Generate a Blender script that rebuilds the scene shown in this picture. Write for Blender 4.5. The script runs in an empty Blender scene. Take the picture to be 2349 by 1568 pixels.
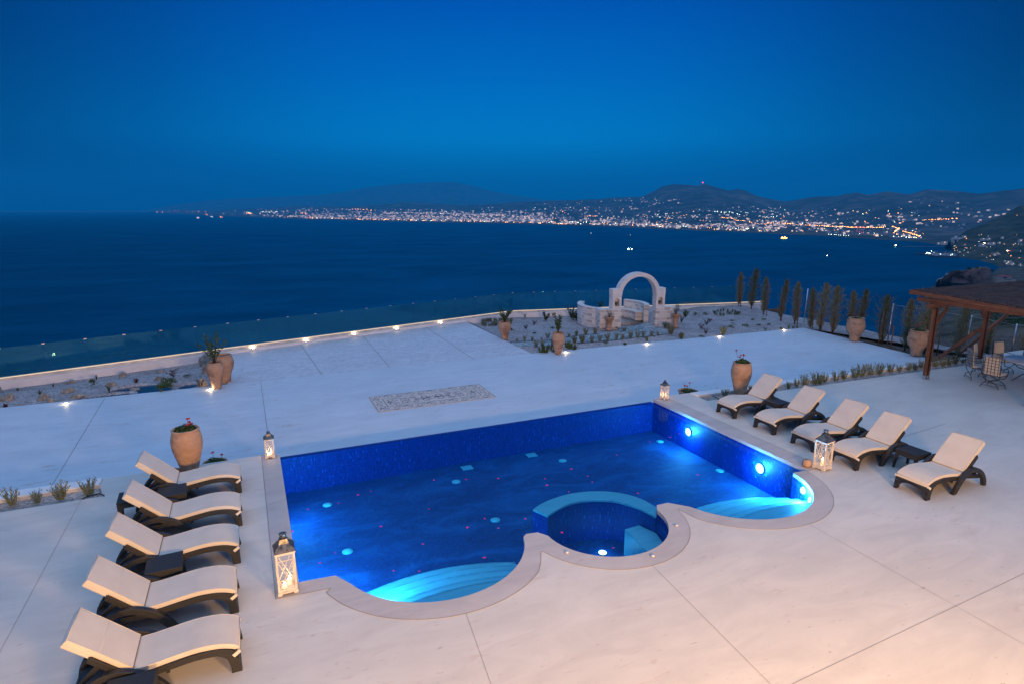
import bpy, bmesh, math, random
from mathutils import Vector, Matrix, noise
from mathutils.geometry import tessellate_polygon
R = math.radians
PI = math.pi
random.seed(7)
scene = bpy.context.scene
col = scene.collection

# ------------------------------------------------------------------ camera
F, CX, CY, HZ, H = 1390.0, 1174.0, 784.0, 477.0, 5.2      # focal length, centre, horizon (pixels of a 2348 wide view), eye height
PITCH = math.atan((CY - HZ) / F)
YAW = R(-23.4677)
cam_data = bpy.data.cameras.new('camera')
cam = bpy.data.objects.new('camera', cam_data)
col.objects.link(cam)
cam.location = (0, 0, H)
cam.rotation_euler = (PI / 2 - PITCH, 0, YAW)
cam_data.sensor_width = 36
cam_data.lens = 36 * F / 2348
cam_data.clip_start = 0.1
cam_data.clip_end = 120000
scene.camera = cam

def ray(u, v):
    a = (u - CX) / F; b = (CY - v) / F
    x, y, z = a, math.cos(PITCH) + b * math.sin(PITCH), -math.sin(PITCH) + b * math.cos(PITCH)
    return Vector((x * math.cos(YAW) - y * math.sin(YAW), x * math.sin(YAW) + y * math.cos(YAW), z))
def at(u, v, z=0.0):
    d = ray(u, v); t = (z - H) / d.z
    return Vector((0, 0, H)) + d * t
def S(x, y, z=0.0):
    return at(x / 1.74446, y / 1.74446, z)
def zoomed(x0, y0, k):
    return lambda x, y, z=0.0: S(x0 + x / k, y0 + y / k, z)
def ss(a, b, x):
    t = min(1, max(0, (x - a) / (b - a))); return t * t * (3 - 2 * t)
def interp(tab, x):
    if x <= tab[0][0]: return tab[0][1]
    for (x0, y0), (x1, y1) in zip(tab, tab[1:]):
        if x <= x1: return y0 + (y1 - y0) * (x - x0) / (x1 - x0)
    return tab[-1][1]

# ------------------------------------------------------------------ node helpers
def srgb(r, g, b):
    f = lambda c: (c / 255 / 12.92) if c / 255 <= 0.04045 else ((c / 255 + 0.055) / 1.055) ** 2.4
    return (f(r), f(g), f(b), 1)
class N:
    def __init__(s, tree): s.t = tree; s.n = tree.nodes; s.l = tree.links
    def new(s, typ, ins=None, **kw):
        nd = s.n.new(typ)
        for k, v in kw.items(): setattr(nd, k, v)
        for k, v in (ins or {}).items():
            if isinstance(v, bpy.types.NodeSocket): s.l.new(v, nd.inputs[k])
            else: nd.inputs[k].default_value = v
        return nd
    def math(s, op, a, b=0.0, c=0.0, clamp=False):
        nd = s.new('ShaderNodeMath', operation=op, use_clamp=clamp)
        for i, v in enumerate((a, b, c)):
            if isinstance(v, bpy.types.NodeSocket): s.l.new(v, nd.inputs[i])
            else: nd.inputs[i].default_value = v
        return nd.outputs[0]
    def ramp(s, fac, stops, interp='LINEAR'):
        nd = s.n.new('ShaderNodeValToRGB'); s.l.new(fac, nd.inputs[0]); nd.color_ramp.interpolation = interp
        e = nd.color_ramp.elements
        cols = [c if len(c) == 4 else (*c, 1) for _, c in stops]
        e[0].position = stops[0][0]; e[0].color = cols[0]; e[1].position = stops[-1][0]; e[1].color = cols[-1]
        for (p, _), c in list(zip(stops, cols))[1:-1]: el = e.new(p); el.color = c
        return nd.outputs[0]
    def mix(s, fac, a, b, mode='MIX'):
        nd = s.n.new('ShaderNodeMix'); nd.data_type = 'RGBA'; nd.blend_type = mode
        for i, v in ((0, fac), (6, a), (7, b)):
            if isinstance(v, bpy.types.NodeSocket): s.l.new(v, nd.inputs[i])
            else: nd.inputs[i].default_value = v
        return nd.outputs[2]
    def coord(s, kind='Object', scale=(1, 1, 1), rot=(0, 0, 0)):
        if kind == 'Position': o = s.new('ShaderNodeNewGeometry').outputs['Position']
        else: o = s.new('ShaderNodeTexCoord').outputs[kind]
        m = s.new('ShaderNodeMapping', {'Scale': scale, 'Rotation': rot}); s.l.new(o, m.inputs['Vector'])
        return m.outputs[0]
    def noise(s, vec, scale, detail=4, rough=0.5, dist=0.0):
        return s.new('ShaderNodeTexNoise', {'Vector': vec, 'Scale': scale, 'Detail': detail, 'Roughness': rough, 'Distortion': dist}).outputs[0]
    def voro(s, vec, scale, feature='F1', out='Distance', rnd=1.0):
        return s.new('ShaderNodeTexVoronoi', {'Vector': vec, 'Scale': scale, 'Randomness': rnd}, feature=feature).outputs[out]
    def bump(s, h, strength=0.3, dist=0.01):
        return s.new('ShaderNodeBump', {'Height': h, 'Strength': strength, 'Distance': dist}).outputs[0]

def mat(name, fn):
    m = bpy.data.materials.new(name); m.use_nodes = True
    t = N(m.node_tree); b = t.n['Principled BSDF']; fn(t, b, m); return m
def setb(t, b, **kw):
    for k, v in kw.items():
        k = k.replace('_', ' ')
        if isinstance(v, bpy.types.NodeSocket): t.l.new(v, b.inputs[k])
        else: b.inputs[k].default_value = v
def simple(name, c, rough=0.6, var=0.25, scale=8, bump=0.2, metal=0.0, bd=0.004, spec=0.5):
    def fn(t, b, m):
        p = t.coord()
        n = t.noise(p, scale, 5, 0.6)
        c2 = tuple(x * (1 - var) for x in c[:3]) + (1,); c3 = tuple(min(1, x * (1 + var)) for x in c[:3]) + (1,)
        setb(t, b, Base_Color=t.ramp(n, [(0.3, c2), (0.7, c3)]), Roughness=rough, Metallic=metal, Normal=t.bump(t.noise(p, scale * 6, 3), bump, bd))
        b.inputs['Specular IOR Level'].default_value = spec
    return mat(name, fn)
def emit(name, c, strength, sampled=True):
    def fn(t, b, m):
        setb(t, b, Base_Color=(0.02, 0.02, 0.02, 1)); b.inputs['Emission Color'].default_value = c; b.inputs['Emission Strength'].default_value = strength
        if not sampled: m.cycles.emission_sampling = 'NONE'
    return mat(name, fn)

# ------------------------------------------------------------------ world: blue hour
world = bpy.data.worlds.new('World'); scene.world = world; world.use_nodes = True
w = N(world.node_tree); bg = w.n['Background']
d = w.new('ShaderNodeTexCoord').outputs['Generated']
sep = w.new('ShaderNodeSeparateXYZ', {0: d})
z01 = w.math('MULTIPLY_ADD', sep.outputs[2], 0.5, 0.5)
E = lambda z: 0.5 + 0.5 * z
ramp = w.ramp(z01, [
    (0.0, srgb(0, 30, 60)), (E(-0.02), srgb(0, 70, 125)), (E(0.0), srgb(0, 86, 146)), (E(0.035), srgb(0, 106, 174)),
    (E(0.10), srgb(0, 132, 212)), (E(0.19), srgb(0, 106, 196)), (E(0.29), srgb(0, 80, 178)), (E(0.42), srgb(60, 130, 220)), (E(0.60), srgb(140, 190, 255)),
    (1.0, srgb(178, 208, 255))])
# the sky is brightest out over the bay and dims to both sides; behind, the last glow after sunset
fx, fy = -math.sin(YAW + R(1)), math.cos(YAW + R(1))
vm = w.new('ShaderNodeVectorMath', {0: d, 1: (fx, fy, 0)}, operation='DOT_PRODUCT')
hl = w.math('SQRT', w.math('SUBTRACT', 1.0, w.math('MULTIPLY', sep.outputs[2], sep.outputs[2])))
ca = w.math('DIVIDE', vm.outputs['Value'], w.math('MAXIMUM', hl, 0.05))
side = w.ramp(w.math('MULTIPLY_ADD', ca, 0.5, 0.5), [(0.0, (1, 1, 1)), (0.5, (0.8, 0.8, 0.8)), (0.80, (0.30, 0.32, 0.36)), (0.89, (0.12, 0.22, 0.28)), (0.94, (0.45, 0.54, 0.60)), (0.985, (0.98, 1.0, 1.0)), (1.0, (1.10, 1.12, 1.08))])
up = w.math('MULTIPLY', w.math('SUBTRACT', sep.outputs[2], 0.35), 2.5, clamp=True)
skyc = w.mix(1.0, ramp, w.mix(up, side, (1, 1, 1, 1)), 'MULTIPLY')
back = w.math('MULTIPLY', w.math('MULTIPLY', w.math('MULTIPLY_ADD', ca, -1.0, -0.1), 1.4, clamp=True), w.math('SUBTRACT', 1.0, w.math('ABSOLUTE', sep.outputs[2]), clamp=True))
lowb = w.math('MULTIPLY', w.math('SUBTRACT', 0.42, sep.outputs[2]), 4.0, clamp=True)
skyc = w.mix(w.math('MULTIPLY', back, w.math('MULTIPLY', lowb, 0.9)), skyc, (0.85, 0.50, 0.42, 1))
nishita = w.new('ShaderNodeTexSky', sky_type='NISHITA', sun_disc=False, sun_elevation=R(-4), sun_rotation=R(180) - YAW, air_density=1.0, ozone_density=6.0)
tot = w.mix(0.03, skyc, nishita.outputs[0], 'ADD')
w.l.new(tot, bg.inputs[0]); bg.inputs[1].default_value = 1.0
scene.view_settings.view_transform = 'Standard'; scene.view_settings.look = 'None'
scene.view_settings.exposure = 0; scene.view_settings.gamma = 1
scene.render.engine = 'CYCLES'
cy = scene.cycles
cy.use_denoising = True
cy.max_bounces = 8; cy.transparent_max_bounces = 24; cy.volume_bounces = 1; cy.diffuse_bounces = 3; cy.glossy_bounces = 3; cy.sample_clamp_indirect = 4
cy.caustics_reflective = False; cy.caustics_refractive = False

# warm lamps along the terrace side of the house the picture is taken from
def lamp(name, kind, loc, power, color, size=0.1, rot=None, **kw):
    l = bpy.data.lights.new(name, kind); l.energy = power; l.color = color
    if kind == 'AREA':
        l.shape = 'RECTANGLE'; l.size = size; l.size_y = kw.get('sy', size)
    else: l.shadow_soft_size = size
    if kind == 'SPOT': l.spot_size = kw.get('spot', R(100)); l.spot_blend = kw.get('blend', 0.8)
    o = bpy.data.objects.new(name, l); col.objects.link(o); o.location = loc
    if rot: o.rotation_euler = rot
    return o
WARM = (1.0, 0.62, 0.36)
for x, e in ((0.5, 1000), (5.0, 1450)):
    lamp('house_wall_lamp', 'AREA', (x, -3.4, 3.6), e, (1.0, 0.57, 0.23), 1.6, (R(62), 0, R(-6)), sy=0.6)

# ------------------------------------------------------------------ object helpers
def tag(o, label=None, cat=None, group=None, kind=None):
    if label: o['label'] = label
    if cat: o['category'] = cat
    if group: o['group'] = group
    if kind: o['kind'] = kind
    return o
def thing(name, label, cat, loc=(0, 0, 0), rz=0.0, group=None, sc=1.0):
    o = bpy.data.objects.new(name, None); col.objects.link(o); o.empty_display_size = 0.2
    o.location = loc; o.rotation_euler = (0, 0, rz); o.scale = (sc, sc, sc)
    return tag(o, label, cat, group)
def link(name, me, parent=None, loc=None, rz=None, sc=None):
    o = bpy.data.objects.new(name, me); col.objects.link(o)
    if parent: o.parent = parent
    if loc is not None: o.location = loc
    if rz is not None: o.rotation_euler = (0, 0, rz)
    if sc is not None: o.scale = sc if hasattr(sc, '__len__') else (sc,) * 3
    return o
def kids(o): return [c for c in bpy.data.objects if c.parent == o]
KID = {}
def dup(root, loc, rz=0.0, label=None, sc=None):
    r = root.copy(); col.objects.link(r); r.location = loc; r.rotation_euler = (0, 0, rz)
    if sc is not None: r.scale = (sc,) * 3 if not hasattr(sc, '__len__') else sc
    if label: r['label'] = label
    if root not in KID: KID[root] = [(c, kids(c)) for c in kids(root)]
    for ch, gs in KID[root]:
        c = ch.copy(); col.objects.link(c); c.parent = r
        for g in gs:
            q = g.copy(); col.objects.link(q); q.parent = c
    return r
class MB:
    def __init__(s): s.v = []; s.f = []; s.mi = []; s.sm = []; s.cur = 0; s.smooth = False; s.M = None
    def add(s, vs, fs):
        o = len(s.v)
        if s.M is not None: vs = [s.M @ Vector(p) for p in vs]
        s.v += [tuple(p) for p in vs]
        for f in fs: s.f.append([i + o for i in f]); s.mi.append(s.cur); s.sm.append(s.smooth)
    def box(s, x0, x1, y0, y1, z0, z1):
        s.add([(x0, y0, z0), (x1, y0, z0), (x1, y1, z0), (x0, y1, z0), (x0, y0, z1), (x1, y0, z1), (x1, y1, z1), (x0, y1, z1)],
              [(0, 3, 2, 1), (4, 5, 6, 7), (0, 1, 5, 4), (1, 2, 6, 5), (2, 3, 7, 6), (3, 0, 4, 7)])
    def obox(s, c, ax, ay, az, hx, hy, hz):
        c = Vector(c); vs = []
        for k in (-1, 1):
            for (i, j) in ((-1, -1), (1, -1), (1, 1), (-1, 1)): vs.append(c + ax * hx * i + ay * hy * j + az * hz * k)
        s.add(vs, [(0, 3, 2, 1), (4, 5, 6, 7), (0, 1, 5, 4), (1, 2, 6, 5), (2, 3, 7, 6), (3, 0, 4, 7)])
    def bar(s, a, b, wd, hg, upv=(0, 0, 1)):
        a = Vector(a); b = Vector(b); t = (b - a); L = t.length; t.normalize()
        sd = t.cross(Vector(upv))
        if sd.length < 1e-4: sd = t.cross(Vector((1, 0, 0)))
        sd.normalize(); u = sd.cross(t)
        s.obox((a + b) / 2, t, sd, u, L / 2, wd / 2, hg / 2)
    def tube(s, pts, r, n=8, cap=True):
        pts = [Vector(p) for p in pts]; m = len(pts)
        rs = r if hasattr(r, '__len__') else [r] * m
        t0 = (pts[1] - pts[0]).normalized()
        u = t0.cross(Vector((0, 0, 1)))
        if u.length < 0.05: u = t0.cross(Vector((1, 0, 0)))
        u.normalize(); vs = []
        for i, p in enumerate(pts):
            t = (pts[min(i + 1, m - 1)] - pts[max(i - 1, 0)]).normalized()
            u = (u - t * u.dot(t))
            if u.length < 1e-5: u = t.orthogonal()
            u.normalize(); w_ = t.cross(u)
            for k in range(n):
                a = 2 * PI * k / n
                vs.append(p + (u * math.cos(a) + w_ * math.sin(a)) * rs[i])
        fs = [(i * n + k, i * n + (k + 1) % n, (i + 1) * n + (k + 1) % n, (i + 1) * n + k) for i in range(m - 1) for k in range(n)]
        if cap: fs += [tuple(range(n))[::-1], tuple((m - 1) * n + k for k in range(n))]
        sm = s.smooth; s.smooth = True; s.add(vs, fs); s.smooth = sm
    def lathe(s, prof, n=32, c=(0, 0, 0), caps=True, wob=0):
        vs = []; m = len(prof)
        for r, z in prof:
            for k in range(n):
                a = 2 * PI * k / n; vs.append((c[0] + r * math.cos(a), c[1] + r * math.sin(a), c[2] + z))
        fs = [(i * n + k, i * n + (k + 1) % n, (i + 1) * n + (k + 1) % n, (i + 1) * n + k) for i in range(m - 1) for k in range(n)]
        if caps:
            if prof[0][0] > 1e-5: fs.append(tuple(range(n))[::-1])
            if prof[-1][0] > 1e-5: fs.append(tuple((m - 1) * n + k for k in range(n)))
        sm = s.smooth; s.smooth = True; s.add(vs, fs); s.smooth = sm
    def prism(s, poly, z0, z1, sides=True, bottom=True, holes=()):
        """polygon in xy (with holes) extruded between z0 and z1"""
        loops = [[Vector((p[0], p[1], 0)) for p in poly]] + [[Vector((p[0], p[1], 0)) for p in h] for h in holes]
        tris = tessellate_polygon(loops); flat = [p for L in loops for p in L]; n = len(flat)
        def up(t):
            a, b, c = (flat[i] for i in t); return t if (b - a).cross(c - a).z > 0 else t[::-1]
        tris = [up(t) for t in tris]
        vs = [(p.x, p.y, z1) for p in flat] + ([(p.x, p.y, z0) for p in flat] if (sides or bottom) else [])
        fs = list(tris)
        if bottom: fs += [tuple(i + n for i in t[::-1]) for t in tris]
        if sides:
            o = 0
            for L in loops:
                area = sum(a.x * b.y - b.x * a.y for a, b in zip(L, L[1:] + L[:1]))
                ccw = (area > 0) == (o == 0)
                m = len(L)
                for i in range(m):
                    a, b = o + i, o + (i + 1) % m
                    fs.append((a, a + n, b + n, b) if ccw else (b, b + n, a + n, a))
                o += m
        s.add(vs, fs)
    def ribbon(s, top, bot, y0, y1):
        """side profile in xz: two equally long polylines, extruded from y0 to y1"""
        n = len(top); vs = []
        for y in (y0, y1):
            vs += [(p[0], y, p[1]) for p in top] + [(p[0], y, p[1]) for p in bot]
        m = 2 * n; fs = []
        for i in range(n - 1):
            fs += [(i, i + 1, n + i + 1, n + i), (m + i, m + n + i, m + n + i + 1, m + i + 1),
                   (i, m + i, m + i + 1, i + 1), (n + i, n + i + 1, m + n + i + 1, m + n + i)]
        fs += [(0, n, m + n, m), (n - 1, m + n - 1, m + 2 * n - 1, 2 * n - 1)]
        s.add(vs, fs)
    def mesh(s, name, mats):
        me = bpy.data.meshes.new(name); me.from_pydata(s.v, [], s.f)
        for m in (mats if isinstance(mats, (list, tuple)) else [mats]): me.materials.append(m)
        me.polygons.foreach_set('material_index', s.mi); me.polygons.foreach_set('use_smooth', s.sm)
        me.update(); return me
    def build(s, name, mats, parent=None, bevel=0, **kw):
        me = s.mesh(name, mats)
        if bevel:
            bm = bmesh.new(); bm.from_mesh(me); bmesh.ops.recalc_face_normals(bm, faces=bm.faces)
            es = [e for e in bm.edges if len(e.link_faces) == 2 and e.calc_face_angle(0) > 0.6]
            bmesh.ops.bevel(bm, geom=es, offset=bevel, segments=2, affect='EDGES', profile=0.5)
            bm.to_mesh(me); bm.free()
        return link(name, me, parent, **kw)
def arc(cx, cy, r, a0, a1, n):
    return [(cx + r * math.cos(R(a0 + (a1 - a0) * i / n)), cy + r * math.sin(R(a0 + (a1 - a0) * i / n))) for i in range(n + 1)]
def bez(p, n=16):
    """smooth curve through the points (Catmull-Rom)"""
    out = []; P = [p[0]] + list(p) + [p[-1]]
    for i in range(1, len(P) - 2):
        a, b, c, d_ = (Vector(q) for q in P[i - 1:i + 3])
        for k in range(n):
            t = k / n
            out.append(0.5 * ((2 * b) + (c - a) * t + (2 * a - 5 * b + 4 * c - d_) * t * t + (3 * b - a - 3 * c + d_) * t ** 3))
    out.append(Vector(p[-1])); return out
# ------------------------------------------------------------------ materials
def m_deck(name, base, warm, rough, amp=0.1, flakes=0.5, brushed=False):
    def fn(t, b, m):
        p = t.coord('Position')
        big = t.noise(p, 0.35, 5, 0.6, 0.6)
        pst = t.coord('Position', (0.5, 1.6, 1), (0, 0, R(8)))
        mid = t.noise(pst, 1.4, 6, 0.65, 1.2)
        c = t.mix(t.ramp(big, [(0.3, (0, 0, 0)), (0.7, (1, 1, 1))]), base, warm)
        c = t.mix(t.math('MULTIPLY', t.ramp(mid, [(0.35, (1, 1, 1)), (0.62, (0, 0, 0))]), amp * 2.2), c, tuple(x * 0.72 for x in base[:3]) + (1,))
        pf = t.coord('Position', (0.8, 3.0, 1), (0, 0, R(4)))
        fl = t.math('MULTIPLY', t.ramp(t.noise(pf, 3.2, 4, 0.7, 0.8), [(0.60, (0, 0, 0)), (0.635, (1, 1, 1))]), t.ramp(t.noise(p, 0.9, 2), [(0.45, (0, 0, 0)), (0.6, (1, 1, 1))]))
        c = t.mix(t.math('MULTIPLY', fl, flakes), c, (0.50, 0.36, 0.30, 1))
        sw = t.noise(t.coord('Position', (0.25, 0.6, 1), (0, 0, R(-20))), 1.1, 7, 0.7, 3.0)
        c = t.mix(t.math('MULTIPLY', t.ramp(sw, [(0.42, (0, 0, 0)), (0.68, (1, 1, 1))]), 0.14), c, tuple(x * 0.80 for x in base[:3]) + (1,))
        dk = t.ramp(t.noise(pf, 7.0, 3, 0.6), [(0.68, (0, 0, 0)), (0.71, (1, 1, 1))])
        c = t.mix(t.math('MULTIPLY', dk, 0.35), c, (0.12, 0.11, 0.1, 1))
        if brushed:
            sc = t.noise(t.coord('Position', (0.7, 3.5, 1), (0, 0, R(-12))), 2.6, 8, 0.75, 2.5)
            c = t.mix(t.ramp(sc, [(0.42, (1, 1, 1)), (0.56, (0, 0, 0))]), c, tuple(x * 0.66 for x in base[:3]) + (1,))
        rg = t.math('MULTIPLY_ADD', mid, 0.25, rough)
        setb(t, b, Base_Color=c, Roughness=rg, Normal=t.bump(t.noise(p, 18, 6, 0.7), 0.12, 0.004))
    return mat(name, fn)
M = {}
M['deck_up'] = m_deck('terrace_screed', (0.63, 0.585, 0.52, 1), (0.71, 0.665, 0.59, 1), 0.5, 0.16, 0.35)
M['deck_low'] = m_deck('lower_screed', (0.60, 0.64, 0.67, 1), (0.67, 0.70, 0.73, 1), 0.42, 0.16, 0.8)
M['deck_mid'] = m_deck('brushed_screed', (0.70, 0.69, 0.71, 1), (0.78, 0.77, 0.79, 1), 0.5, 0.2, 0.1, True)
M['coping'] = m_deck('coping_screed', (0.50, 0.45, 0.42, 1), (0.58, 0.53, 0.49, 1), 0.5, 0.2, 0.2)
M['joint'] = simple('joint_gap', (0.27, 0.23, 0.21, 1), 0.9)
M['plaster'] = simple('white_plaster', (0.82, 0.79, 0.76, 1), 0.7, 0.08, 3)
def f_tile(t, b, m):
    g = t.new('ShaderNodeNewGeometry')
    p = t.new('ShaderNodeMapping', {'Scale': (1, 1, 0.28)}); t.l.new(g.outputs['Position'], p.inputs['Vector']); p = p.outputs[0]
    cell = t.voro(p, 46, 'F1', 'Color', 0.25); cs = t.new('ShaderNodeSeparateColor', {0: cell}).outputs[0]
    edge = t.voro(p, 46, 'DISTANCE_TO_EDGE', 'Distance', 0.25)
    c = t.ramp(cs, [(0.0, (0.0, 0.018, 0.26)), (0.6, (0.0, 0.034, 0.36)), (0.95, (0.002, 0.048, 0.42)), (0.995, (0.01, 0.14, 0.68))])
    c = t.mix(t.ramp(edge, [(0.02, (1, 1, 1)), (0.07, (0, 0, 0))]), c, (0.0, 0.012, 0.13, 1))
    setb(t, b, Base_Color=c, Roughness=0.55)
M['tile'] = mat('cobalt_mosaic_tile', f_tile)
def f_floor(t, b, m):
    p = t.coord('Position'); ps = t.coord('Position', (0.8, 1.6, 1), (0, 0, R(15)))
    n = t.noise(ps, 1.1, 8, 0.72, 1.0); cell = t.voro(p, 30, 'F1', 'Color', 0.2)
    cs = t.new('ShaderNodeSeparateColor', {0: cell}).outputs[0]
    c = t.ramp(n, [(0.34, (0.0, 0.030, 0.12)), (0.5, (0.0, 0.068, 0.225)), (0.66, (0.002, 0.14, 0.40))])
    c = t.mix(0.22, c, t.ramp(cs, [(0, (0, 0.01, 0.12)), (1, (0.0, 0.12, 0.55))]))
    setb(t, b, Base_Color=c, Roughness=0.7)
M['pool_floor'] = mat('pool_floor_tile', f_floor)
def f_step(t, b, m):
    n = t.noise(t.coord('Position', (0.5, 3, 1), (0, 0, R(8))), 2.5, 6, 0.6, 0.5)
    setb(t, b, Base_Color=t.ramp(n, [(0.3, (0.20, 0.66, 0.78)), (0.7, (0.30, 0.80, 0.88))]), Roughness=0.4)
M['step_stone'] = mat('stone_painted_water_tint', f_step)  # pale stone; the turquoise of light under water is put into its colour
M['step_shade_band'] = simple('painted_step_shade', (0.17, 0.60, 0.73, 1), 0.4)  # darker strips painted on the treads for bands of lamp light and shade
def f_poolwater(t, b, m):
    t.n.remove(b)
    p = t.coord('Position'); nrm = t.bump(t.noise(p, 2.2, 3, 0.5, 0.3), 0.10, 0.05)
    fr = t.new('ShaderNodeFresnel', {'IOR': 1.33, 'Normal': nrm}).outputs[0]
    gl = t.new('ShaderNodeBsdfGlossy', {'Color': (0.18, 0.60, 1, 1), 'Roughness': 0.03, 'Normal': nrm})
    tr = t.new('ShaderNodeBsdfTransparent', {'Color': (0.72, 0.93, 0.99, 1)})
    mx = t.new('ShaderNodeMixShader', {0: fr, 1: tr.outputs[0], 2: gl.outputs[0]})
    t.l.new(mx.outputs[0], t.n['Material Output'].inputs[0])
M['pool_water'] = mat('pool_water', f_poolwater)
def f_glass(t, b, m):
    t.n.remove(b)
    fr = t.new('ShaderNodeFresnel', {'IOR': 1.5}).outputs[0]
    gl = t.new('ShaderNodeBsdfGlossy', {'Color': (0.22, 0.55, 0.55, 1), 'Roughness': 0.02})
    tr = t.new('ShaderNodeBsdfTransparent', {'Color': (0.86, 0.97, 0.95, 1)})
    sm = t.noise(t.coord('Position'), 1.3, 4, 0.6)
    df = t.new('ShaderNodeBsdfDiffuse', {'Color': (0.10, 0.50, 0.50, 1)})
    m1 = t.new('ShaderNodeMixShader', {0: t.math('MULTIPLY', sm, 0.07), 1: tr.outputs[0], 2: df.outputs[0]})
    mx = t.new('ShaderNodeMixShader', {0: fr, 1: m1.outputs[0], 2: gl.outputs[0]})
    t.l.new(mx.outputs[0], t.n['Material Output'].inputs[0])
M['glass'] = mat('balustrade_glass', f_glass)
M['clear_glass'] = mat('lantern_glass', lambda t, b, m: setb(t, b, Base_Color=(1, 1, 1, 1), Roughness=0.02, Alpha=0.04))
M['glass_edge'] = simple('glass_edge', (0.02, 0.15, 0.20, 1), 0.2, 0.1)
M['steel'] = simple('brushed_steel', (0.55, 0.55, 0.57, 1), 0.3, 0.15, 3, 0.05, 0.9)
M['channel'] = simple('satin_steel_channel', (0.60, 0.56, 0.52, 1), 0.45, 0.25, 2.5, 0.05, 0.2)
M['warm_led'] = emit('warm_led', (1.0, 0.78, 0.56, 1), 1.0)
M['spot_glow'] = emit('spot_lens', (1.0, 0.80, 0.42, 1), 40, False)
M['flame'] = emit('candle_flame', (1.0, 0.72, 0.36, 1), 40, False)
M['wax'] = mat('candle_wax', lambda t, b, m: setb(t, b, Base_Color=(0.85, 0.75, 0.6, 1), Roughness=0.5, Emission_Color=(1, 0.55, 0.22, 1), Emission_Strength=1.6))
M['pool_lamp'] = emit('pool_lamp_lens', (0.45, 0.88, 1.0, 1), 5, False)
M['aqua_disc'] = simple('pale_inlet_cover', (0.16, 0.80, 0.90, 1), 0.5, 0.05)
def f_sea(t, b, m):
    t.n.remove(b)
    p = t.coord('Position', (1, 1, 1), (0, 0, R(30)))
    pl = t.coord('Position', (0.0016, 0.0032, 1), (0, 0, R(28)))
    n1 = t.noise(pl, 1.6, 7, 0.62, 0.6)
    wv = t.noise(t.coord('Position', (0.02, 0.06, 1), (0, 0, R(28))), 1.0, 6, 0.65, 0.5)
    nrm = t.bump(wv, 0.6, 6.0)
    c = t.ramp(n1, [(0.3, (0.0, 0.012, 0.040)), (0.5, (0.0, 0.017, 0.052)), (0.72, (0.0, 0.025, 0.070))])
    df = t.new('ShaderNodeBsdfDiffuse', {'Color': c})
    gl = t.new('ShaderNodeBsdfGlossy', {'Color': (0.02, 0.44, 0.62, 1), 'Roughness': 0.34, 'Normal': nrm})
    fac = t.ramp(n1, [(0.3, (0.20,) * 3), (0.7, (0.33,) * 3)])
    mx = t.new('ShaderNodeMixShader', {0: fac, 1: df.outputs[0], 2: gl.outputs[0]})
    t.l.new(mx.outputs[0], t.n['Material Output'].inputs[0])
M['sea'] = mat('sea_water', f_sea)
def m_land(name, stops, s=0.004, bd=8):
    def fn(t, b, m):
        p = t.coord('Position', (s, s, s * 2))
        n = t.noise(p, 1.0, 10, 0.68, 0.4)
        v = t.new('ShaderNodeSeparateColor', {0: t.voro(p, 2.6, 'F1', 'Color')}).outputs[0]
        c = t.ramp(n, stops)
        c = t.mix(t.math('MULTIPLY', t.ramp(v, [(0.55, (0, 0, 0)), (0.9, (1, 1, 1))]), 0.4), c, stops[-1][1] + (1,))
        setb(t, b, Base_Color=c, Roughness=0.95, Normal=t.bump(n, 0.5, bd))
        b.inputs['Specular IOR Level'].default_value = 0.1
    return mat(name, fn)
M['land_far'] = m_land('distant_slopes', [(0.35, (0.030, 0.045, 0.045)), (0.55, (0.065, 0.070, 0.066)), (0.72, (0.20, 0.155, 0.135))], 0.0016)
M['land_mid'] = m_land('bay_slopes', [(0.35, (0.018, 0.030, 0.018)), (0.55, (0.05, 0.055, 0.035)), (0.75, (0.15, 0.12, 0.09))], 0.008, 2.5)
M['land_near'] = m_land('dry_slope', [(0.35, (0.02, 0.028, 0.016)), (0.52, (0.075, 0.065, 0.045)), (0.75, (0.20, 0.155, 0.12))], 0.03, 0.5)
M['cliff'] = m_land('pale_cliff_rock', [(0.3, (0.09, 0.08, 0.06)), (0.48, (0.34, 0.28, 0.22)), (0.75, (0.58, 0.50, 0.42))], 0.02, 0.9)
def m_gravel(name, a, b_, c_):
    def fn(t, b, m):
        p = t.coord('Position')
        v = t.new('ShaderNodeSeparateColor', {0: t.voro(p, 26, 'F1', 'Color')}).outputs[0]
        n = t.noise(p, 0.9, 7, 0.7, 0.5)
        c = t.ramp(v, [(0.0, a), (0.5, b_), (1.0, c_)])
        c = t.mix(t.math('MULTIPLY', t.ramp(n, [(0.35, (1, 1, 1)), (0.6, (0, 0, 0))]), 0.42), c, tuple(x * 0.45 for x in a) + (1,))
        setb(t, b, Base_Color=c, Roughness=0.95, Normal=t.bump(t.math('ADD', t.voro(p, 26), t.noise(p, 6, 6, 0.7)), 0.7, 0.03))
        b.inputs['Specular IOR Level'].default_value = 0.15
    return mat(name, fn)
M['gravel'] = m_gravel('grey_gravel', (0.25, 0.22, 0.22), (0.42, 0.375, 0.37), (0.62, 0.565, 0.55))
M['gravel_pale'] = m_gravel('pale_grit', (0.30, 0.25, 0.22), (0.46, 0.40, 0.36), (0.62, 0.56, 0.52))
M['soil'] = m_gravel('dry_soil', (0.06, 0.045, 0.036), (0.12, 0.092, 0.075), (0.24, 0.20, 0.17))
M['pond'] = mat('pond_water', lambda t, b, m: setb(t, b, Base_Color=(0.01, 0.05, 0.08, 1), Roughness=0.12, Normal=t.bump(t.noise(t.coord('Position'), 5, 4), 0.2, 0.02)))
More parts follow.
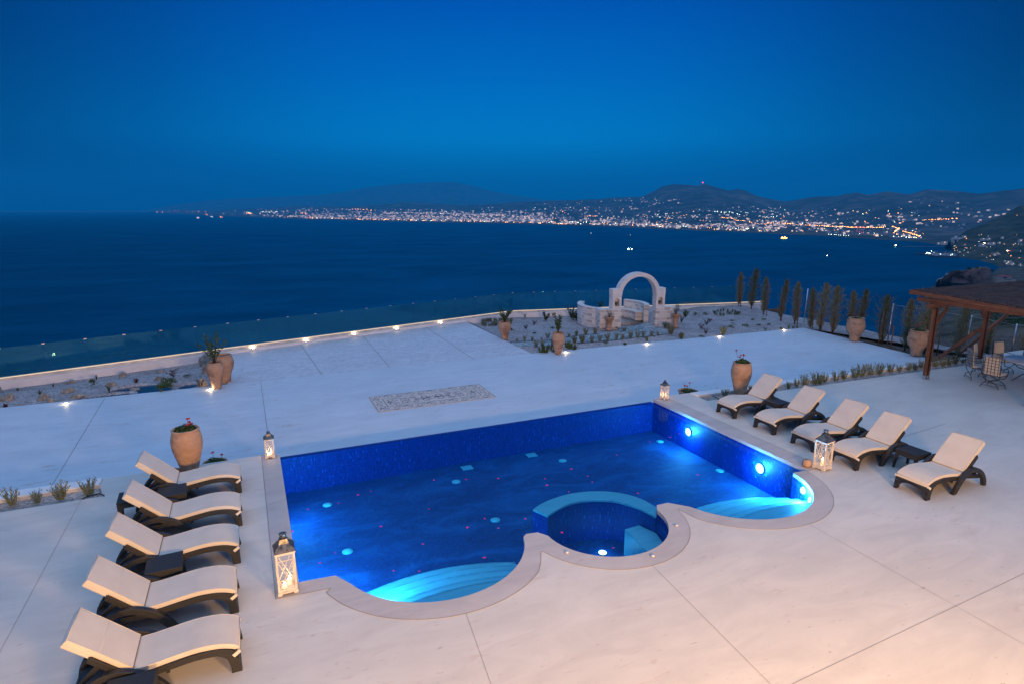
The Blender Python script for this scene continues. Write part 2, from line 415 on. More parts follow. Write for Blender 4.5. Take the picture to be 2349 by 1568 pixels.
def f_paving(t, b, m):
    p = t.coord('Position')
    pw = t.new('ShaderNodeVectorMath', {0: p, 1: (0, 0, 0)}, operation='ADD').outputs[0]
    e = t.voro(pw, 2.6, 'DISTANCE_TO_EDGE'); v = t.new('ShaderNodeSeparateColor', {0: t.voro(pw, 2.6, 'F1', 'Color')}).outputs[0]
    c = t.ramp(v, [(0, (0.10, 0.17, 0.19)), (0.5, (0.17, 0.25, 0.27)), (1, (0.26, 0.33, 0.35))])
    c = t.mix(t.ramp(e, [(0.035, (1, 1, 1)), (0.06, (0, 0, 0))]), c, (0.55, 0.50, 0.47, 1))
    c = t.mix(t.math('MULTIPLY', t.noise(p, 9, 5), 0.3), c, (0.3, 0.3, 0.3, 1))
    setb(t, b, Base_Color=c, Roughness=0.7, Normal=t.bump(t.ramp(e, [(0.02, (0, 0, 0)), (0.06, (1, 1, 1))]), 0.6, 0.01))
M['paving'] = mat('crazy_paving', f_paving)
def m_stone(name, block):
    def fn(t, b, m):
        p = t.coord('Object')
        tc = t.new('ShaderNodeTexCoord').outputs['UV']
        br = t.new('ShaderNodeTexBrick', {'Vector': tc, 'Color1': (0.80, 0.75, 0.69, 1), 'Color2': block, 'Mortar': (0.84, 0.80, 0.73, 1), 'Scale': 1.0, 'Mortar Size': 0.016,
                 'Mortar Smooth': 0.3, 'Bias': -0.2, 'Brick Width': 0.34, 'Row Height': 0.16}, offset=0.43)
        n = t.noise(p, 6, 6, 0.7)
        c = t.mix(t.math('MULTIPLY', n, 0.30), br.outputs[0], (0.48, 0.44, 0.40, 1))
        setb(t, b, Base_Color=c, Roughness=0.85, Normal=t.bump(t.math('ADD', t.math('MULTIPLY', br.outputs['Fac'], -0.6), t.noise(p, 14, 6, 0.7)), 0.6, 0.012))
    return mat(name, fn)
M['rubble'] = m_stone('coursed_rubble_stone', (0.33, 0.28, 0.24, 1))
M['ashlar'] = m_stone('pale_dressed_stone', (0.70, 0.66, 0.61, 1))
def f_terra(t, b, m):
    p = t.coord('Object')
    n = t.noise(t.coord('Object', (1, 1, 0.9)), 2.4, 4, 0.5, 0.6)
    oi = t.new('ShaderNodeObjectInfo').outputs['Random']
    p2 = t.new('ShaderNodeVectorMath', {0: t.coord('Object', (1.6, 1.6, 2.0)), 1: (0, 0, 0)}, operation='ADD'); t.l.new(t.math('MULTIPLY', oi, 20), p2.inputs[1])
    st = t.noise(p2.outputs[0], 1.6, 5, 0.55, 0.4)
    c = t.ramp(t.noise(p, 9, 5, 0.6), [(0.3, (0.40, 0.235, 0.145)), (0.7, (0.52, 0.32, 0.205))])
    c = t.mix(t.math('MULTIPLY', t.ramp(st, [(0.52, (0, 0, 0)), (0.64, (1, 1, 1))]), 0.75), c, (0.22, 0.12, 0.075, 1))
    rings = t.new('ShaderNodeTexWave', {'Vector': p, 'Scale': 5.0, 'Distortion': 0.6, 'Detail': 2}, wave_type='BANDS', bands_direction='Z')
    setb(t, b, Base_Color=c, Roughness=0.85, Normal=t.bump(t.math('ADD', t.math('MULTIPLY', rings.outputs[1], 0.4), t.noise(p, 30, 4)), 0.35, 0.006))
M['terracotta'] = mat('terracotta', f_terra)
M['earth'] = simple('potting_earth', (0.035, 0.025, 0.018, 1), 1, 0.4, 20, 0.8)
def f_wicker(t, b, m):
    p = t.coord('Object')
    w1 = t.new('ShaderNodeTexWave', {'Vector': p, 'Scale': 22.0, 'Distortion': 0.0}, wave_type='BANDS', bands_direction='X')
    w2 = t.new('ShaderNodeTexWave', {'Vector': p, 'Scale': 34.0, 'Distortion': 0.4}, wave_type='BANDS', bands_direction='Z')
    h = t.math('MULTIPLY', w1.outputs[1], w2.outputs[1])
    setb(t, b, Base_Color=t.ramp(h, [(0, (0.011, 0.010, 0.009)), (1, (0.045, 0.040, 0.036))]), Roughness=0.5, Normal=t.bump(h, 0.6, 0.004))
M['wicker'] = mat('dark_woven_resin', f_wicker)
def f_fabric(t, b, m):
    p = t.coord('Object')
    setb(t, b, Base_Color=t.ramp(t.noise(p, 3, 4), [(0.3, (0.60, 0.53, 0.45)), (0.7, (0.67, 0.60, 0.51))]), Roughness=0.95, Normal=t.bump(t.math('ADD', t.noise(p, 160, 2), t.math('MULTIPLY', t.noise(p, 5, 3), 1.5)), 0.25, 0.006))
    b.inputs['Sheen Weight'].default_value = 0.15; b.inputs['Specular IOR Level'].default_value = 0.2
M['cushion'] = mat('cream_canvas', f_fabric)
def f_wood(t, b, m):
    p = t.coord('Object', (1.2, 9, 9))
    n = t.noise(p, 2.2, 8, 0.65, 1.5)
    setb(t, b, Base_Color=t.ramp(n, [(0.3, (0.06, 0.024, 0.011)), (0.5, (0.14, 0.056, 0.024)), (0.7, (0.22, 0.095, 0.042))]), Roughness=0.55, Normal=t.bump(n, 0.3, 0.004))
M['wood'] = mat('stained_pine', f_wood)
M['roof_wood'] = simple('weathered_roof_slats', (0.070, 0.036, 0.024, 1), 0.85, 0.75, 5)
M['white_wood'] = simple('whitewashed_wood', (0.66, 0.58, 0.50, 1), 0.7, 0.2, 12)
M['lantern_metal'] = simple('worn_pewter', (0.16, 0.15, 0.14, 1), 0.38, 0.7, 18, 0.5, 0.75)
M['iron'] = simple('black_wrought_iron', (0.012, 0.012, 0.014, 1), 0.4, 0.2)
M['brass'] = simple('brass', (0.5, 0.33, 0.12, 1), 0.3, 0.1, metal=1.0)
M['marble'] = simple('white_marble_top', (0.62, 0.62, 0.63, 1), 0.25, 0.12, 4, 0.05)
M['bark'] = simple('bark', (0.075, 0.05, 0.032, 1), 0.9, 0.3)
M['stake'] = simple('wooden_stake', (0.16, 0.075, 0.035, 1), 0.8, 0.3)
def m_leaf(name, a, b_, rough=0.6):
    def fn(t, b, m):
        oi = t.new('ShaderNodeObjectInfo').outputs['Random']
        n = t.noise(t.coord('Object'), 7, 4, 0.7)
        v = t.math('ADD', t.math('MULTIPLY', n, 0.8), t.math('MULTIPLY', oi, 0.2))
        setb(t, b, Base_Color=t.ramp(v, [(0.3, a), (0.75, b_)]), Roughness=rough)
        b.inputs['Specular IOR Level'].default_value = 0.25
    return mat(name, fn)
M['cypress'] = m_leaf('cypress_foliage', (0.075, 0.095, 0.048), (0.30, 0.29, 0.18))
M['lavender'] = m_leaf('grey_green_leaves', (0.10, 0.13, 0.075), (0.26, 0.27, 0.17))
M['green'] = m_leaf('green_leaves', (0.025, 0.055, 0.018), (0.10, 0.15, 0.04))
M['agave'] = m_leaf('agave_leaves', (0.03, 0.06, 0.03), (0.10, 0.13, 0.06), 0.45)
M['dark_red'] = m_leaf('dark_red_leaves', (0.04, 0.012, 0.016), (0.11, 0.035, 0.035))
M['blue_green'] = m_leaf('silver_green_leaves', (0.06, 0.11, 0.08), (0.17, 0.22, 0.15))
M['red'] = simple('red_petals', (0.42, 0.012, 0.02, 1), 0.6, 0.4)
M['pink'] = simple('pink_petals', (0.75, 0.03, 0.30, 1), 0.6, 0.2)
M['rock'] = simple('weathered_limestone', (0.34, 0.30, 0.25, 1), 0.9, 0.5, 7, 1.0, bd=0.03)
M['black_hose'] = simple('black_hose', (0.01, 0.01, 0.01, 1), 0.5)
M['house_white'] = simple('far_white_render', (0.62, 0.56, 0.53, 1), 0.8, 0.2, 0.02, 0)
M['house_dim'] = simple('far_grey_render', (0.36, 0.32, 0.31, 1), 0.8, 0.2, 0.02, 0)
M['window'] = simple('dark_panes', (0.02, 0.03, 0.05, 1), 0.2, 0.1)
M['glow_front'] = mat('front_painted_street_glow', lambda t, b, m: setb(t, b, Base_Color=(0.62, 0.55, 0.52, 1), Roughness=0.8, Emission_Color=(1.0, 0.74, 0.66, 1), Emission_Strength=0.60))  # walls glow by themselves, standing in for street-lamp light falling on them
M['glow_front'].cycles.emission_sampling = 'NONE'
M['lit_window'] = emit('lit_window', (1.0, 0.75, 0.42, 1), 3, False)
M['lamp_white'] = emit('street_light_white', (0.80, 1.0, 0.85, 1), 9, False)
M['lamp_orange'] = emit('street_light_orange', (1.0, 0.36, 0.09, 1), 13, False)
M['lamp_red'] = emit('warning_light_red', (1.0, 0.03, 0.05, 1), 7, False)
M['chimney'] = simple('chimney_concrete', (0.72, 0.68, 0.68, 1), 0.8, 0.1, 0.02, 0)
M['chimney_red'] = simple('chimney_red_band', (0.45, 0.05, 0.04, 1), 0.8, 0.1, 0.02, 0)
M['dark_hull'] = simple('dark_hull', (0.05, 0.04, 0.04, 1), 0.6, 0.1, 0.02, 0)
M['asphalt'] = simple('asphalt', (0.05, 0.05, 0.05, 1), 0.9, 0.2, 0.1, 0)

# ------------------------------------------------------------------ terraces
LZ = -0.45                               # level of the lower terrace
SEA = -200.0
edge_in = [(0.28, 13.25), (0.28, 8.27), (0.78, 8.23)] + arc(2.31, 8.48, 1.46, 202, 345, 26) + [(3.80, 8.17), (3.99, 8.14)] \
    + arc(5.18, 8.02, 1.08, 182, 358, 28) + [(6.36, 8.13), (6.60, 8.13)] + arc(8.25, 8.35, 1.47, 200, 352, 28) + [(9.72, 8.16), (10.08, 8.14), (10.05, 13.25)]
edge_out = [(-0.08, 13.38), (-0.04, 7.99), (0.68, 7.94)] + arc(2.31, 8.48, 1.81, 200, 312, 26) + [(3.66, 7.34), (3.79, 7.60)] \
    + arc(5.18, 8.02, 1.42, 198, 350, 28) + [(6.62, 7.86)] + arc(8.25, 8.35, 1.80, 211, 352, 28) + [(10.52, 8.10), (10.50, 13.38)]
gap = [(x, y) for x, y in edge_out[::-1]]
sL = [(-26, 12.50), (-2.83, 12.50), (-2.97, 13.04), (-26, 13.04)]
sR = [(11.35, 12.56), (23.2, 12.10), (23.2, 12.62), (11.35, 12.98)]
up = MB()
up.prism([(-26, -8), (45, -8), (45, 12.3), (24.0, 12.75), (18, 13.05), (10.50, 13.38)] + gap[1:-1] + [(-0.08, 13.38), (-26, 13.38)], -0.6, 0, holes=[sL, sR])
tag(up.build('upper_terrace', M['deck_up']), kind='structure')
lo = MB()
lo.prism([(-26, 13.385), (-0.08, 13.385), (10.50, 13.385), (18, 13.055), (24.0, 12.755), (23.72, 13.2), (23.74, 14.6), (24.38, 20.74), (10.08, 21.22), (-0.95, 21.3), (-26, 21.25)], LZ - 0.3, LZ)
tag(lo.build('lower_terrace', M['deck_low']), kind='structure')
def fence_y(x):
    return interp(FENCE, x)
FZ = -0.23
FENCE = [(at(u, v, FZ).x, at(u, v, FZ).y) for u, v in ((-260, 901), (0, 866), (525, 797), (1175, 713), (1690, 694), (1752, 691))]
mid = MB()
mid.prism([(-0.95, 21.304), (10.08, 21.224), (9.96, fence_y(9.96) - 0.12), (-1.0, fence_y(-1.0) - 0.12)], LZ - 0.3, LZ - 0.004)
tag(mid.build('middle_terrace', M['deck_mid']), kind='structure')

def strip(a, b, wd, z, name='expansion_joint', m='joint'):
    a = Vector((a[0], a[1], z)); b = Vector((b[0], b[1], z)); t = (b - a).normalized(); n = Vector((-t.y, t.x, 0)) * wd / 2
    s = MB(); s.add([a - n, b - n, b + n, a + n], [(0, 1, 2, 3)]); return tag(s.build(name, M[m]), kind='structure')
for a, b in (((2.24, 6.68), (1.7, 2)), ((5.15, 6.60), (4.8, 2)), ((8.31, 6.53), (8.3, 2)), ((4.2, 4.03), (14, 4.45)), ((-3.16, 12.48), (-3.08, 2)), ((-4.48, 8.0), (-3.1, 8.0))):
    strip(a, b, 0.0045, 0.004)
strip((10.4, 8.3), (15.5, 8.75), 0.01, 0.004)
for a, b in (((-4.35, 21.2), (-4.11, 13.4)), ((0.06, 21.2), (0.12, 13.4))): strip(a, b, 0.012, LZ + 0.004)
for a, b in (((1.75, 27.0), (2.04, 21.32)), ((4.5, 27.6), (4.42, 21.3)), ((7.66, 28.2), (7.64, 21.26))): strip(a, b, 0.02, LZ + 0.001)

# planting strips along the terrace edge
for nm, poly in (('left', sL), ('right', sR)):
    g = MB(); g.prism(poly, -0.3, -0.05, sides=False, bottom=False); tag(g.build('planting_strip', M['gravel_pale']), kind='structure')
kb = MB(); kb.box(-26, -2.98, 13.045, 13.37, 0.001, 0.03); tag(kb.build('edge_kerb', M['plaster'], bevel=0.004), kind='structure')
kb = MB(); kb.prism([(11.35, 12.985), (23.2, 12.63), (23.2, 12.74), (18, 13.02), (11.35, 13.28)], 0.001, 0.03); tag(kb.build('edge_kerb', M['plaster']), kind='structure')

# the house the picture is taken from stands behind the viewer and closes off that side of the sky
hf = thing('house', 'pale two-storey house on whose balcony the viewer stands', 'house', (3, -4.0, 0))
mb = MB(); mb.box(-19, 24, -0.3, 0, 0.0, 7.2); mb.build('wall', M['plaster'], hf)
mb = MB(); mb.box(-19.5, 24.5, -1.0, 1.2, 7.21, 7.45); mb.build('eave', M['plaster'], hf)
mb = MB(); mb.box(-16, -11.6, 0.01, 8.5, 0.0, 7.2); mb.build('sky_blocking_wing', M['plaster'], hf)  # unseen wing, added to block sky light from the left of the terrace
# ------------------------------------------------------------------ swimming pool
pool = thing('swimming_pool', 'lobed swimming pool with cobalt mosaic, overflow far edge and a small round spa', 'pool', (5, 10, 0))
def inpool(mb, name, mats, bevel=0, nm=None):
    o = mb.build(name, mats, pool, bevel); o.location = (-5, -10, 0)
    if nm: o['label'] = nm
    return o
cp = MB(); cp.prism(edge_out[:1] + edge_out[1:] + edge_in[::-1], -0.07, 0.004)
inpool(cp, 'coping', M['coping'])
jr = MB()
for a, b in zip(edge_out, edge_out[1:]):
    a = Vector((*a, 0.0065)); b = Vector((*b, 0.0065)); t_ = (b - a).normalized(); nn = Vector((-t_.y, t_.x, 0)) * 0.0045; jr.add([a - nn, b - nn, b + nn, a + nn], [(0, 1, 2, 3)])
inpool(jr, 'coping_joint', M['joint'])
WL, FL = -0.10, -0.93
bs = MB()
w_in = [(x, y) for x, y in edge_in]
n = len(w_in)
def wall_loop(mb, pts, z0, z1):
    for (a, b) in zip(pts, pts[1:]): mb.add([(a[0], a[1], z0), (b[0], b[1], z0), (b[0], b[1], z1), (a[0], a[1], z1)], [(3, 2, 1, 0)])
wall_loop(bs, w_in, FL, -0.07)
bs.box(0.2801, 10.0499, 13.25, 13.383, FL, WL - 0.004)
bs.cur = 1; bs.prism(w_in, FL - 0.02, FL, sides=False, bottom=False)
inpool(bs, 'basin', [M['tile'], M['pool_floor']])
# steps in the two lobes
def lobe_steps(cx, cy, sx):
    for k, (ap, dz) in enumerate(((8.87, -0.72), (8.50, -0.56), (8.14, -0.42), (7.78, -0.29), (7.52, -0.19))):
        st = MB(); half = 1.46
        y_at = lambda x: ap - 0.30 * ((x - cx + sx * 0.25) / 1.4) ** 2
        rim = [p for p in arc(cx, cy, 1.456, 180, 360, 60) if p[1] < y_at(p[0])]
        xl, xr = rim[0][0], rim[-1][0]
        top = [(xr + (xl - xr) * i / 24, y_at(xr + (xl - xr) * i / 24)) for i in range(1, 24)]
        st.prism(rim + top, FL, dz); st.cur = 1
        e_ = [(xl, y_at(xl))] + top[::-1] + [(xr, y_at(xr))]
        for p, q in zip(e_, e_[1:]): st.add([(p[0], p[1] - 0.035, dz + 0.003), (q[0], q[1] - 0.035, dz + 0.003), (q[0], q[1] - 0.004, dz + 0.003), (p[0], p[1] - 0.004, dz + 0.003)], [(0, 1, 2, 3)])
        inpool(st, 'step', [M['step_stone'], M['step_shade_band']])
lobe_steps(2.31, 8.48, 0.0); lobe_steps(8.25, 8.35, -0.3)
# spa: ring wall with a flat cap, floor and seat
outer = bez([(4.36, 9.09, 0), (4.56, 9.21, 0), (4.87, 9.32, 0), (5.31, 9.37, 0), (5.78, 9.27, 0), (6.16, 9.03, 0), (6.40, 8.66, 0), (6.48, 8.15, 0)], 5)
inner = bez([(6.24, 7.98, 0), (6.14, 8.40, 0), (5.90, 8.77, 0), (5.54, 8.97, 0), (5.16, 9.03, 0), (4.82, 8.94, 0), (4.50, 8.78, 0)], 5)
ring = [(p.x, p.y) for p in outer] + [(p.x, p.y) for p in inner]
sw = MB(); sw.prism(ring, FL, -0.165, bottom=False); inpool(sw, 'spa_wall', M['tile'])
sw = MB(); sw.prism(ring, -0.163, -0.125); inpool(sw, 'spa_wall_cap', M['step_stone'], 0.004)
st = MB(); st.prism([(5.72, 7.30), (5.95, 7.25), (6.12, 7.50), (6.24, 7.95), (6.12, 8.30), (5.80, 8.28)][::1], FL, -0.42); inpool(st, 'spa_seat', M['step_stone'], 0.01)
def lens(c, nrm, r=0.10, name='underwater_lamp', m='pool_lamp', th=1.0):
    nrm = Vector(nrm).normalized(); q = nrm.to_track_quat('Z', 'Y').to_matrix().to_4x4(); mb = MB(); mb.M = Matrix.Translation(c) @ q
    mb.lathe([(r * 1.08, 0), (r * 1.08, 0.012 * th)], 24); mb.cur = 1; mb.lathe([(r, 0.0125 * th), (r * 0.9, 0.022 * th), (0.001, 0.03 * th)], 24); inpool(mb, name, [M['steel'], M[m]])
BL = (0.05, 0.48, 1.0)
def uw(c, nrm, e, lensr=0.1):
    lens(c, nrm, lensr, th=0.12 if c[0] < 1 else 1.0)
    p = Vector(c) + Vector(nrm).normalized() * 0.14
    lamp('underwater_light', 'POINT', p, e, BL, 0.08)
uw((10.045, 11.72, -0.42), (-1, 0, 0), 70, 0.10); uw((10.06, 9.32, -0.44), (-1, 0, 0), 80, 0.11)
uw((0.285, 11.6, -0.36), (1, 0, 0), 60, 0.09); uw((0.285, 9.35, -0.38), (1, 0, 0), 130, 0.09)
uw((9.60, 7.78, -0.19), (-1, 0.12, 0.25), 120, 0.07); uw((9.40, 7.45, -0.20), (-1, 0.55, 0.25), 60, 0.06)
uw((1.02, 7.90, -0.20), (1, -0.1, 0.1), 170, 0.05); sp_ = S(2415, 2216, FL); uw((sp_.x, sp_.y + 0.04, FL + 0.005), (0, 0, 1), 3, 0.075)
for (u, v, sq) in ((751, 1157, 0), (1046, 1104, 0), (1290, 1056, 0), (1513, 1012, 0), (1651, 1079, 0), (1136, 1192, 0), (797, 1264, 0), (1071, 1072, 1), (1219, 1043, 1)):
    p = at(u, v, FL); mb = MB(); mb.M = Matrix.Translation((p.x, p.y, FL))
    if sq: mb.box(-0.13, 0.13, -0.11, 0.11, 0, 0.015)
    else: mb.lathe([(0.10, 0), (0.10, 0.012), (0.04, 0.03), (0, 0.032)], 20)
    inpool(mb, 'drain_grate' if sq else 'floor_inlet', M['aqua_disc'])
for (u, v) in ((1300, 1266), (1497, 1274), (1551, 1204)):
    p = at(u, v, 0.012); mb = MB(); mb.lathe([(0.03, 0), (0.03, 0.012), (0.02, 0.02), (0, 0.021)], 16, (p.x, p.y, 0.012)); inpool(mb, 'coping_button', M['marble'])
wt = MB(); wt.prism([(x, y) for x, y in w_in[:-1]] + [(10.05, 13.33), (0.28, 13.33)], WL, WL, sides=False, bottom=False)
tag(wt.build('pool_water', M['pool_water']), kind='structure')

# floating petals
Z2 = zoomed(1000, 1350, 1.3636); Z3 = zoomed(2000, 1500, 1.568)
pts = [Z2(x, y, WL) for x, y in ((315, 937), (485, 904), (590, 857), (660, 838), (1004, 777), (1180, 774), (977, 933), (713, 1030), (465, 1174), (384, 1228), (783, 1270), (922, 1275), (945, 1126), (1187, 1035), (1354, 1038), (1280, 987), (1280, 1200), (232, 1057), (1353, 768))]
pts += [Z3(x, y, WL) for x, y in ((283, 650), (296, 691), (430, 731), (446, 591), (551, 633), (580, 670), (733, 500), (942, 419), (1068, 390), (1123, 367), (1239, 625), (866, 742), (160, 900), (388, 986), (710, 1083))]
pm = None
for i, p in enumerate(pts):
    if pm is None:
        mb = MB(); rr = [0.030, 0.034, 0.028, 0.036, 0.026, 0.033, 0.030]
        for (ox, oy, k) in ((0, 0, 1), (0.02, 0.015, 0.8)):
            vs = [(ox, oy, 0.003)] + [(ox + rr[j] * k * math.cos(j * 0.9), oy + rr[j] * k * math.sin(j * 0.9), 0.012 if j % 2 else 0.006) for j in range(7)]
            mb.add(vs, [(0, j + 1, (j + 1) % 7 + 1) for j in range(7)])
        pm = mb.mesh('petal', M['pink'])
    o = link('petal', pm, loc=(p.x, p.y, WL + 0.002), rz=i * 1.7, sc=random.uniform(0.4, 0.85))
    tag(o, 'small pink bougainvillea petal floating on the blue pool water', 'petal', 'pink petals floating on the pool')

# ------------------------------------------------------------------ pebble mosaic set into the lower terrace
mx0, mx1, my0, my1 = 3.03, 6.65, 16.49, 18.04
mo = thing('pebble_mosaic', 'rectangular pebble mosaic with dark scrolls set in the terrace beyond the pool', 'mosaic', (0, 0, LZ))
def f_peb(t, b, m):
    p = t.coord('Position'); v = t.new('ShaderNodeSeparateColor', {0: t.voro(p, 30, 'F1', 'Color')}).outputs[0]; e = t.voro(p, 30, 'DISTANCE_TO_EDGE')
    c = t.ramp(v, [(0, (0.62, 0.50, 0.42)), (1, (0.84, 0.70, 0.60))]); c = t.mix(t.ramp(e, [(0.01, (1, 1, 1)), (0.05, (0, 0, 0))]), c, (0.36, 0.33, 0.31, 1))
    setb(t, b, Base_Color=c, Roughness=0.7, Normal=t.bump(e, 0.3, 0.004))
M['pebble'] = mat('cream_pebbles', f_peb)
M['dark_pebble'] = simple('dark_pebbles', (0.13, 0.14, 0.16, 1), 0.6, 0.6, 30, 0.8)
mb = MB(); mb.box(mx0, mx1, my0, my1, 0.004, 0.012); mb.build('pebble_ground', M['pebble'], mo)
mb = MB(); mb.M = Matrix.Translation((0, 0, 0.0135))
def flat(pts, wd):
    for i in range(0, len(pts) - 1):
        a = Vector((*pts[i][:2], 0)); b = Vector((*pts[i + 1][:2], 0)); t = b - a
        if t.length < 1e-5: continue
        t.normalize(); nn = Vector((-t.y, t.x, 0)) * wd / 2; mb.add([a - nn, b - nn, b + nn, a + nn], [(0, 1, 2, 3)])
def spiral(cx, cy, r, a0, turns, sgn=1, sx=1.0):
    return [(cx + sx * r * (1 - 0.75 * i / 22) * math.cos(a0 + sgn * turns * 2 * PI * i / 22), cy + r * (1 - 0.75 * i / 22) * math.sin(a0 + sgn * turns * 2 * PI * i / 22)) for i in range(23)]
for e, wd in ((0.03, 0.016), (0.36, 0.022)):
    flat([(mx0 + e, my0 + e), (mx1 - e, my0 + e), (mx1 - e, my1 - e), (mx0 + e, my1 - e), (mx0 + e, my0 + e)], wd)
for row, y in ((0, my0 + 0.19), (1, my1 - 0.19)):
    for k in range(10):
        cx = mx0 + 0.26 + k * (mx1 - mx0 - 0.52) / 9; s_ = 1 if (k + row) % 2 else -1
        flat(spiral(cx, y, 0.12, 0 if s_ > 0 else PI, 1.1, s_, 1.25), 0.022)
        flat([(cx - 0.17, y - s_ * 0.06), (cx - 0.09, y - s_ * 0.11), (cx, y - s_ * 0.13)], 0.026)
for cx in (mx0 + 0.19, mx1 - 0.19):
    for k in range(4): flat(spiral(cx, my0 + 0.38 + k * 0.26, 0.12, PI / 2, 1.1, 1 if k % 2 else -1), 0.022)
cxm, cym = (mx0 + mx1) / 2, (my0 + my1) / 2
for sx in (-1, 1):
    for sy in (-1, 1):
        for (dx, dy, r, tn) in ((0.20, 0.14, 0.17, 1.2), (0.55, 0.26, 0.10, 1.2), (0.85, 0.12, 0.15, 1.3), (1.22, 0.20, 0.16, 1.3), (0.50, 0.03, 0.08, 1.0), (1.32, 0.04, 0.08, 1.0)):
            flat(spiral(cxm + sx * dx, cym + sy * dy, r, PI * (sx > 0), tn, sx * sy), 0.034 if dx < 0.3 else 0.024)
        flat([(cxm + sx * a, cym + sy * b) for a, b in ((0.05, 0.05), (0.3, 0.02), (0.5, 0.13), (0.7, 0.2), (1.0, 0.28), (1.15, 0.36))], 0.022)
mb.build('scroll_pattern', M['dark_pebble'], mo)

# ------------------------------------------------------------------ boundary wall, glass balustrade
FP = [Vector((x, y, 0)) for x, y in FENCE]
def along(pts, s):
    for a, b in zip(pts, pts[1:]):
        L = (b - a).length
        if s <= L: return a + (b - a) * (s / L), (b - a).normalized()
        s -= L
    return pts[-1], (pts[-1] - pts[-2]).normalized()
TOTAL = sum((b - a).length for a, b in zip(FP, FP[1:]))
def run(mb, off0, off1, z0, z1, pts=FP):
    nrm = [Vector((-(b - a).y, (b - a).x, 0)).normalized() for a, b in zip(pts, pts[1:])]
    ns = [nrm[0]] + [(p + q).normalized() for p, q in zip(nrm, nrm[1:])] + [nrm[-1]]
    A = [p + n_ * off0 for p, n_ in zip(pts, ns)]; B = [p + n_ * off1 for p, n_ in zip(pts, ns)]
    mb.prism([(p.x, p.y) for p in A] + [(p.x, p.y) for p in B[::-1]], z0, z1)
mb = MB(); run(mb, -0.14, 0.12, -3.0, -0.36)
bw = mb.build('boundary_wall', M['plaster']); tag(bw, 'low white plastered wall under the glass balustrade above the sea', 'wall')
gf = thing('glass_balustrade', 'frameless glass balustrade with a lit steel base channel along the seaward wall', 'balustrade', (0, 0, 0))
mb = MB(); run(mb, 0.0, 0.035, -0.357, -0.220); run(mb, 0.075, 0.11, -0.357, -0.220); mb.build('base_channel', M['channel'], gf)
mb = MB(); run(mb, -0.016, -0.003, -0.246, -0.222)
mb.build('led_strip', M['warm_led'], gf)
# panel joints, measured
def on_fence(u):                     # distance along the fence seen at column u
    best = None
    for i in range(0, 4000):
        s_ = TOTAL * i / 4000; p, _ = along(FP, s_)
        q = Vector((p.x, p.y, FZ - H)); x = q.x * math.cos(YAW) + q.y * math.sin(YAW); y = -q.x * math.sin(YAW) + q.y * math.cos(YAW)
        uu = CX + F * x / (y * math.cos(PITCH) - q.z * math.sin(PITCH)); e = abs(uu - u)
        if best is None or e < best[0]: best = (e, s_)
    return best[1]
us = [9, 109, 204, 293, 376, 454, 528, 598, 664.6, 727.6, 787.4, 843.9, 898, 950, 999, 1045.7, 1091.7, 1134.2, 1176, 1224, 1272, 1319, 1366, 1412, 1457, 1501, 1545, 1588.7, 1631, 1672, 1713]
js = [on_fence(u) for u in us]
js = [0.02] + [js[0] + (js[1] - js[0]) * k for k in (-2, -1) if js[0] + (js[1] - js[0]) * k > 0.3] + js + [TOTAL - 0.02]
for i, (a, b) in enumerate(zip(js, js[1:])):
    pa, t = along(FP, a + 0.006); pb, _ = along(FP, b - 0.006); t = (pb - pa).normalized(); nn = Vector((-t.y, t.x, 0))
    c = (pa + pb) / 2 + nn * 0.055
    mb = MB(); mb.obox((c.x, c.y, 0.215), t, nn, Vector((0, 0, 1)), (pb - pa).length / 2, 0.006, 0.525)
    p = mb.build('glass_panel', [M['glass']], gf)
    if i:
        q = pa + nn * 0.055
        mb = MB(); mb.obox((q.x, q.y, 0.735), t, nn, Vector((0, 0, 1)), 0.045, 0.02, 0.014); mb.build('panel_clip', M['steel'], gf)
        mb = MB(); mb.obox((q.x - t.x * 0.006, q.y - t.y * 0.006, 0.20), t, nn, Vector((0, 0, 1)), 0.002, 0.007, 0.50); mb.build('edge_seal', M['glass_edge'], gf)

# recessed deck lights
def spot(u, v, z=LZ, e=2.2, first=[]):
    p = at(u, v, z)
    if 570 < u < 1020:                       # these five sit on the ledge of the boundary wall
        q, t_ = along(FP, on_fence(u)); p = q + Vector((t_.y, -t_.x, 0)) * 0.075; z = -0.3595; e = 1.4
    if not first:
        mb = MB(); mb.lathe([(0.062, 0), (0.062, 0.006), (0.05, 0.008)], 20); mb.cur = 1; mb.lathe([(0.05, 0.008), (0.04, 0.012), (0, 0.014)], 20)
        first.append(mb.mesh('deck_light', [M['steel'], M['spot_glow']]))
    o = link('deck_light', first[0], loc=(p.x, p.y, z + 0.001))
    lamp('deck_light_bulb', 'POINT', (p.x, p.y, z + 0.06), e, (1.0, 0.72, 0.38), 0.03)
    return o
SP = [(151, 925, 'small round light set in the paving in front of the left gravel bed'), (482, 893, 'small round light in the paving at the foot of the tall ribbed jar'),
      (579, 802, 'leftmost of the five paving lights along the glass balustrade'), (701, 784, 'second from left of the five paving lights along the glass balustrade'), (811, 769, 'middle one of the five paving lights along the glass balustrade'),
      (908, 756, 'fourth from left of the five paving lights along the glass balustrade'), (1009, 743, 'rightmost of the five paving lights along the glass balustrade'),
      (1297, 808, 'small round paving light beside the smooth jar at the garden corner'), (1483, 789, 'small round paving light at the garden edge in front of the stone arch'),
      (1650, 772, 'small round paving light at the garden edge, right of the stone arch'), (1798, 757, 'small round paving light nearest the far corner of the terrace')]
for u, v, lb in SP: tag(spot(u, v), lb, 'light', 'recessed lights in the lower terrace')
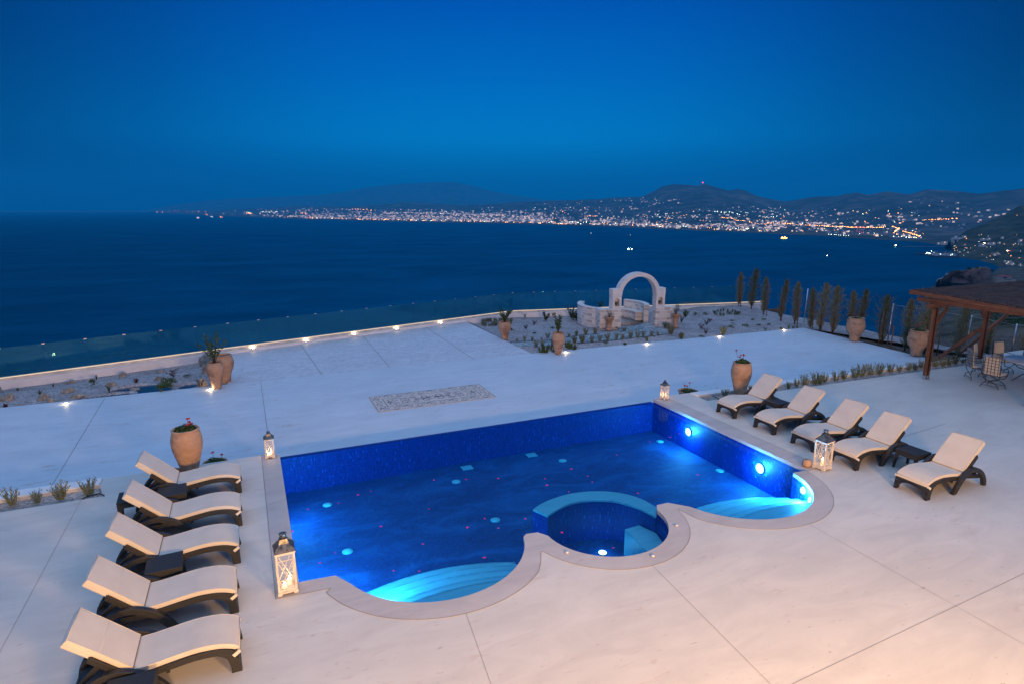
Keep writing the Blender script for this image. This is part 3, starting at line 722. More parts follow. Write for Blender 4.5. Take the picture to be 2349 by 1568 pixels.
# ------------------------------------------------------------------ sun loungers
def make_lounger(name, label, group):
    t = thing(name, label, 'sun lounger', group=group)
    # local x runs from the foot end (0) to the head, feet of the frame at y = +-0.31
    P = [(0.00, 0.235), (0.06, 0.285), (0.20, 0.335), (0.42, 0.350), (0.66, 0.325), (0.90, 0.295), (1.12, 0.285), (1.30, 0.285)]
    c = bez([(x, 0, z) for x, z in P], 5)
    top = [(p.x, p.z) for p in c]; bot = [(p.x + 0.012, p.z - 0.075) for p in c]
    mb = MB(); mb.ribbon(top, bot, -0.31, -0.265); mb.build('side_rail', M['wicker'], t, 0.006)
    mb = MB(); mb.ribbon(top, bot, 0.265, 0.31); mb.build('side_rail', M['wicker'], t, 0.006)
    mb = MB(); mb.ribbon([(x, z - 0.012) for x, z in top[2:]], [(x, z - 0.03) for x, z in top[2:]], -0.265, 0.265); mb.build('seat_deck', M['wicker'], t)
    # front apron: one arched woven panel between the two front feet
    for sy in (-1, 1): pass
    mb = MB(); n = 24; vs = []
    for k in range(n + 1):
        y = -0.31 + 0.62 * k / n; a = abs(y)
        zb = 0.0 if a > 0.245 else 0.185 * math.sqrt(max(0, 1 - (a / 0.245) ** 2.6))
        for (x, z) in ((0.0 - 0.015 * (1 - zb / 0.3), zb), (0.02, 0.28), (0.065, 0.28), (0.05 - 0.01, zb)): vs.append((x, y, z))
    fs = []
    for k in range(n):
        a = 4 * k; b = a + 4
        for i in range(4): fs.append((a + i, a + (i + 1) % 4, b + (i + 1) % 4, b + i))
    fs += [(0, 1, 2, 3)[::-1], (4 * n, 4 * n + 1, 4 * n + 2, 4 * n + 3)]
    mb.add(vs, fs); mb.build('front_apron', M['wicker'], t)
    for sy in (-1, 1):
        leg = bez([(0.02, 0, 0.0), (0.035, 0, 0.12), (0.08, 0, 0.22), (0.20, 0, 0.29)], 4)
        mb = MB(); mb.ribbon([(p.x - 0.0, p.z) for p in leg], [(p.x + 0.075 - 0.02 * i / len(leg), p.z - 0.01) for i, p in enumerate(leg)], sy * 0.312 - (0.05 if sy > 0 else 0), sy * 0.312 + (0.05 if sy < 0 else 0))
        mb.build('front_leg', M['wicker'], t, 0.004)
        # arched arm that is also the rear legs
        A = bez([(0.66, 0, 0.0), (0.76, 0, 0.17), (0.92, 0, 0.33), (1.13, 0, 0.425), (1.33, 0, 0.42), (1.54, 0, 0.30), (1.66, 0, 0.14), (1.70, 0, 0.0)], 5)
        B = bez([(0.76, 0, 0.0), (0.85, 0, 0.13), (0.98, 0, 0.265), (1.14, 0, 0.345), (1.32, 0, 0.345), (1.49, 0, 0.235), (1.58, 0, 0.11), (1.615, 0, 0.0)], 5)
        y0, y1 = (0.315, 0.385) if sy > 0 else (-0.385, -0.315)
        mb = MB(); mb.ribbon([(p.x, p.z) for p in A], [(p.x, p.z) for p in B], y0, y1); mb.build('arched_arm', M['wicker'], t, 0.008)
        mb = MB(); ya, yb = (0.24, 0.305) if sy > 0 else (-0.305, -0.24)
        mb.ribbon([(1.06, 0.315), (1.40, 0.64)], [(1.10, 0.255), (1.43, 0.575)], ya, yb); mb.build('backrest_rail', M['wicker'], t, 0.006)
        mb = MB(); mb.bar((1.62, sy * 0.2, 0.18), (1.30, sy * 0.2, 0.50), 0.035, 0.05); mb.build('backrest_strut', M['wicker'], t)
    mb = MB(); mb.ribbon([(1.02, 0.30), (1.54, 0.80)], [(1.04, 0.28), (1.56, 0.78)], -0.24, 0.24); mb.build('backrest_panel', M['wicker'], t)
    mb = MB(); mb.ribbon([(1.2, 0.26), (1.62, 0.19)], [(1.2, 0.20), (1.62, 0.13)], -0.30, 0.30); mb.build('rear_shelf', M['wicker'], t)
    mb = MB(); mb.box(0.70, 0.74, -0.30, 0.30, 0.21, 0.25); mb.build('cross_bar', M['wicker'], t)
    # two-part cushion
    S_ = [(-0.015, 0.225), (-0.005, 0.300), (0.05, 0.345), (0.20, 0.395), (0.42, 0.412), (0.66, 0.388), (0.88, 0.358), (1.04, 0.350)]
    tc = bez([(x, 0, z) for x, z in S_[1:]], 5); topc = [(p.x, p.z) for p in tc]
    bc = bez([(-0.012, 0, 0.245), (0.06, 0, 0.290), (0.20, 0, 0.338), (0.42, 0, 0.353), (0.66, 0, 0.329), (0.88, 0, 0.30), (1.05, 0, 0.292)], 5)
    m_ = min(len(topc), len(bc)); mb = MB(); mb.ribbon(topc[:m_], [(p.x, p.z) for p in bc][:m_], -0.285, 0.285)
    s_ = mb.build('seat_cushion', M['cushion'], t, 0.014)
    mb = MB()
    for sy in (-1, 1):
        mb.tube([(x, sy * 0.281, z - 0.002) for x, z in topc[:m_:2]], 0.0045, 6); mb.tube([(x, sy * 0.285, z - 0.052) for x, z in topc[4:m_:2]], 0.0045, 6)
    mb.tube([(topc[0][0] - 0.001, -0.28, topc[0][1]), (topc[0][0] - 0.001, 0.28, topc[0][1])], 0.0045, 6); mb.build('piping', M['cushion'], s_)
    mb = MB(); mb.ribbon([(1.03, 0.372), (1.30, 0.632), (1.565, 0.885)], [(1.072, 0.322), (1.345, 0.585), (1.61, 0.838)], -0.285, 0.285)
    b_ = mb.build('back_cushion', M['cushion'], t, 0.016)
    mb = MB()
    for sy in (-1, 1): mb.tube([(1.035, sy * 0.281, 0.374), (1.30, sy * 0.281, 0.633), (1.562, sy * 0.281, 0.884)], 0.0045, 6)
    mb.tube([(1.562, -0.281, 0.884), (1.562, 0.281, 0.884)], 0.0045, 6); mb.tube([(1.31, -0.284, 0.639), (1.31, 0.284, 0.639)], 0.003, 5); mb.build('piping', M['cushion'], b_)
    mb = MB(); mb.ribbon([(1.36, 0.655), (1.585, 0.868)], [(1.405, 0.60), (1.635, 0.815)], -0.288, 0.288); mb.build('cushion_pocket', M['cushion'], b_, 0.012)
    for sy in (-1, 1):
        mb = MB(); mb.ribbon([(0.00, 0.285), (0.075, 0.235)], [(-0.02, 0.25), (0.05, 0.20)], sy * 0.300 - 0.014, sy * 0.300 + 0.016); mb.build('corner_strap', M['cushion'], s_)
    return t
ROWL = 'sun loungers on the left of the pool'; ROWR = 'sun loungers on the right of the pool'
L0 = make_lounger('sun_lounger', 'nearest sun lounger of the left row, cut off by the bottom edge', ROWL)
L0.location = (-0.47, 7.06, 0); L0.rotation_euler = (0, 0, PI)
for y, lb in ((8.20, 'second nearest cream sun lounger of the left row, no table touching it'), (9.43, 'middle cream sun lounger of the left row, woven table in front of it'),
              (10.62, 'cream sun lounger of the left row between the middle one and the farthest one'), (11.94, 'farthest cream sun lounger of the left row, in front of the big ribbed jar')):
    dup(L0, (-0.49 + 0.02 * math.sin(y * 9), y, 0), PI + R(1.3 * math.sin(y * 5)), lb)
for i, (y, lb) in enumerate(((6.62, 'nearest sun lounger of the right row, standing apart to the right of the woven table'), (8.03, 'cream sun lounger behind the large white lantern, left of the woven table'),
              (9.06, 'middle cream sun lounger of the right row, its foot beside the white lantern'), (10.18, 'second farthest cream sun lounger of the right row, beside a woven table'),
              (11.42, 'farthest cream sun lounger of the right row, next to the big terracotta jar'))):
    o = dup(L0, (10.955 + 0.02 * math.sin(y * 7), y, 0), R(1.2 * math.sin(y * 4)), lb); o['group'] = ROWR

# ------------------------------------------------------------------ woven side tables
def make_table(label):
    t = thing('side_table', label, 'side table', group='woven side tables between the loungers')
    mb = MB(); mb.box(-0.225, 0.225, -0.225, 0.225, 0.385, 0.405); mb.build('table_top', M['wicker'], t, 0.006)
    mb = MB(); mb.box(-0.222, 0.222, -0.222, 0.222, 0.29, 0.384); mb.build('apron', M['wicker'], t, 0.006)
    for sx in (-1, 1):
        for sy in (-1, 1):
            mb = MB(); a, b = (0.18, 0.222); c = 0.205
            v = []
            for z, e0, e1 in ((0.292, 0.165, 0.220), (0.0, 0.200, 0.238)):
                v += [(sx * e0, sy * e0, z), (sx * e1, sy * e0, z), (sx * e1, sy * e1, z), (sx * e0, sy * e1, z)]
            mb.add(v, [(0, 1, 2, 3), (7, 6, 5, 4), (0, 4, 5, 1), (1, 5, 6, 2), (2, 6, 7, 3), (3, 7, 4, 0)]); mb.build('leg', M['wicker'], t)
    return t
T0 = make_table('dark woven side table between the nearest right lounger and its neighbour'); T0.location = (12.07, 7.34, 0)
dup(T0, (12.07, 10.85, 0), R(3), 'dark woven side table between the two farthest right loungers')
dup(T0, (-1.42, 8.86, 0), R(2), 'dark woven side table beside the middle lounger of the left row')
dup(T0, (-1.55, 11.32, 0), R(4), 'dark woven side table in front of the farthest left lounger')
dup(T0, (-1.49, 6.40, 0), R(-2), 'dark woven side table at the bottom edge, beside the nearest left lounger')
dup(T0, (-2.14, 11.36, 0), R(3), 'dark woven side table partly hidden between the backs of the two farthest left loungers')

# ------------------------------------------------------------------ lanterns
def make_lantern(name, label, loc, hh, wd, rz=0, candles=((0, 0, 0.05),), e=1.6):
    t = thing(name, label, 'lantern', loc, rz, 'white wooden candle lanterns around the pool')
    k = hh; w = wd / 2; zb, zt = 0.07 * k, 0.70 * k
    mb = MB()
    for sx in (-1, 1):
        for sy in (-1, 1): mb.box(*sorted((sx * (w + 0.008), sx * (w - 0.05))), *sorted((sy * (w + 0.008), sy * (w - 0.05))), 0, 0.028)
    mb.box(-w - 0.008, w + 0.008, -w - 0.008, w + 0.008, 0.024, 0.05); mb.box(-w + 0.005, w - 0.005, -w + 0.005, w - 0.005, 0.05, zb); mb.build('base', M['white_wood'], t, 0.003)
    pw = 0.026
    for sx in (-1, 1):
        for sy in (-1, 1):
            mb = MB(); mb.box(*sorted((sx * w, sx * (w - pw))), *sorted((sy * w, sy * (w - pw))), zb, zt); mb.build('post', M['white_wood'], t, 0.002)
    mb = MB(); mb.box(-w - 0.012, w + 0.012, -w - 0.012, w + 0.012, zt, zt + 0.018); mb.build('top_frame', M['white_wood'], t, 0.003)
    for q in range(4):
        rot = Matrix.Rotation(q * PI / 2, 4, 'Z'); mb = MB(); mb.M = rot
        zc = zb + (zt - zb) * 0.80; y = w - 0.012
        mb.box(-w + pw, w - pw, y - 0.006, y + 0.006, zb, zb + 0.022); mb.box(-w + pw, w - pw, y - 0.006, y + 0.006, zt - 0.022, zt)
        mb.box(-w + pw, w - pw, y - 0.005, y + 0.005, zc, zc + 0.012)
        mb.bar((-w + pw, y + 0.004, zb + 0.02), (w - pw, y + 0.004, zc), 0.010, 0.010, (0, 1, 0)); mb.bar((w - pw, y - 0.003, zb + 0.02), (-w + pw, y - 0.003, zc), 0.010, 0.010, (0, 1, 0))
        mb.build('cross_brace', M['white_wood'], t)
        mb = MB(); mb.M = rot; mb.box(-w + pw, w - pw, y - 0.017, y - 0.015, zb, zt); mb.build('pane', M['clear_glass'], t)
    prof = [(w + 0.010, zt + 0.018), (w + 0.012, zt + 0.03), (w * 0.95, zt + 0.06 * k), (w * 0.72, zt + 0.10 * k), (w * 0.52, zt + 0.13 * k), (w * 0.42, zt + 0.18 * k), (w * 0.38, zt + 0.20 * k)]
    mb = MB(); vs = []
    for r_, z in prof: vs += [(-r_, -r_, z), (r_, -r_, z), (r_, r_, z), (-r_, r_, z)]
    n_ = len(prof); mb.add(vs, [(4 * i + j, 4 * i + (j + 1) % 4, 4 * i + 4 + (j + 1) % 4, 4 * i + 4 + j) for i in range(n_ - 1) for j in range(4)] + [(4 * n_ - 4, 4 * n_ - 3, 4 * n_ - 2, 4 * n_ - 1)])
    rf = mb.build('roof', M['lantern_metal'], t)
    z0 = prof[-1][1]; mb = MB(); mb.lathe([(w * 0.34, z0 - 0.005), (w * 0.30, z0 + 0.02 * k), (w * 0.36, z0 + 0.035 * k), (w * 0.30, z0 + 0.055 * k), (w * 0.42, z0 + 0.07 * k), (w * 0.40, z0 + 0.078 * k), (w * 0.2, z0 + 0.078 * k)], 16)
    mb.build('chimney_cap', M['lantern_metal'], rf)
    mb = MB(); mb.tube([(w * 1.02, 0, zt + 0.03), (w * 1.15, 0, zt + 0.10 * k), (w * 0.8, 0, zt + 0.15 * k), (w * 0.40, 0, zt + 0.2 * k)], 0.004, 6); mb.tube([(-w * 1.02, 0, zt + 0.03), (-w * 1.15, 0, zt + 0.10 * k), (-w * 0.8, 0, zt + 0.15 * k), (-w * 0.40, 0, zt + 0.2 * k)], 0.004, 6)
    mb.build('handle', M['lantern_metal'], t)
    for i, (cx, cy, ch) in enumerate(candles):
        mb = MB(); mb.lathe([(0.032, zb), (0.032, zb + ch), (0.028, zb + ch + 0.002), (0.006, zb + ch - 0.006)], 16, (cx, cy, 0))
        mb.cur = 1; mb.lathe([(0.001, zb + ch), (0.011, zb + ch + 0.012), (0.009, zb + ch + 0.028), (0.001, zb + ch + 0.05)], 10, (cx, cy, 0)); mb.build('candle', [M['wax'], M['flame']], t)
        c, s_ = math.cos(rz), math.sin(rz)
        lamp('candle_light', 'POINT', (loc[0] + cx * c - cy * s_, loc[1] + cx * s_ + cy * c, loc[2] + zb + ch + 0.075), e, (1.0, 0.55, 0.24), 0.02)
    return t
make_lantern('candle_lantern', 'tall white wooden lantern with two candles at the near left corner of the pool', (0.12, 8.14, 0.012), 0.88, 0.25, R(2), ((-0.035, -0.03, 0.05), (0.04, 0.045, 0.07)), 0.35)
make_lantern('candle_lantern', 'tall white wooden lantern at the near right pool corner, before the loungers', (10.42, 8.08, 0.012), 0.84, 0.25, R(6), ((0, 0, 0.13),), 0.25)
make_lantern('candle_lantern', 'small white wooden lantern at the far left corner of the pool', (0.09, 13.20, 0.012), 0.58, 0.185, R(-3), ((0.02, 0.01, 0.04), (-0.03, -0.03, 0.03)), 0.45)
make_lantern('candle_lantern', 'small white wooden lantern at the far right corner of the pool', (10.33, 13.14, 0.012), 0.55, 0.175, R(8), ((0, 0, 0.04), (0.04, 0.03, 0.03)), 0.5)
mb = MB(); mb.lathe([(0.0, 0), (0.075, 0), (0.09, 0.05), (0.085, 0.12), (0.06, 0.14), (0.0, 0.14)], 16, (10.22, 8.28, 0.012)); o = mb.build('pottery_shell', M['terracotta']); tag(o, 'small rough brown ornament standing behind the big lantern at the near right pool corner', 'ornament')

# ------------------------------------------------------------------ foliage pieces
def leaf(mb, p, d, L, wd, up=None):
    d = Vector(d).normalized(); s_ = d.cross(up if up else Vector((random.uniform(-1, 1), random.uniform(-1, 1), random.uniform(-1, 1))))
    if s_.length < 1e-3: s_ = d.orthogonal()
    s_.normalize(); p = Vector(p)
    mb.add([p, p + d * L * 0.45 + s_ * wd / 2, p + d * L, p + d * L * 0.45 - s_ * wd / 2], [(0, 1, 2, 3)])
def rnd_dir(up=0.5):
    a = random.uniform(0, 2 * PI); z = random.uniform(-0.3, 1) * (1 - up) + up
    r_ = math.sqrt(max(0.02, 1 - min(0.98, abs(z)) ** 2)); return Vector((r_ * math.cos(a), r_ * math.sin(a), z))
def me_lavender(seed, hh=0.3, spread=0.16, n=26, m='lavender', lw=0.012):
    random.seed(seed); mb = MB()
    for i in range(n):
        a = random.uniform(0, 2 * PI); r0 = random.uniform(0, spread * 0.35); tip = random.uniform(0.3, 1.0) * spread; h_ = hh * random.uniform(0.55, 1.0)
        b0 = Vector((r0 * math.cos(a), r0 * math.sin(a), 0)); b1 = Vector((tip * math.cos(a), tip * math.sin(a), h_))
        for k in range(9):
            t_ = 0.12 + 0.88 * k / 8; q = b0.lerp(b1, t_); 
            for j in range(2): leaf(mb, q, (b1 - b0).normalized() + rnd_dir(0.1) * 0.6, hh * 0.17, lw * random.uniform(0.8, 1.4))
    return mb.mesh('lavender', M[m])
def me_bush(seed, hh, rad, n, m, lw=0.03, ll=0.05, flat_=0.7):
    random.seed(seed); mb = MB()
    cl = [(random.uniform(-1, 1) * rad * 0.7, random.uniform(-1, 1) * rad * 0.7, hh * random.uniform(0.3, 0.85), random.uniform(0.3, 0.55) * rad) for _ in range(7)]
    for i in range(n):
        c = random.choice(cl); d_ = rnd_dir(0.15); q = Vector(c[:3]) + Vector((d_.x, d_.y, d_.z * flat_)) * c[3] * random.uniform(0.5, 1.1)
        if q.z < 0.01: q.z = 0.01 + random.random() * 0.03
        leaf(mb, q, d_ + Vector((0, 0, 0.3)), ll * random.uniform(0.6, 1.3), lw * random.uniform(0.7, 1.3))
    return mb.mesh('bush', M[m])
def me_sparse(seed, hh, m, stems=5, ll=0.045, leaves=12, lean=0.5, branchy=False, lw=None):
    random.seed(seed); mb = MB(); mb.cur = 0
    for i in range(stems):
        a = 2 * PI * i / stems + random.uniform(-0.4, 0.4); r_ = lean * hh * random.uniform(0.3, 1); h_ = hh * random.uniform(0.6, 1)
        pts = [Vector((0, 0, 0)), Vector((r_ * 0.35 * math.cos(a), r_ * 0.35 * math.sin(a), h_ * 0.4)), Vector((r_ * math.cos(a), r_ * math.sin(a), h_))]
        mb.cur = 0; mb.tube(pts, [hh * 0.016, hh * 0.012, hh * 0.006], 5)
        mb.cur = 1
        for k in range(leaves):
            t_ = random.uniform(0.25, 1.0); q = pts[0].lerp(pts[1], t_ * 2) if t_ < 0.5 else pts[1].lerp(pts[2], t_ * 2 - 1)
            leaf(mb, q, rnd_dir(0.3), ll * random.uniform(0.7, 1.3), lw or ll * 0.5)
    return mb.mesh('sparse_plant', [M['bark'], M[m]])
def me_agave(seed, hh, n=9, m='agave', spread=0.45, wd=0.05):
    random.seed(seed); mb = MB()
    for i in range(n):
        a = 2 * PI * i / n + random.uniform(-0.2, 0.2); sp = spread * random.uniform(0.3, 1.1); h_ = hh * random.uniform(0.6, 1)
        d_ = Vector((math.cos(a), math.sin(a), 0)); s_ = Vector((-d_.y, d_.x, 0)); vs = []; K = 5
        for k in range(K + 1):
            t_ = k / K; q = d_ * sp * h_ * (t_ ** 1.6) * 1.2 + Vector((0, 0, h_ * t_)); ww = wd / 2 * (1 - t_) ** 0.6 * (0.7 + 0.5 * t_)
            vs += [q - s_ * ww, q + d_ * ww * 0.5 * -1, q + s_ * ww]
        fs = []
        for k in range(K):
            o = 3 * k; fs += [(o, o + 1, o + 4, o + 3), (o + 1, o + 2, o + 5, o + 4), (o + 2, o, o + 3, o + 5)]
        mb.add(vs, fs)
    return mb.mesh('agave', M[m])
LAV = [me_lavender(i, 0.30, 0.13, 22) for i in range(4)]
LAVW = [me_lavender(20 + i, 0.26, 0.22, 30) for i in range(2)]
SUC = [me_lavender(40 + i, 0.28, 0.13, 16, 'green', 0.022) for i in range(3)]

# ------------------------------------------------------------------ jars and pots
def ribs(prof, z0, z1, n, amp):
    out = []; zs = [z for _, z in prof]
    N_ = 90; zA, zB = prof[0][1], prof[-1][1]
    def rad(z):
        for (r0, a), (r1, b) in zip(prof, prof[1:]):
            if a <= z <= b: return r0 + (r1 - r0) * (z - a) / max(1e-6, b - a)
        return prof[-1][0]
    sm = bez([(r_, 0, z) for r_, z in prof], 10)
    for p in sm:
        r_ = p.x
        if z0 < p.z < z1: pass
        out.append((r_, p.z))
    fine = []
    for (r0, a), (r1, b) in zip(out, out[1:]):
        K = max(1, int(abs(b - a) / 0.006)) if z0 < (a + b) / 2 < z1 else 1
        for k in range(K):
            t_ = k / K; z = a + (b - a) * t_; r_ = r0 + (r1 - r0) * t_
            if z0 < z < z1: r_ += amp * math.cos((z - z0) / (z1 - z0) * 2 * PI * n)
            fine.append((r_, z))
    fine.append(out[-1]); return fine
def make_jar(label, loc, prof, ribz=None, nrib=0, amp=0.004, feet=False, handles=0, rz=0, name='terracotta_jar', group='terracotta jars', bands=()):
    t = thing(name, label, 'jar', loc, rz, group)
    f = 0.03 if feet else 0.0
    body = ribs(prof, *(ribz if ribz else (0, 0)), nrib, amp)
    R_, Z_ = prof[-1]
    body = [(r_, z + f) for r_, z in body]
    for bz in bands: body = [(r_ + 0.009 * math.exp(-((z - f - bz) / 0.008) ** 2), z) for r_, z in body]
    body += [(R_ + 0.020, Z_ + f + 0.004), (R_ + 0.024, Z_ + f + 0.020), (R_ + 0.012, Z_ + f + 0.036), (R_ - 0.016, Z_ + f + 0.034), (R_ - 0.022, Z_ + f + 0.0), (R_ - 0.012, Z_ + f - 0.10)]
    mb = MB(); mb.lathe(body, 40); mb.build('body', M['terracotta'], t)
    mb = MB(); mb.lathe([(R_ - 0.014, Z_ + f - 0.055), (0.001, Z_ + f - 0.045)], 24, caps=False); mb.build('earth', M['earth'], t)
    if feet:
        mb = MB()
        for k in range(3):
            a = 2 * PI * k / 3 + 0.6; c, s_ = math.cos(a) * prof[0][0] * 0.85, math.sin(a) * prof[0][0] * 0.85; mb.box(c - 0.025, c + 0.025, s_ - 0.025, s_ + 0.025, 0, f)
        mb.build('support_block', M['coping'], t)
    for k in range(handles):
        a = 2 * PI * k / handles + 0.5; u = Vector((math.cos(a), math.sin(a), 0)); z = Z_ + f - 0.06
        mb = MB(); mb.tube([u * (R_ + 0.0) + Vector((0, 0, z + 0.03)), u * (R_ + 0.075) + Vector((0, 0, z + 0.01)), u * (R_ + 0.085) + Vector((0, 0, z - 0.06)), u * (R_ + 0.035) + Vector((0, 0, z - 0.11))], 0.014, 8); mb.build('handle', M['terracotta'], t)
    return t, Z_ + f - 0.05
PA = [(0.150, 0), (0.165, 0.09), (0.212, 0.30), (0.268, 0.52), (0.282, 0.68), (0.265, 0.82), (0.232, 0.90)]        # wide ribbed jar
PB = [(0.135, 0), (0.15, 0.10), (0.20, 0.30), (0.255, 0.50), (0.268, 0.62), (0.24, 0.74), (0.195, 0.81)]        # slender jar
PC = [(0.16, 0), (0.165, 0.12), (0.20, 0.26), (0.27, 0.44), (0.285, 0.56), (0.26, 0.67), (0.215, 0.73)]
PD = [(0.20, 0), (0.21, 0.20), (0.27, 0.32), (0.355, 0.48), (0.375, 0.62), (0.345, 0.78), (0.30, 0.90), (0.295, 0.95)]  # footed pithos
GER = []
def geranium(parent_loc, ztop, rad, seed, blooms, hh=0.16, label='', wilt=False):
    """geranium growing in a pot: foliage, stems and red flower heads"""
    random.seed(seed)
    t = thing('geranium', label, 'plant', (parent_loc[0], parent_loc[1], parent_loc[2] + ztop), 0, 'geraniums planted in the jars')
    mb = MB()
    for i in range(190):
        a = random.uniform(0, 2 * PI); r_ = rad * math.sqrt(random.random()); z = hh * (0.25 + 0.75 * random.random()) * (1 - (r_ / rad) ** 2 * 0.6)
        q = Vector((r_ * math.cos(a), r_ * math.sin(a), z)); nd = rnd_dir(0.55)
        s_ = nd.orthogonal().normalized(); w_ = nd.cross(s_); L = random.uniform(0.022, 0.036)
        mb.add([q + (s_ * math.cos(k * PI / 3) + w_ * math.sin(k * PI / 3)) * L for k in range(6)], [tuple(range(6))])
    mb.build('foliage', M['green'], t)
    for bx, by, bz in blooms:
        mb = MB(); mb.tube([(bx * 0.4, by * 0.4, 0.02), (bx * 0.8, by * 0.8, bz * 0.6), (bx, by, bz)], 0.004, 5); st = mb.build('stem', M['green'], t)
        mb = MB()
        for i in range(34): leaf(mb, Vector((bx, by, bz)) + rnd_dir(0.2) * 0.028 * random.random(), rnd_dir(0.2), 0.028, 0.026)
        mb.build('flower_head', M['red'], st)
    return t
def shrub_in_pot(loc, ztop, seed, hh, label, stems=5, lean=0.5, m='green', leaves=40, ll=0.05):
    random.seed(seed); t = thing('potted_shrub', label, 'plant', (loc[0], loc[1], loc[2] + ztop), 0)
    sm = MB(); lf = MB()
    for i in range(stems):
        a = 2 * PI * i / stems + random.uniform(-0.5, 0.5); r_ = lean * hh * random.uniform(0.3, 1); h_ = hh * random.uniform(0.6, 1)
        pts = [Vector((0, 0, 0)), Vector((r_ * 0.3 * math.cos(a), r_ * 0.3 * math.sin(a), h_ * 0.45)), Vector((r_ * math.cos(a), r_ * math.sin(a), h_))]
        sm.tube(pts, [0.011, 0.009, 0.005], 6)
        for k in range(leaves):
            t_ = random.uniform(0.35, 1.08); q = pts[0].lerp(pts[1], t_ * 2) if t_ < 0.5 else pts[1].lerp(pts[2], t_ * 2 - 1)
            leaf(lf, q + rnd_dir(0) * random.random() * 0.07, rnd_dir(0.25), ll * random.uniform(0.6, 1.2), ll * 0.62)
    sm.build('stem', M['bark'], t); lf.build('foliage', M[m], t); return t
v7 = (-1.42, 13.02, 0.0); j, zt = make_jar('large ribbed terracotta jar behind the farthest left lounger', v7, PA, (0.12, 0.76), 20, 0.007)
geranium(v7, zt, 0.20, 5, [(0.06, 0.05, 0.25), (0.09, 0.0, 0.20), (0.12, -0.03, 0.17), (0.05, -0.05, 0.16)], 0.17, 'geranium with a few red flowers in the large ribbed jar on the left')
v8 = (12.64, 12.70, 0.0); j, zt = make_jar('large ribbed terracotta jar behind the farthest right lounger', v8, PA, (0.12, 0.76), 16, 0.006)
geranium(v8, zt, 0.19, 9, [(-0.20, 0.05, 0.42), (-0.14, -0.02, 0.24), (-0.05, 0.02, 0.27), (0.02, 0.0, 0.29), (0.09, 0.05, 0.25)], 0.20, 'geranium with red flowers in the large jar behind the right loungers')
v1 = (-1.24, 20.92, LZ); j, zt = make_jar('tall ribbed terracotta jar at the corner of the left gravel bed', v1, PB, (0.28, 0.70), 20, 0.004, feet=True)
shrub_in_pot(v1, zt, 3, 0.92, 'leafy green shrub with long bare stems growing from the tall ribbed jar on the left', 8, 0.60, leaves=55, ll=0.075)
v2 = (-1.02, 21.75, LZ - 0.02); j, zt = make_jar('terracotta jar standing in the gravel behind the tall ribbed jar', (v2[0], v2[1], v2[2]), [(r_ * 1.12, z * 1.22) for r_, z in PC], bands=(0.42, 0.7))
v3 = (10.16, 24.22, LZ); j, zt = make_jar('two-handled terracotta jar at the left corner of the garden', v3, PC, handles=3, bands=(0.30, 0.45))
shrub_in_pot(v3, zt, 12, 0.55, 'small leafy shrub in the two-handled jar at the garden corner', 7, 0.7, leaves=60, ll=0.085)
v4 = (10.99, 20.72, LZ); j, zt = make_jar('smooth slender terracotta jar at the front corner of the garden', v4, PB, (0.2, 0.6), 9, 0.0015, feet=True)
shrub_in_pot(v4, zt, 15, 0.75, 'upright leafy shrub in the smooth slender jar', 5, 0.28, leaves=70, ll=0.085)
v5 = (23.93, 17.72, LZ); j, zt = make_jar('footed terracotta jar on the terrace corner below the cypresses', v5, PD, (0.3, 0.8), 14, 0.001, feet=True, handles=3, bands=(0.30, 0.47, 0.80))
geranium(v5, zt, 0.24, 22, [(0.05, 0.0, 0.18), (-0.08, 0.05, 0.22)], 0.12, 'low geranium in the footed jar below the cypresses')
v6 = (23.70, 14.86, LZ); j, zt = make_jar('banded terracotta jar half hidden behind the pergola post', v6, PD, (0.3, 0.8), 14, 0.001, feet=True, handles=3, bands=(0.22, 0.40, 0.55, 0.66, 0.86))
geranium(v6, zt, 0.24, 27, [(-0.12, 0.0, 0.26), (-0.05, 0.05, 0.27), (0.10, 0.0, 0.34), (-0.18, 0.03, 0.22)], 0.14, 'geranium with red flowers in the banded jar behind the pergola post')
UR = [(0.165, 0), (0.17, 0.05), (0.12, 0.10), (0.115, 0.14), (0.125, 0.30), (0.145, 0.45), (0.19, 0.57), (0.225, 0.61)]
u1 = (15.41, 23.97, LZ); j, zt = make_jar('waisted terracotta urn standing against the left wing of the stone arch', u1, UR, name='terracotta_urn', group='terracotta urns beside the arch')
shrub_in_pot(u1, zt, 31, 0.42, 'bare-stemmed small shrub in the urn left of the arch', 6, 0.55, leaves=6, ll=0.045)
u2 = (18.74, 23.30, LZ); j, zt = make_jar('waisted terracotta urn standing against the right wing of the stone arch', u2, UR, name='terracotta_urn', group='terracotta urns beside the arch')
shrub_in_pot(u2, zt, 33, 0.50, 'dense upright succulent in the urn right of the arch', 3, 0.25, leaves=55)
BW = [(0.10, 0), (0.14, 0.06), (0.21, 0.16), (0.25, 0.24)]
b1 = (-1.02, 13.78, LZ); j, zt = make_jar('low terracotta bowl half hidden behind the large left jar', b1, [(r_ * 0.95, z * 1.1) for r_, z in BW], name='terracotta_bowl', group='low terracotta bowls on the lower terrace')
geranium(b1, zt, 0.17, 41, [(-0.02, 0.0, 0.30), (0.15, 0.05, 0.20)], 0.20, 'straggly geranium in the low bowl beside the large left jar')
b2 = (11.72, 13.80, LZ); j, zt = make_jar('low terracotta bowl beyond the terrace edge at the far right pool corner', b2, [(r_ * 1.12, z * 1.3) for r_, z in BW], name='terracotta_bowl', group='low terracotta bowls on the lower terrace')
geranium(b2, zt, 0.20, 44, [(-0.16, 0.0, 0.25), (-0.12, 0.03, 0.24), (-0.04, 0.02, 0.21), (0.08, 0.05, 0.29)], 0.14, 'geranium with red flowers in the low bowl beyond the terrace edge')
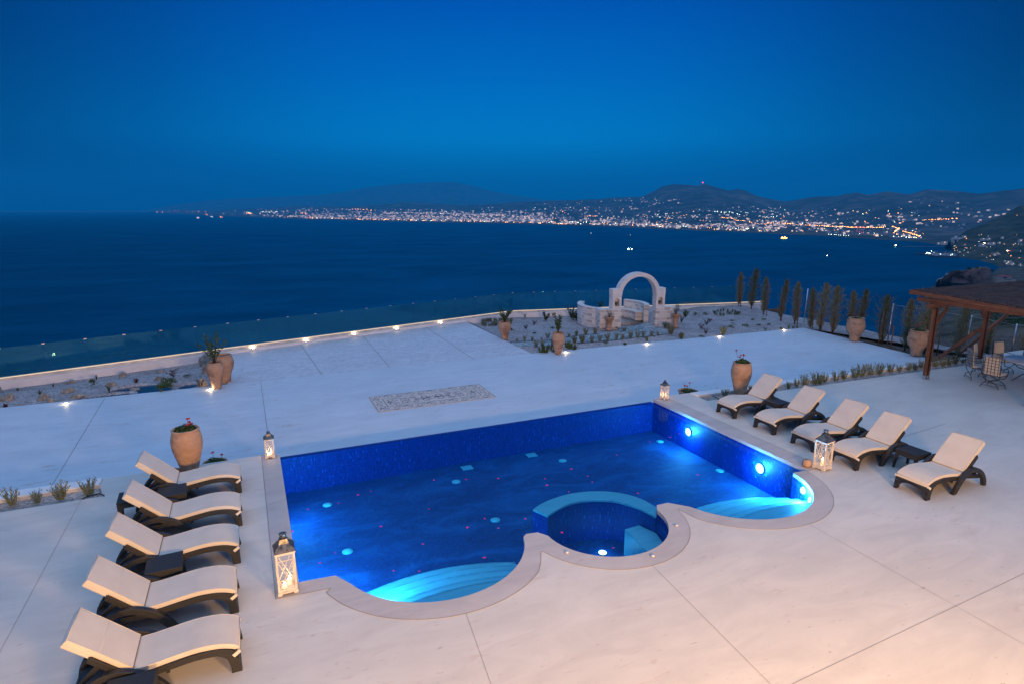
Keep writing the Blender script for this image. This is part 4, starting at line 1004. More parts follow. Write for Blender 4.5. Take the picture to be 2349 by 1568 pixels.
# ------------------------------------------------------------------ garden ground
def gz(x, y):
    """height of the gravel in the right garden"""
    z = LZ - 0.01 + 0.035 * noise.noise(Vector((x * 0.7, y * 0.7, 3))) + 0.02 * noise.noise(Vector((x * 2.3, y * 2.3, 8)))
    z -= 0.14 * ss(22.5, 27.5, y) * (1 - ss(21.5, 24, x))
    z += 0.10 * ss(21.5, 24.0, x) * ss(24.5, 26.3, y) * (1 - ss(25.6, 27.2, x))
    e = min(ss(21.2, 21.6, y), ss(10.0, 10.4, x)) if x < 24.4 else 1
    return LZ - 0.02 + (z - LZ + 0.02) * e
def gl(x, y):
    z = LZ - 0.03 + 0.03 * noise.noise(Vector((x * 1.1, y * 1.1, 3))) - 0.16 * ss(22.7, 24.8 + 0.12 * (x + 8), y)
    z += 0.07 * ss(-2.9, -1.2, x) * ss(22.5, 24.5, y)
    for (px_, py_, pr) in PONDS: 
        d_ = math.hypot((x - px_) / pr, (y - py_) / 0.34); z -= 0.14 * (1 - ss(0.7, 1.25, d_))
    return z
ZL1 = zoomed(0, 1380, 4.698); ZL2 = zoomed(450, 1380, 4.698)
def solve(fn, x, y, zf):
    z = LZ
    for _ in range(4): p = fn(x, y, z); z = zf(p.x, p.y)
    return fn(x, y, z)
PONDS = []
for p, r_ in ((ZL1(1750, 985, LZ), 0.55), (ZL1(2150, 940, LZ), 0.5), (ZL2(520, 760, LZ), 0.85), (ZL2(800, 800, LZ), 0.5), (ZL2(110, 920, LZ), 0.5), (ZL2(1420, 735, LZ), 0.3)): PONDS.append((p.x, p.y, r_))
def sheet(name, m, x0, x1, nx, f0, f1, ny, fz, kind='structure', label=None, smooth=True):
    mb = MB(); mb.smooth = smooth; vs = []
    for i in range(nx + 1):
        x = x0 + (x1 - x0) * i / nx
        for j in range(ny + 1):
            y = f0(x) + (f1(x) - f0(x)) * j / ny; vs.append((x, y, fz(x, y)))
    mb.add(vs, [(i * (ny + 1) + j, (i + 1) * (ny + 1) + j, (i + 1) * (ny + 1) + j + 1, i * (ny + 1) + j + 1) for i in range(nx) for j in range(ny)])
    return tag(mb.build(name, m), kind=kind)
sheet('gravel_bed', M['gravel'], -20, -0.955, 180, lambda x: 21.27, lambda x: fence_y(x) - 0.13, 60, gl)
mb = MB(); mb.add([(-9.5, 21.28, LZ - 0.095), (-1.6, 21.30, LZ - 0.095), (-1.6, 22.9, LZ - 0.095), (-9.5, 22.9, LZ - 0.095)], [(0, 1, 2, 3)]); tag(mb.build('pond_water', M['pond']), kind='structure')
def rightend(x): return fence_y(x) - 0.13
sheet('garden_gravel', M['gravel'], 10.085, 26.6, 170, lambda x: (21.22 - (x - 10.08) * 0.0335) if x < 24.38 else 20.74 - (x - 24.38) * 4, lambda x: rightend(x) if x < 27.0 else 27.5, 90, gz)
# plateau of dry soil east of the terraces, falling away towards the sea
def edge_x(y): return interp([(6, 48), (14.0, 44), (15.5, 34.5), (17.0, 30.5), (18.5, 27.4), (21, 26.7), (30, 26.9)], y)
def pz(x, y):
    d_ = x - edge_x(y)
    z = LZ - 0.10 + 0.06 * noise.noise(Vector((x * 0.6, y * 0.6, 1))) + 0.03 * noise.noise(Vector((x * 3, y * 3, 1))) - 0.10 * ss(24.5, 27, x)
    if d_ > 0: z -= 0.9 * d_ ** 1.25
    return z
sheet('dry_ground', M['soil'], 23.4, 60, 230, lambda x: -8 if x > 24.45 else 12.9, lambda x: 21.0 if x < 24.45 else 30.2, 130, lambda x, y: pz(x, y) - (0.12 if x < 24.40 else 0.0))
# slab of cliff under the seaward wall so nothing floats
sheet('cliff_face', M['cliff'], -30, 30, 60, lambda x: fence_y(x) + 0.10, lambda x: fence_y(x) + 160, 24, lambda x, y: -0.75 - 1.25 * (y - fence_y(x) - 0.1) - 1.5 * abs(noise.noise(Vector((x * 0.1, y * 0.1, 0)))) * min(1, (y - fence_y(x)) * .2))

# stone path through the garden
A4 = zoomed(2250, 1050, 4.48)
def pathz(x, y): return max(gz(x, y), LZ - 0.03) + 0.035
PW = [(2135, 1275)]
Z5 = zoomed(1850, 1200, 4.698)
pp = [Z5(905, 808, LZ), Z5(1250, 785, LZ), Z5(1650, 735, LZ), Z5(1960, 705, LZ), A4(85, 1350, LZ), A4(460, 1300, LZ), A4(760, 1262, LZ), A4(1010, 1235, LZ), A4(1050, 1160, LZ), A4(1050, 1060, LZ), A4(1150, 1010, LZ), A4(1560, 1050, LZ), A4(1600, 1120, LZ), A4(1700, 1165, LZ), A4(1880, 1230, LZ), A4(1885, 1270, LZ), A4(1700, 1320, LZ), A4(1300, 1365, LZ), A4(850, 1400, LZ), A4(260, 1440, LZ), Z5(1350, 880, LZ), Z5(1060, 890, LZ)]
mb = MB(); mb.prism([(p.x, p.y) for p in pp], LZ - 0.1, LZ + 0.012); tag(mb.build('stone_path', M['paving']), kind='structure')
def hose(pts, label, m='black_hose', r_=0.012, name='irrigation_hose'):
    mb = MB(); mb.tube(bez([tuple(p) for p in pts], 6), r_, 6); o = mb.build(name, M[m]); tag(o, label, 'hose'); return o
hz = LZ + 0.02
hose([Z5(890, 785, hz), Z5(1250, 772, hz), Z5(1560, 755, hz), Z5(1960, 702, hz), A4(85, 1335, hz), A4(460, 1290, hz), A4(665, 1285, hz)], 'thin black watering hose along the far side of the stone path')
hose([A4(260, 1445, hz), A4(850, 1400, hz), A4(1060, 1370, hz), A4(1300, 1345, hz), A4(1700, 1305, hz), A4(1880, 1275, hz)], 'thin black watering hose along the near side of the stone path')
hose([A4(670, 1203, hz), A4(800, 1185, hz), A4(1040, 1180, hz), A4(1100, 1195, hz), A4(1040, 1250, hz)], 'black watering hose lying at the foot of the left arch wall')
hose([A4(948, 1150, hz + .08), A4(985, 1170, hz + .03), A4(1010, 1198, hz)], 'short blue hose end beside the left arch pier', 'agave', 0.02)

# ------------------------------------------------------------------ stone arch and curved bench
AO = Vector((16.22, 24.22, 0)); AA = R(-9.99)
def uvbox(ob, swap=False):
    """box-projected UVs in metres so the masonry pattern has real size"""
    me = ob.data; uv = me.uv_layers.new(name='uv')
    for p in me.polygons:
        n_ = p.normal
        for li in p.loop_indices:
            co = me.vertices[me.loops[li].vertex_index].co
            if abs(n_.z) > 0.7: uv.data[li].uv = (co.x, co.y)
            elif abs(n_.x) > abs(n_.y): uv.data[li].uv = (co.y + 3.1, co.z + 5)
            else: uv.data[li].uv = (co.x, co.z + 5)
def polar_uv(ob, c, r_):
    me = ob.data; uv = me.uv_layers.new(name='uv')
    for p in me.polygons:
        n_ = p.normal; ac = math.atan2(p.center.y - c[1], p.center.x - c[0])
        for li in p.loop_indices:
            co = me.vertices[me.loops[li].vertex_index].co
            if abs(n_.z) > 0.7: uv.data[li].uv = (co.x, co.y)
            else:
                a = math.atan2(co.y - c[1], co.x - c[0]); a += 2 * PI * round((ac - a) / (2 * PI)); uv.data[li].uv = (a * r_, co.z + 5)
ar = thing('stone_arch', 'white stone garden arch with two niches and low side walls', 'arch', (AO.x, AO.y, LZ), AA)
D_ = 0.42
def ab(name, x0, x1, z0, z1, y0=0.0, y1=D_, m='rubble'):
    mb = MB(); mb.box(x0, x1, y0, y1, z0, z1); o = mb.build(name, M[m], ar, 0.008); uvbox(o); return o
def pier(x0, x1, nx0, nx1):
    mb = MB()
    zn0, zn1 = 1.055, 1.32                      # niche opening: flat sill, round head
    r_ = (nx1 - nx0) / 2; cx_ = (nx0 + nx1) / 2
    hole = [(nx0, zn0), (nx1, zn0)] + [(cx_ + r_ * math.cos(R(a)), zn1 + r_ * math.sin(R(a)) * 0.95) for a in range(0, 181, 15)]
    outer_ = [(x0, -0.1), (x1, -0.1), (x1, 1.55), (x0, 1.55)]
    # front face with hole, then sides
    loops = [[Vector((a, b, 0)) for a, b in outer_], [Vector((a, b, 0)) for a, b in hole]]; tr = tessellate_polygon(loops); fl = [p for L in loops for p in L]
    mb.add([(p.x, 0, p.y) for p in fl], tr)
    K = len(hole); mb.add([(a, 0, b) for a, b in hole] + [(a, 0.20, b) for a, b in hole], [(i, (i + 1) % K, K + (i + 1) % K, K + i) for i in range(K)] + [tuple(range(K, 2 * K))])
    mb.add([(x0, 0, -0.1), (x1, 0, -0.1), (x1, D_, -0.1), (x0, D_, -0.1), (x0, 0, 1.55), (x1, 0, 1.55), (x1, D_, 1.55), (x0, D_, 1.55)], [(1, 2, 6, 5), (2, 3, 7, 6), (3, 0, 4, 7)])
    o = mb.build('pier', M['rubble' if False else 'ashlar'], ar); uvbox(o)
    mb = MB(); mb.box(x0 - 0.012, x1 + 0.012, -0.012, D_ + 0.012, 1.552, 1.875); c_ = mb.build('pier_block', M['ashlar'], ar, 0.01); uvbox(c_)
pier(-0.46, 0.0, -0.345, -0.105); pier(1.81, 2.26, 1.91, 2.15)
ab('side_wall', -1.085, -0.462, -0.1, 0.895); ab('side_wall', 2.262, 2.86, -0.1, 0.905)
ab('wall_cap', -1.10, -0.463, 0.897, 0.925, -0.012, D_ + 0.012, 'ashlar'); ab('wall_cap', 2.263, 2.875, 0.907, 0.935, -0.012, D_ + 0.012, 'ashlar')
ab('pier_base_course', -0.475, 0.012, -0.1, 0.885, -0.012, D_ - 0.02); ab('pier_base_course', 1.798, 2.275, -0.1, 0.885, -0.012, D_ - 0.02)
K = 28; cxa, cza = 0.905, 1.56; vs = []
for k in range(K + 1):
    a = PI * k / K
    for (r_, y) in ((0.895, -0.016), (1.09, -0.016), (1.09, D_ + 0.01), (0.895, D_ + 0.01)): vs.append((cxa + r_ * math.cos(a), y, cza + r_ * 0.99 * math.sin(a)))
mb = MB(); mb.add(vs, [(4 * k + i, 4 * k + (i + 1) % 4, 4 * k + 4 + (i + 1) % 4, 4 * k + 4 + i) for k in range(K) for i in range(4)]); o = mb.build('arch_ring', M['ashlar'], ar); uvbox(o)
def urn(x, label):
    t = thing('bronze_urn', label, 'urn', tuple(AO + Matrix.Rotation(AA, 3, 'Z') @ Vector((x, 0.085, 0)) + Vector((0, 0, LZ + 1.056))), AA, 'dark urns in the arch niches')
    mb = MB(); mb.lathe([(0.035, 0), (0.035, 0.012), (0.018, 0.03), (0.05, 0.06), (0.068, 0.11), (0.062, 0.15), (0.072, 0.175), (0.078, 0.185), (0.06, 0.187), (0.0, 0.17)], 20); mb.build('body', M['lantern_metal'], t)
    for s_ in (-1, 1):
        mb = MB(); mb.tube([(s_ * 0.06, 0, 0.10), (s_ * 0.10, 0, 0.13), (s_ * 0.098, 0, 0.19), (s_ * 0.07, 0, 0.20)], 0.008, 6); mb.build('handle', M['brass'], t)
urn(-0.225, 'dark two-handled urn in the left niche of the arch'); urn(2.03, 'dark two-handled urn in the right niche of the arch')
BC = (16.90, 26.0)
cb = thing('curved_bench', 'two curved white stone bench walls closing a circle behind the arch', 'bench', (BC[0], BC[1], LZ))
def sector(name, r0, r1, a0, a1, z0, z1, m):
    P_ = arc(0, 0, r1, a0, a1, 20) + arc(0, 0, r0, a0, a1, 20)[::-1]
    mb = MB(); mb.prism(P_, z0, z1); o = mb.build(name, M[m], cb); polar_uv(o, (0, 0), r1); return o
sector('back_wall', 1.56, 1.80, 128, 222, -0.1, 0.86, 'rubble'); sector('wall_cap', 1.545, 1.815, 127.5, 222, 0.862, 0.895, 'ashlar')
sector('seat_block', 1.15, 1.558, 124, 205, -0.1, 0.42, 'rubble'); sector('seat_top', 1.135, 1.556, 123.5, 205, 0.422, 0.452, 'ashlar')
sector('back_wall', 1.56, 1.80, -42, 36, -0.1, 0.86, 'rubble'); sector('wall_cap', 1.545, 1.815, -42, 36.5, 0.862, 0.895, 'ashlar')
sector('seat_block', 1.15, 1.558, -24, 44, -0.1, 0.42, 'rubble'); sector('seat_top', 1.135, 1.556, -24.5, 44.5, 0.422, 0.452, 'ashlar')
mb = MB(); mb.lathe([(1.56, LZ + 0.02), (0.0, LZ + 0.021)], 40, (BC[0], BC[1], 0)); tag(mb.build('bench_floor', M['gravel_pale']), kind='structure')

# ------------------------------------------------------------------ plants of the beds
CNT = {}
def place(me, p, label, name, cat='plant', group=None, s=1.0, z=None, zf=None):
    x, y = p.x, p.y
    zz = z if z is not None else (zf(x, y) if zf else LZ)
    o = link(name, me, loc=(x, y, zz - 0.005), rz=random.uniform(0, 6.28), sc=s)
    return tag(o, label, cat, group)
def pxh(p, px):              # metres for a length of px photograph pixels standing at p
    q = Vector((p.x, p.y, p.z - H)); y = -q.x * math.sin(YAW) + q.y * math.cos(YAW)
    return px / 1.74446 / F * (y * math.cos(PITCH) - q.z * math.sin(PITCH))
random.seed(11)
def rowof(fn, k, pts, lib, base_h, label, name, group, zf, zc=LZ):
    for i, (x, y, h_) in enumerate(pts):
        p = solve(fn, x, y, zf); s_ = max(0.3, pxh(p, h_ / k) / base_h)
        place(lib[i % len(lib)], p, label, name, 'shrub', group, s_, zf=zf)
GR = 'grey-green tufted herbs lining the stone path and the garden'
rowof(Z5, 4.698, [(375, 480, 80), (405, 492, 70), (440, 492, 75), (500, 497, 55), (545, 497, 70), (590, 497, 90), (620, 492, 80), (650, 482, 80), (385, 430, 70), (420, 420, 70), (455, 415, 70), (490, 415, 75), (530, 412, 75), (600, 407, 70), (640, 405, 60), (700, 400, 70), (730, 400, 60), (885, 455, 110), (910, 462, 110)], LAV, 0.28,
      'grey-green tufted herb in the ring behind the two-handled jar', 'herb_tuft', 'tufted herbs in the ring behind the two-handled jar', gz)
rowof(Z5, 4.698, [(1025, 782, 65), (1165, 772, 95), (1310, 765, 75), (1605, 730, 115), (1485, 742, 40), (2000, 700, 70), (2140, 675, 85), (2310, 655, 110)], LAV, 0.28,
      'pale tufted herb growing along the far side of the stone path', 'herb_tuft', 'tufted herbs along the far side of the stone path', gz)
rowof(A4, 4.48, [(245, 1312, 90), (420, 1295, 115), (590, 1290, 125), (1110, 1245, 90)], LAV, 0.28, 'pale tufted herb growing along the far side of the stone path', 'herb_tuft', 'tufted herbs along the far side of the stone path', gz)
rowof(A4, 4.48, [(210, 1452, 120), (345, 1440, 125), (530, 1430, 115), (670, 1412, 115), (800, 1398, 130), (965, 1388, 110), (1075, 1385, 110), (1220, 1360, 130), (1345, 1360, 135), (1450, 1333, 100), (1590, 1330, 105), (1705, 1318, 85)], LAV, 0.28,
      'pale tufted herb growing along the near side of the stone path', 'herb_tuft', 'tufted herbs along the near side of the stone path', gz)
rowof(Z5, 4.698, [(1380, 887, 135), (1500, 880, 130), (1690, 860, 130), (2110, 818, 135), (2245, 806, 145)], LAV, 0.28, 'pale tufted herb growing along the near side of the stone path', 'herb_tuft', 'tufted herbs along the near side of the stone path', gz)
rowof(Z5, 4.698, [(1470, 997, 120), (1515, 992, 135), (1550, 995, 140), (1590, 1000, 80), (1610, 932, 70), (1655, 932, 105), (1700, 985, 115), (1735, 982, 120), (1960, 902, 130), (2000, 915, 130), (2035, 922, 90), (2085, 942, 100), (2115, 937, 90)], SUC, 0.26,
      'dark green upright succulent around the smooth jar at the garden corner', 'succulent', 'upright succulents around the smooth jar', gz)
Z6b = zoomed(2600, 1180, 3.915)
rowof(Z6b, 3.915, [(1010, 303, 60), (1045, 317, 35), (1105, 326, 55), (1150, 331, 45), (1205, 303, 40), (1238, 308, 45), (1270, 312, 30), (1320, 321, 40), (1350, 315, 55), (1380, 312, 50), (1400, 300, 40), (1060, 272, 35), (1105, 264, 40), (1150, 262, 45), (1220, 265, 40), (1290, 276, 45), (1330, 276, 40)], SUC, 0.26,
      'small green succulent in the double ring on the gravel mound', 'succulent', 'small succulents in rings on the gravel mound', gz)
rowof(Z6b, 3.915, [(2050, 545, 45), (2170, 538, 55), (2240, 530, 45), (2300, 522, 40)], SUC, 0.26, 'small green tuft at the garden edge near the far terrace corner', 'succulent', 'green tufts near the far terrace corner', gz)
BUSH = {}
def one(fn, k, x, y, h_, kind, label, name='shrub', zf=gz, wide=1.0, zc=LZ, seed=None):
    p = solve(fn, x, y, zf); hh = pxh(p, h_ / k); sd = seed or int(x + y)
    if kind == 'dkred': me = me_sparse(sd, hh, 'dark_red', 7, 0.055, 16, 0.8)
    elif kind == 'sparse': me = me_sparse(sd, hh, 'blue_green', 6, 0.045, 12, 0.45)
    elif kind == 'branch': me = me_sparse(sd, hh, 'green', 6, 0.075, 40, 0.55, lw=0.05)
    elif kind == 'bush': me = me_bush(sd, hh, hh * 0.5 * wide, 200, 'green', 0.02, 0.05)
    elif kind == 'silver': me = me_bush(sd, hh, hh * 0.5 * wide, 200, 'blue_green', 0.018, 0.05)
    elif kind == 'soft': me = me_lavender(sd, hh, hh * 0.5 * wide, 60, 'lavender', 0.012)
    elif kind == 'low': me = me_bush(sd, hh, hh * 1.6 * wide, 120, 'green', 0.02, 0.04)
    elif kind == 'juniper': me = me_bush(sd, hh, hh * 1.5, 900, 'green', 0.02, 0.07)
    elif kind == 'agave': me = me_agave(sd, hh, 9, 'agave', 0.45 * wide, hh * 0.2)
    elif kind == 'spiky': me = me_agave(sd, hh, 12, 'dark_red', 0.4, hh * 0.11)
    elif kind == 'aloe': me = me_agave(sd, hh, 6, 'agave', 0.8, hh * 0.35)
    return place(me, p, label, name, 'plant', None, 1.0, zf=zf)
for x, y, h_, kd, lb in ((920, 618, 95, 'bush', 'dark green bush right behind the two-handled jar'), (1190, 556, 95, 'dkred', 'dark red shrub in the gravel, nearer of the two left of the arch'), (1345, 472, 85, 'dkred', 'dark red shrub in the gravel, farther of the two left of the arch'),
        (1360, 640, 22, 'low', 'flat green cushion plant in the open gravel behind the path'), (1700, 542, 24, 'low', 'flat green plant behind the smooth jar'), (1175, 345, 125, 'sparse', 'thin grey-green shrub near the glass, left of the branching succulent'),
        (1560, 405, 215, 'branch', 'branching green succulent in the middle of the gravel near the glass'), (1700, 312, 95, 'sparse', 'small sprig near the glass, just left of the curved bench')):
    one(Z5, 4.698, x, y, h_, kd, lb)
for i, (x, y, h_) in enumerate(((2040, 350, 250), (2080, 372, 200), (2140, 388, 190), (2235, 408, 130), (2270, 410, 190))):
    one(Z5, 4.698, x, y, h_, 'branch', ['tallest dark green cactus-like shrub at the left end of the curved bench', 'second dark green shrub against the outer bench wall', 'third dark green shrub against the outer bench wall', 'short dark green shrub against the outer bench wall', 'rightmost dark green shrub against the outer bench wall'][i], 'cactus_shrub')
one(A4, 4.48, 680, 830, 140, 'branch', 'small tree with a loose crown showing above the left side wall of the arch', 'small_tree')
one(A4, 4.48, 770, 1500, 85, 'silver', 'silvery low shrub at the terrace edge left of the paving light')
one(A4, 4.48, 1120, 1485, 45, 'bush', 'tiny red-tipped shrub at the terrace edge in front of the arch')
one(A4, 4.48, 1510, 1405, 70, 'soft', 'thin herb at the gravel edge behind the paving light')
one(A4, 4.48, 1860, 1180, 110, 'soft', 'feathery grey-green shrub at the right arch wall, farther one', wide=1.4)
one(A4, 4.48, 1935, 1300, 190, 'soft', 'feathery grey-green shrub in front of the right urn', wide=0.9)
one(A4, 4.48, 2125, 1370, 95, 'soft', 'small feathery herb right of the stone path end', wide=1.2)
one(A4, 4.48, 2075, 870, 110, 'sparse', 'slender shrub behind the right urn')
one(A4, 4.48, 2200, 990, 140, 'branch', 'green shrub with dark red tips right of the arch')
one(A4, 4.48, 2135, 1075, 140, 'sparse', 'pale thin shrub right of the right urn')
for x, y, h_, kd, lb in ((710, 350, 85, 'bush', 'rounded dark green shrub on the gravel, left of two right of the arch'), (860, 342, 70, 'bush', 'rounded dark green shrub on the gravel, right of two right of the arch'),
        (885, 472, 110, 'dkred', 'dark red shrub, topmost of the group in the right gravel'), (935, 418, 55, 'dkred', 'spreading dark red shrub at the back of the group in the right gravel'), (800, 541, 105, 'dkred', 'dark red shrub, leftmost of the group in the right gravel'),
        (870, 612, 105, 'dkred', 'dark red shrub, nearest of the group in the right gravel'), (1140, 632, 135, 'soft', 'pale feathery herb directly behind the second paving light of the garden edge'), (1260, 562, 130, 'bush', 'upright green shrub in the right gravel'),
        (1495, 550, 90, 'bush', 'spreading dark green shrub in the right gravel'), (1805, 568, 85, 'sparse', 'thin upright plant at the terrace edge in the right gravel'), (820, 668, 30, 'low', 'tiny dark green plant at the edge of the terrace'),
        (490, 690, 90, 'soft', 'thin grey herb at the near side of the right gravel'), (1280, 412, 16, 'low', 'flat green plant below the ring of succulents'), (1610, 402, 20, 'low', 'small flat green plant near the cypresses'),
        (1790, 407, 30, 'low', 'low dark green plant at the foot of the mound'), (1700, 482, 20, 'low', 'low green creeping plant in the pale gravel'), (1860, 472, 15, 'low', 'flat green plant near the third cypress'), (490, 432, 135, 'sparse', 'almost leafless pale shrub right of the arch wall')):
    one(Z6b, 3.915, x, y, h_, kd, lb)
# left bed
for x, y, h_, kd, lb in ((700, 735, 110, 'silver', 'rounded silvery shrub by the white wall in the left bed'), (1000, 777, 80, 'aloe', 'small dark aloe in the left bed'), (335, 856, 85, 'aloe', 'small brown aloe at the far left of the bed'),
        (755, 945, 140, 'agave', 'green agave beside the porous rock in the left bed'), (1815, 650, 130, 'spiky', 'dark purple spiky plant in the left bed'), (1765, 777, 150, 'bush', 'tall leafy green shrub in front of the purple spiky plant'),
        (2110, 525, 35, 'low', 'low green plant at the back of the left bed'), (2055, 888, 165, 'agave', 'tall green agave at the edge of the pond'), (1370, 637, 22, 'low', 'flat green plant behind the flat rock in the left bed'), (110, 1172, 70, 'dkred', 'dark twiggy shrub at the front left of the bed')):
    one(lambda a, b, c=LZ: zoomed(0, 1380, 4.698)(a, b, c), 4.698, x, y, h_, kd, lb, zf=gl)
for x, y, h_, kd, lb in ((525, 470, 115, 'silver', 'bluish green shrub by the white wall, middle of the left bed'), (450, 705, 85, 'dkred', 'dark round shrub beside the pond'), (1150, 592, 150, 'dkred', 'dark red shrub with arching stems in the left bed'),
        (1100, 825, 150, 'juniper', 'wide spreading green juniper at the edge of the pond'), (240, 950, 80, 'agave', 'small dark agave at the front edge of the left bed'), (920, 885, 50, 'soft', 'pale grass tuft in the pond at the front edge'),
        (1660, 780, 190, 'dkred', 'bare dark twigs beside the rock left of the tall ribbed jar'), (1410, 602, 45, 'low', 'grey creeping plant in the gravel right of the red shrub'), (1640, 285, 50, 'low', 'green mossy cushion behind the standing rock')):
    one(lambda a, b, c=LZ: zoomed(450, 1380, 4.698)(a, b, c), 4.698, x, y, h_, kd, lb, zf=gl)
def rock(fn, k, x, y, wpx, hpx, label, seed, zf=gl):
    p = solve(fn, x, y, zf); wd = pxh(Vector((p.x, p.y, LZ)), wpx / k) / 2; hh = pxh(Vector((p.x, p.y, LZ)), hpx / k)
    bm = bmesh.new(); bmesh.ops.create_icosphere(bm, subdivisions=4, radius=1.0); rs = Vector((seed * 3.7, seed * 1.3, seed * 2.1))
    for v in bm.verts:
        d_ = v.co.normalized(); f = 1 + 0.45 * noise.noise(d_ * 1.3 + rs) + 0.25 * noise.noise(d_ * 3.1 + rs) + 0.12 * noise.noise(d_ * 8 + rs)
        cr = noise.cell(d_ * 1.7 + rs); v.co = d_ * f; v.co.x *= wd; v.co.y *= wd * 0.75; v.co.z = max(-0.3, v.co.z) * hh * 0.72 + hh * 0.12
    me = bpy.data.meshes.new('rock'); bm.to_mesh(me); bm.free(); me.materials.append(M['rock'])
    o = link('rock', me, loc=(p.x, p.y, zf(p.x, p.y)), rz=random.uniform(-0.3, 0.3)); return tag(o, label, 'rock', 'pale limestone rocks in the left bed')
for i, (x, y, a, b, lb) in enumerate(((155, 1030, 200, 150, 'large porous pale rock at the far left of the bed'), (5, 880, 70, 110, 'rock cut by the left edge of the photo'), (1275, 882, 210, 115, 'broad smooth beige rock in the left bed'),
        (1335, 712, 160, 70, 'flat whitish rock lying at the back of the left bed'), (860, 1010, 150, 140, 'reddish beige rock beside the green agave'), (960, 1070, 120, 90, 'brown rock to the right of the reddish rock'), (750, 1035, 90, 60, 'small round rock left of the reddish rock'),
        (2050, 755, 90, 90, 'left one of a pair of beige rocks in the bed'), (2135, 755, 100, 80, 'right one of a pair of beige rocks in the bed'), (1480, 960, 240, 75, 'long low pale rock at the edge of the pond'), (1810, 1008, 120, 70, 'pale rock at the front of the bed beside the pond'), (370, 1150, 120, 50, 'half buried rock at the front left of the bed'))):
    rock(ZL1, 4.698, x, y, a, b, lb, i + 1)
for i, (x, y, a, b, lb) in enumerate(((200, 590, 120, 100, 'dark mottled rock in the left bed'), (1130, 372, 80, 65, 'small pale rock by the white wall'), (905, 512, 120, 62, 'small whitish rock in the middle of the left bed'), (860, 657, 120, 95, 'rock with a brown side, left one of two behind the juniper'),
        (965, 652, 100, 75, 'rounded rock, right one of two behind the juniper'), (410, 872, 210, 80, 'long black and white rock in the pond'), (1700, 772, 150, 180, 'upright mottled rock left of the tall ribbed jar'), (1735, 535, 90, 200, 'lower stacked rock behind the upright mottled rock'))):
    rock(ZL2, 4.698, x, y, a, b, lb, i + 21)
# standing pierced rock
p = ZL2(1765, 400, LZ - 0.15); bm = bmesh.new(); bmesh.ops.create_icosphere(bm, subdivisions=4, radius=1.0)
for v in bm.verts:
    d_ = v.co.normalized(); f = 1 + 0.35 * noise.noise(d_ * 1.6) + 0.2 * noise.noise(d_ * 5); v.co = Vector((d_.x * 0.20 * f * (1.15 - 0.5 * max(0, d_.z)), d_.y * 0.12 * f, d_.z * 0.27 * f + 0.18))
me = bpy.data.meshes.new('rock'); bm.to_mesh(me); bm.free(); me.materials.append(M['rock']); tag(link('rock', me, loc=(p.x, p.y, LZ - 0.12)), 'tall pointed white rock standing behind the ribbed jar', 'rock', 'pale limestone rocks in the left bed')

# planting strip herbs
ZR = zoomed(2800, 1450, 1.9575); Zr2 = zoomed(3200, 1000, 2.24); ZLs = zoomed(0, 1800, 2.1355)
for i, (x, y, h_) in enumerate(((190, 272, 70), (395, 222, 45), (430, 206, 30), (690, 207, 60), (755, 192, 65), (820, 187, 85), (895, 175, 95), (935, 172, 85), (975, 160, 70), (1062, 150, 75), (1125, 135, 75), (1210, 126, 85), (1262, 114, 100), (1335, 105, 85), (1400, 96, 90), (1490, 82, 75), (1557, 72, 55), (1630, 67, 65), (1685, 62, 60))):
    p = ZR(x, y, -0.05); p.y = max(12.35, min(p.y, 12.75)) if x > 500 else p.y
    place(LAV[i % 4], p, 'bushy grey-green herb in the narrow strip behind the right loungers', 'strip_herb', 'shrub', 'herbs in the strip behind the right loungers', pxh(p, h_ / 1.9575) / 0.27, z=-0.05)
for i, (x, y, h_) in enumerate(((1090, 1062, 75), (1210, 1052, 85), (1275, 1047, 80), (1330, 1037, 75), (1385, 1027, 85), (1455, 1017, 50), (1550, 985, 55))):
    p = Zr2(x, y, -0.05); p.y = min(max(p.y, 12.1), 12.6)
    place(LAV[i % 4], p, 'bushy grey-green herb in the narrow strip under the pergola', 'strip_herb', 'shrub', 'herbs in the strip under the pergola', pxh(p, h_ / 2.24) / 0.27, z=-0.05)
for i, (x, y, h_, lb) in enumerate(((110, 482, 150, 'leftmost grey-green herb in the left planting strip'), (320, 462, 105, 'second grey-green herb from the left in the left planting strip'), (520, 432, 160, 'tallest grey-green herb in the left planting strip'), (770, 392, 150, 'rightmost grey-green herb in the left planting strip'))):
    p = ZLs(x, y, -0.05); place(LAV[i % 4], p, lb, 'strip_herb', 'shrub', 'herbs in the left planting strip', pxh(p, h_ / 2.1355) / 0.27, z=-0.05)
hose([ZLs(700, 415, 0.02), ZLs(740, 395, 0.03), ZLs(800, 380, 0.0), ZLs(850, 370, 0.03), ZLs(890, 385, 0.02)], 'black watering hose end at the right end of the left planting strip', r_=0.012)
hose([ZR(100, 262, 0.02), ZR(135, 275, 0.03), ZR(160, 290, 0.02), ZR(200, 285, 0.01)], 'black watering hose end at the left end of the right planting strip', r_=0.012)

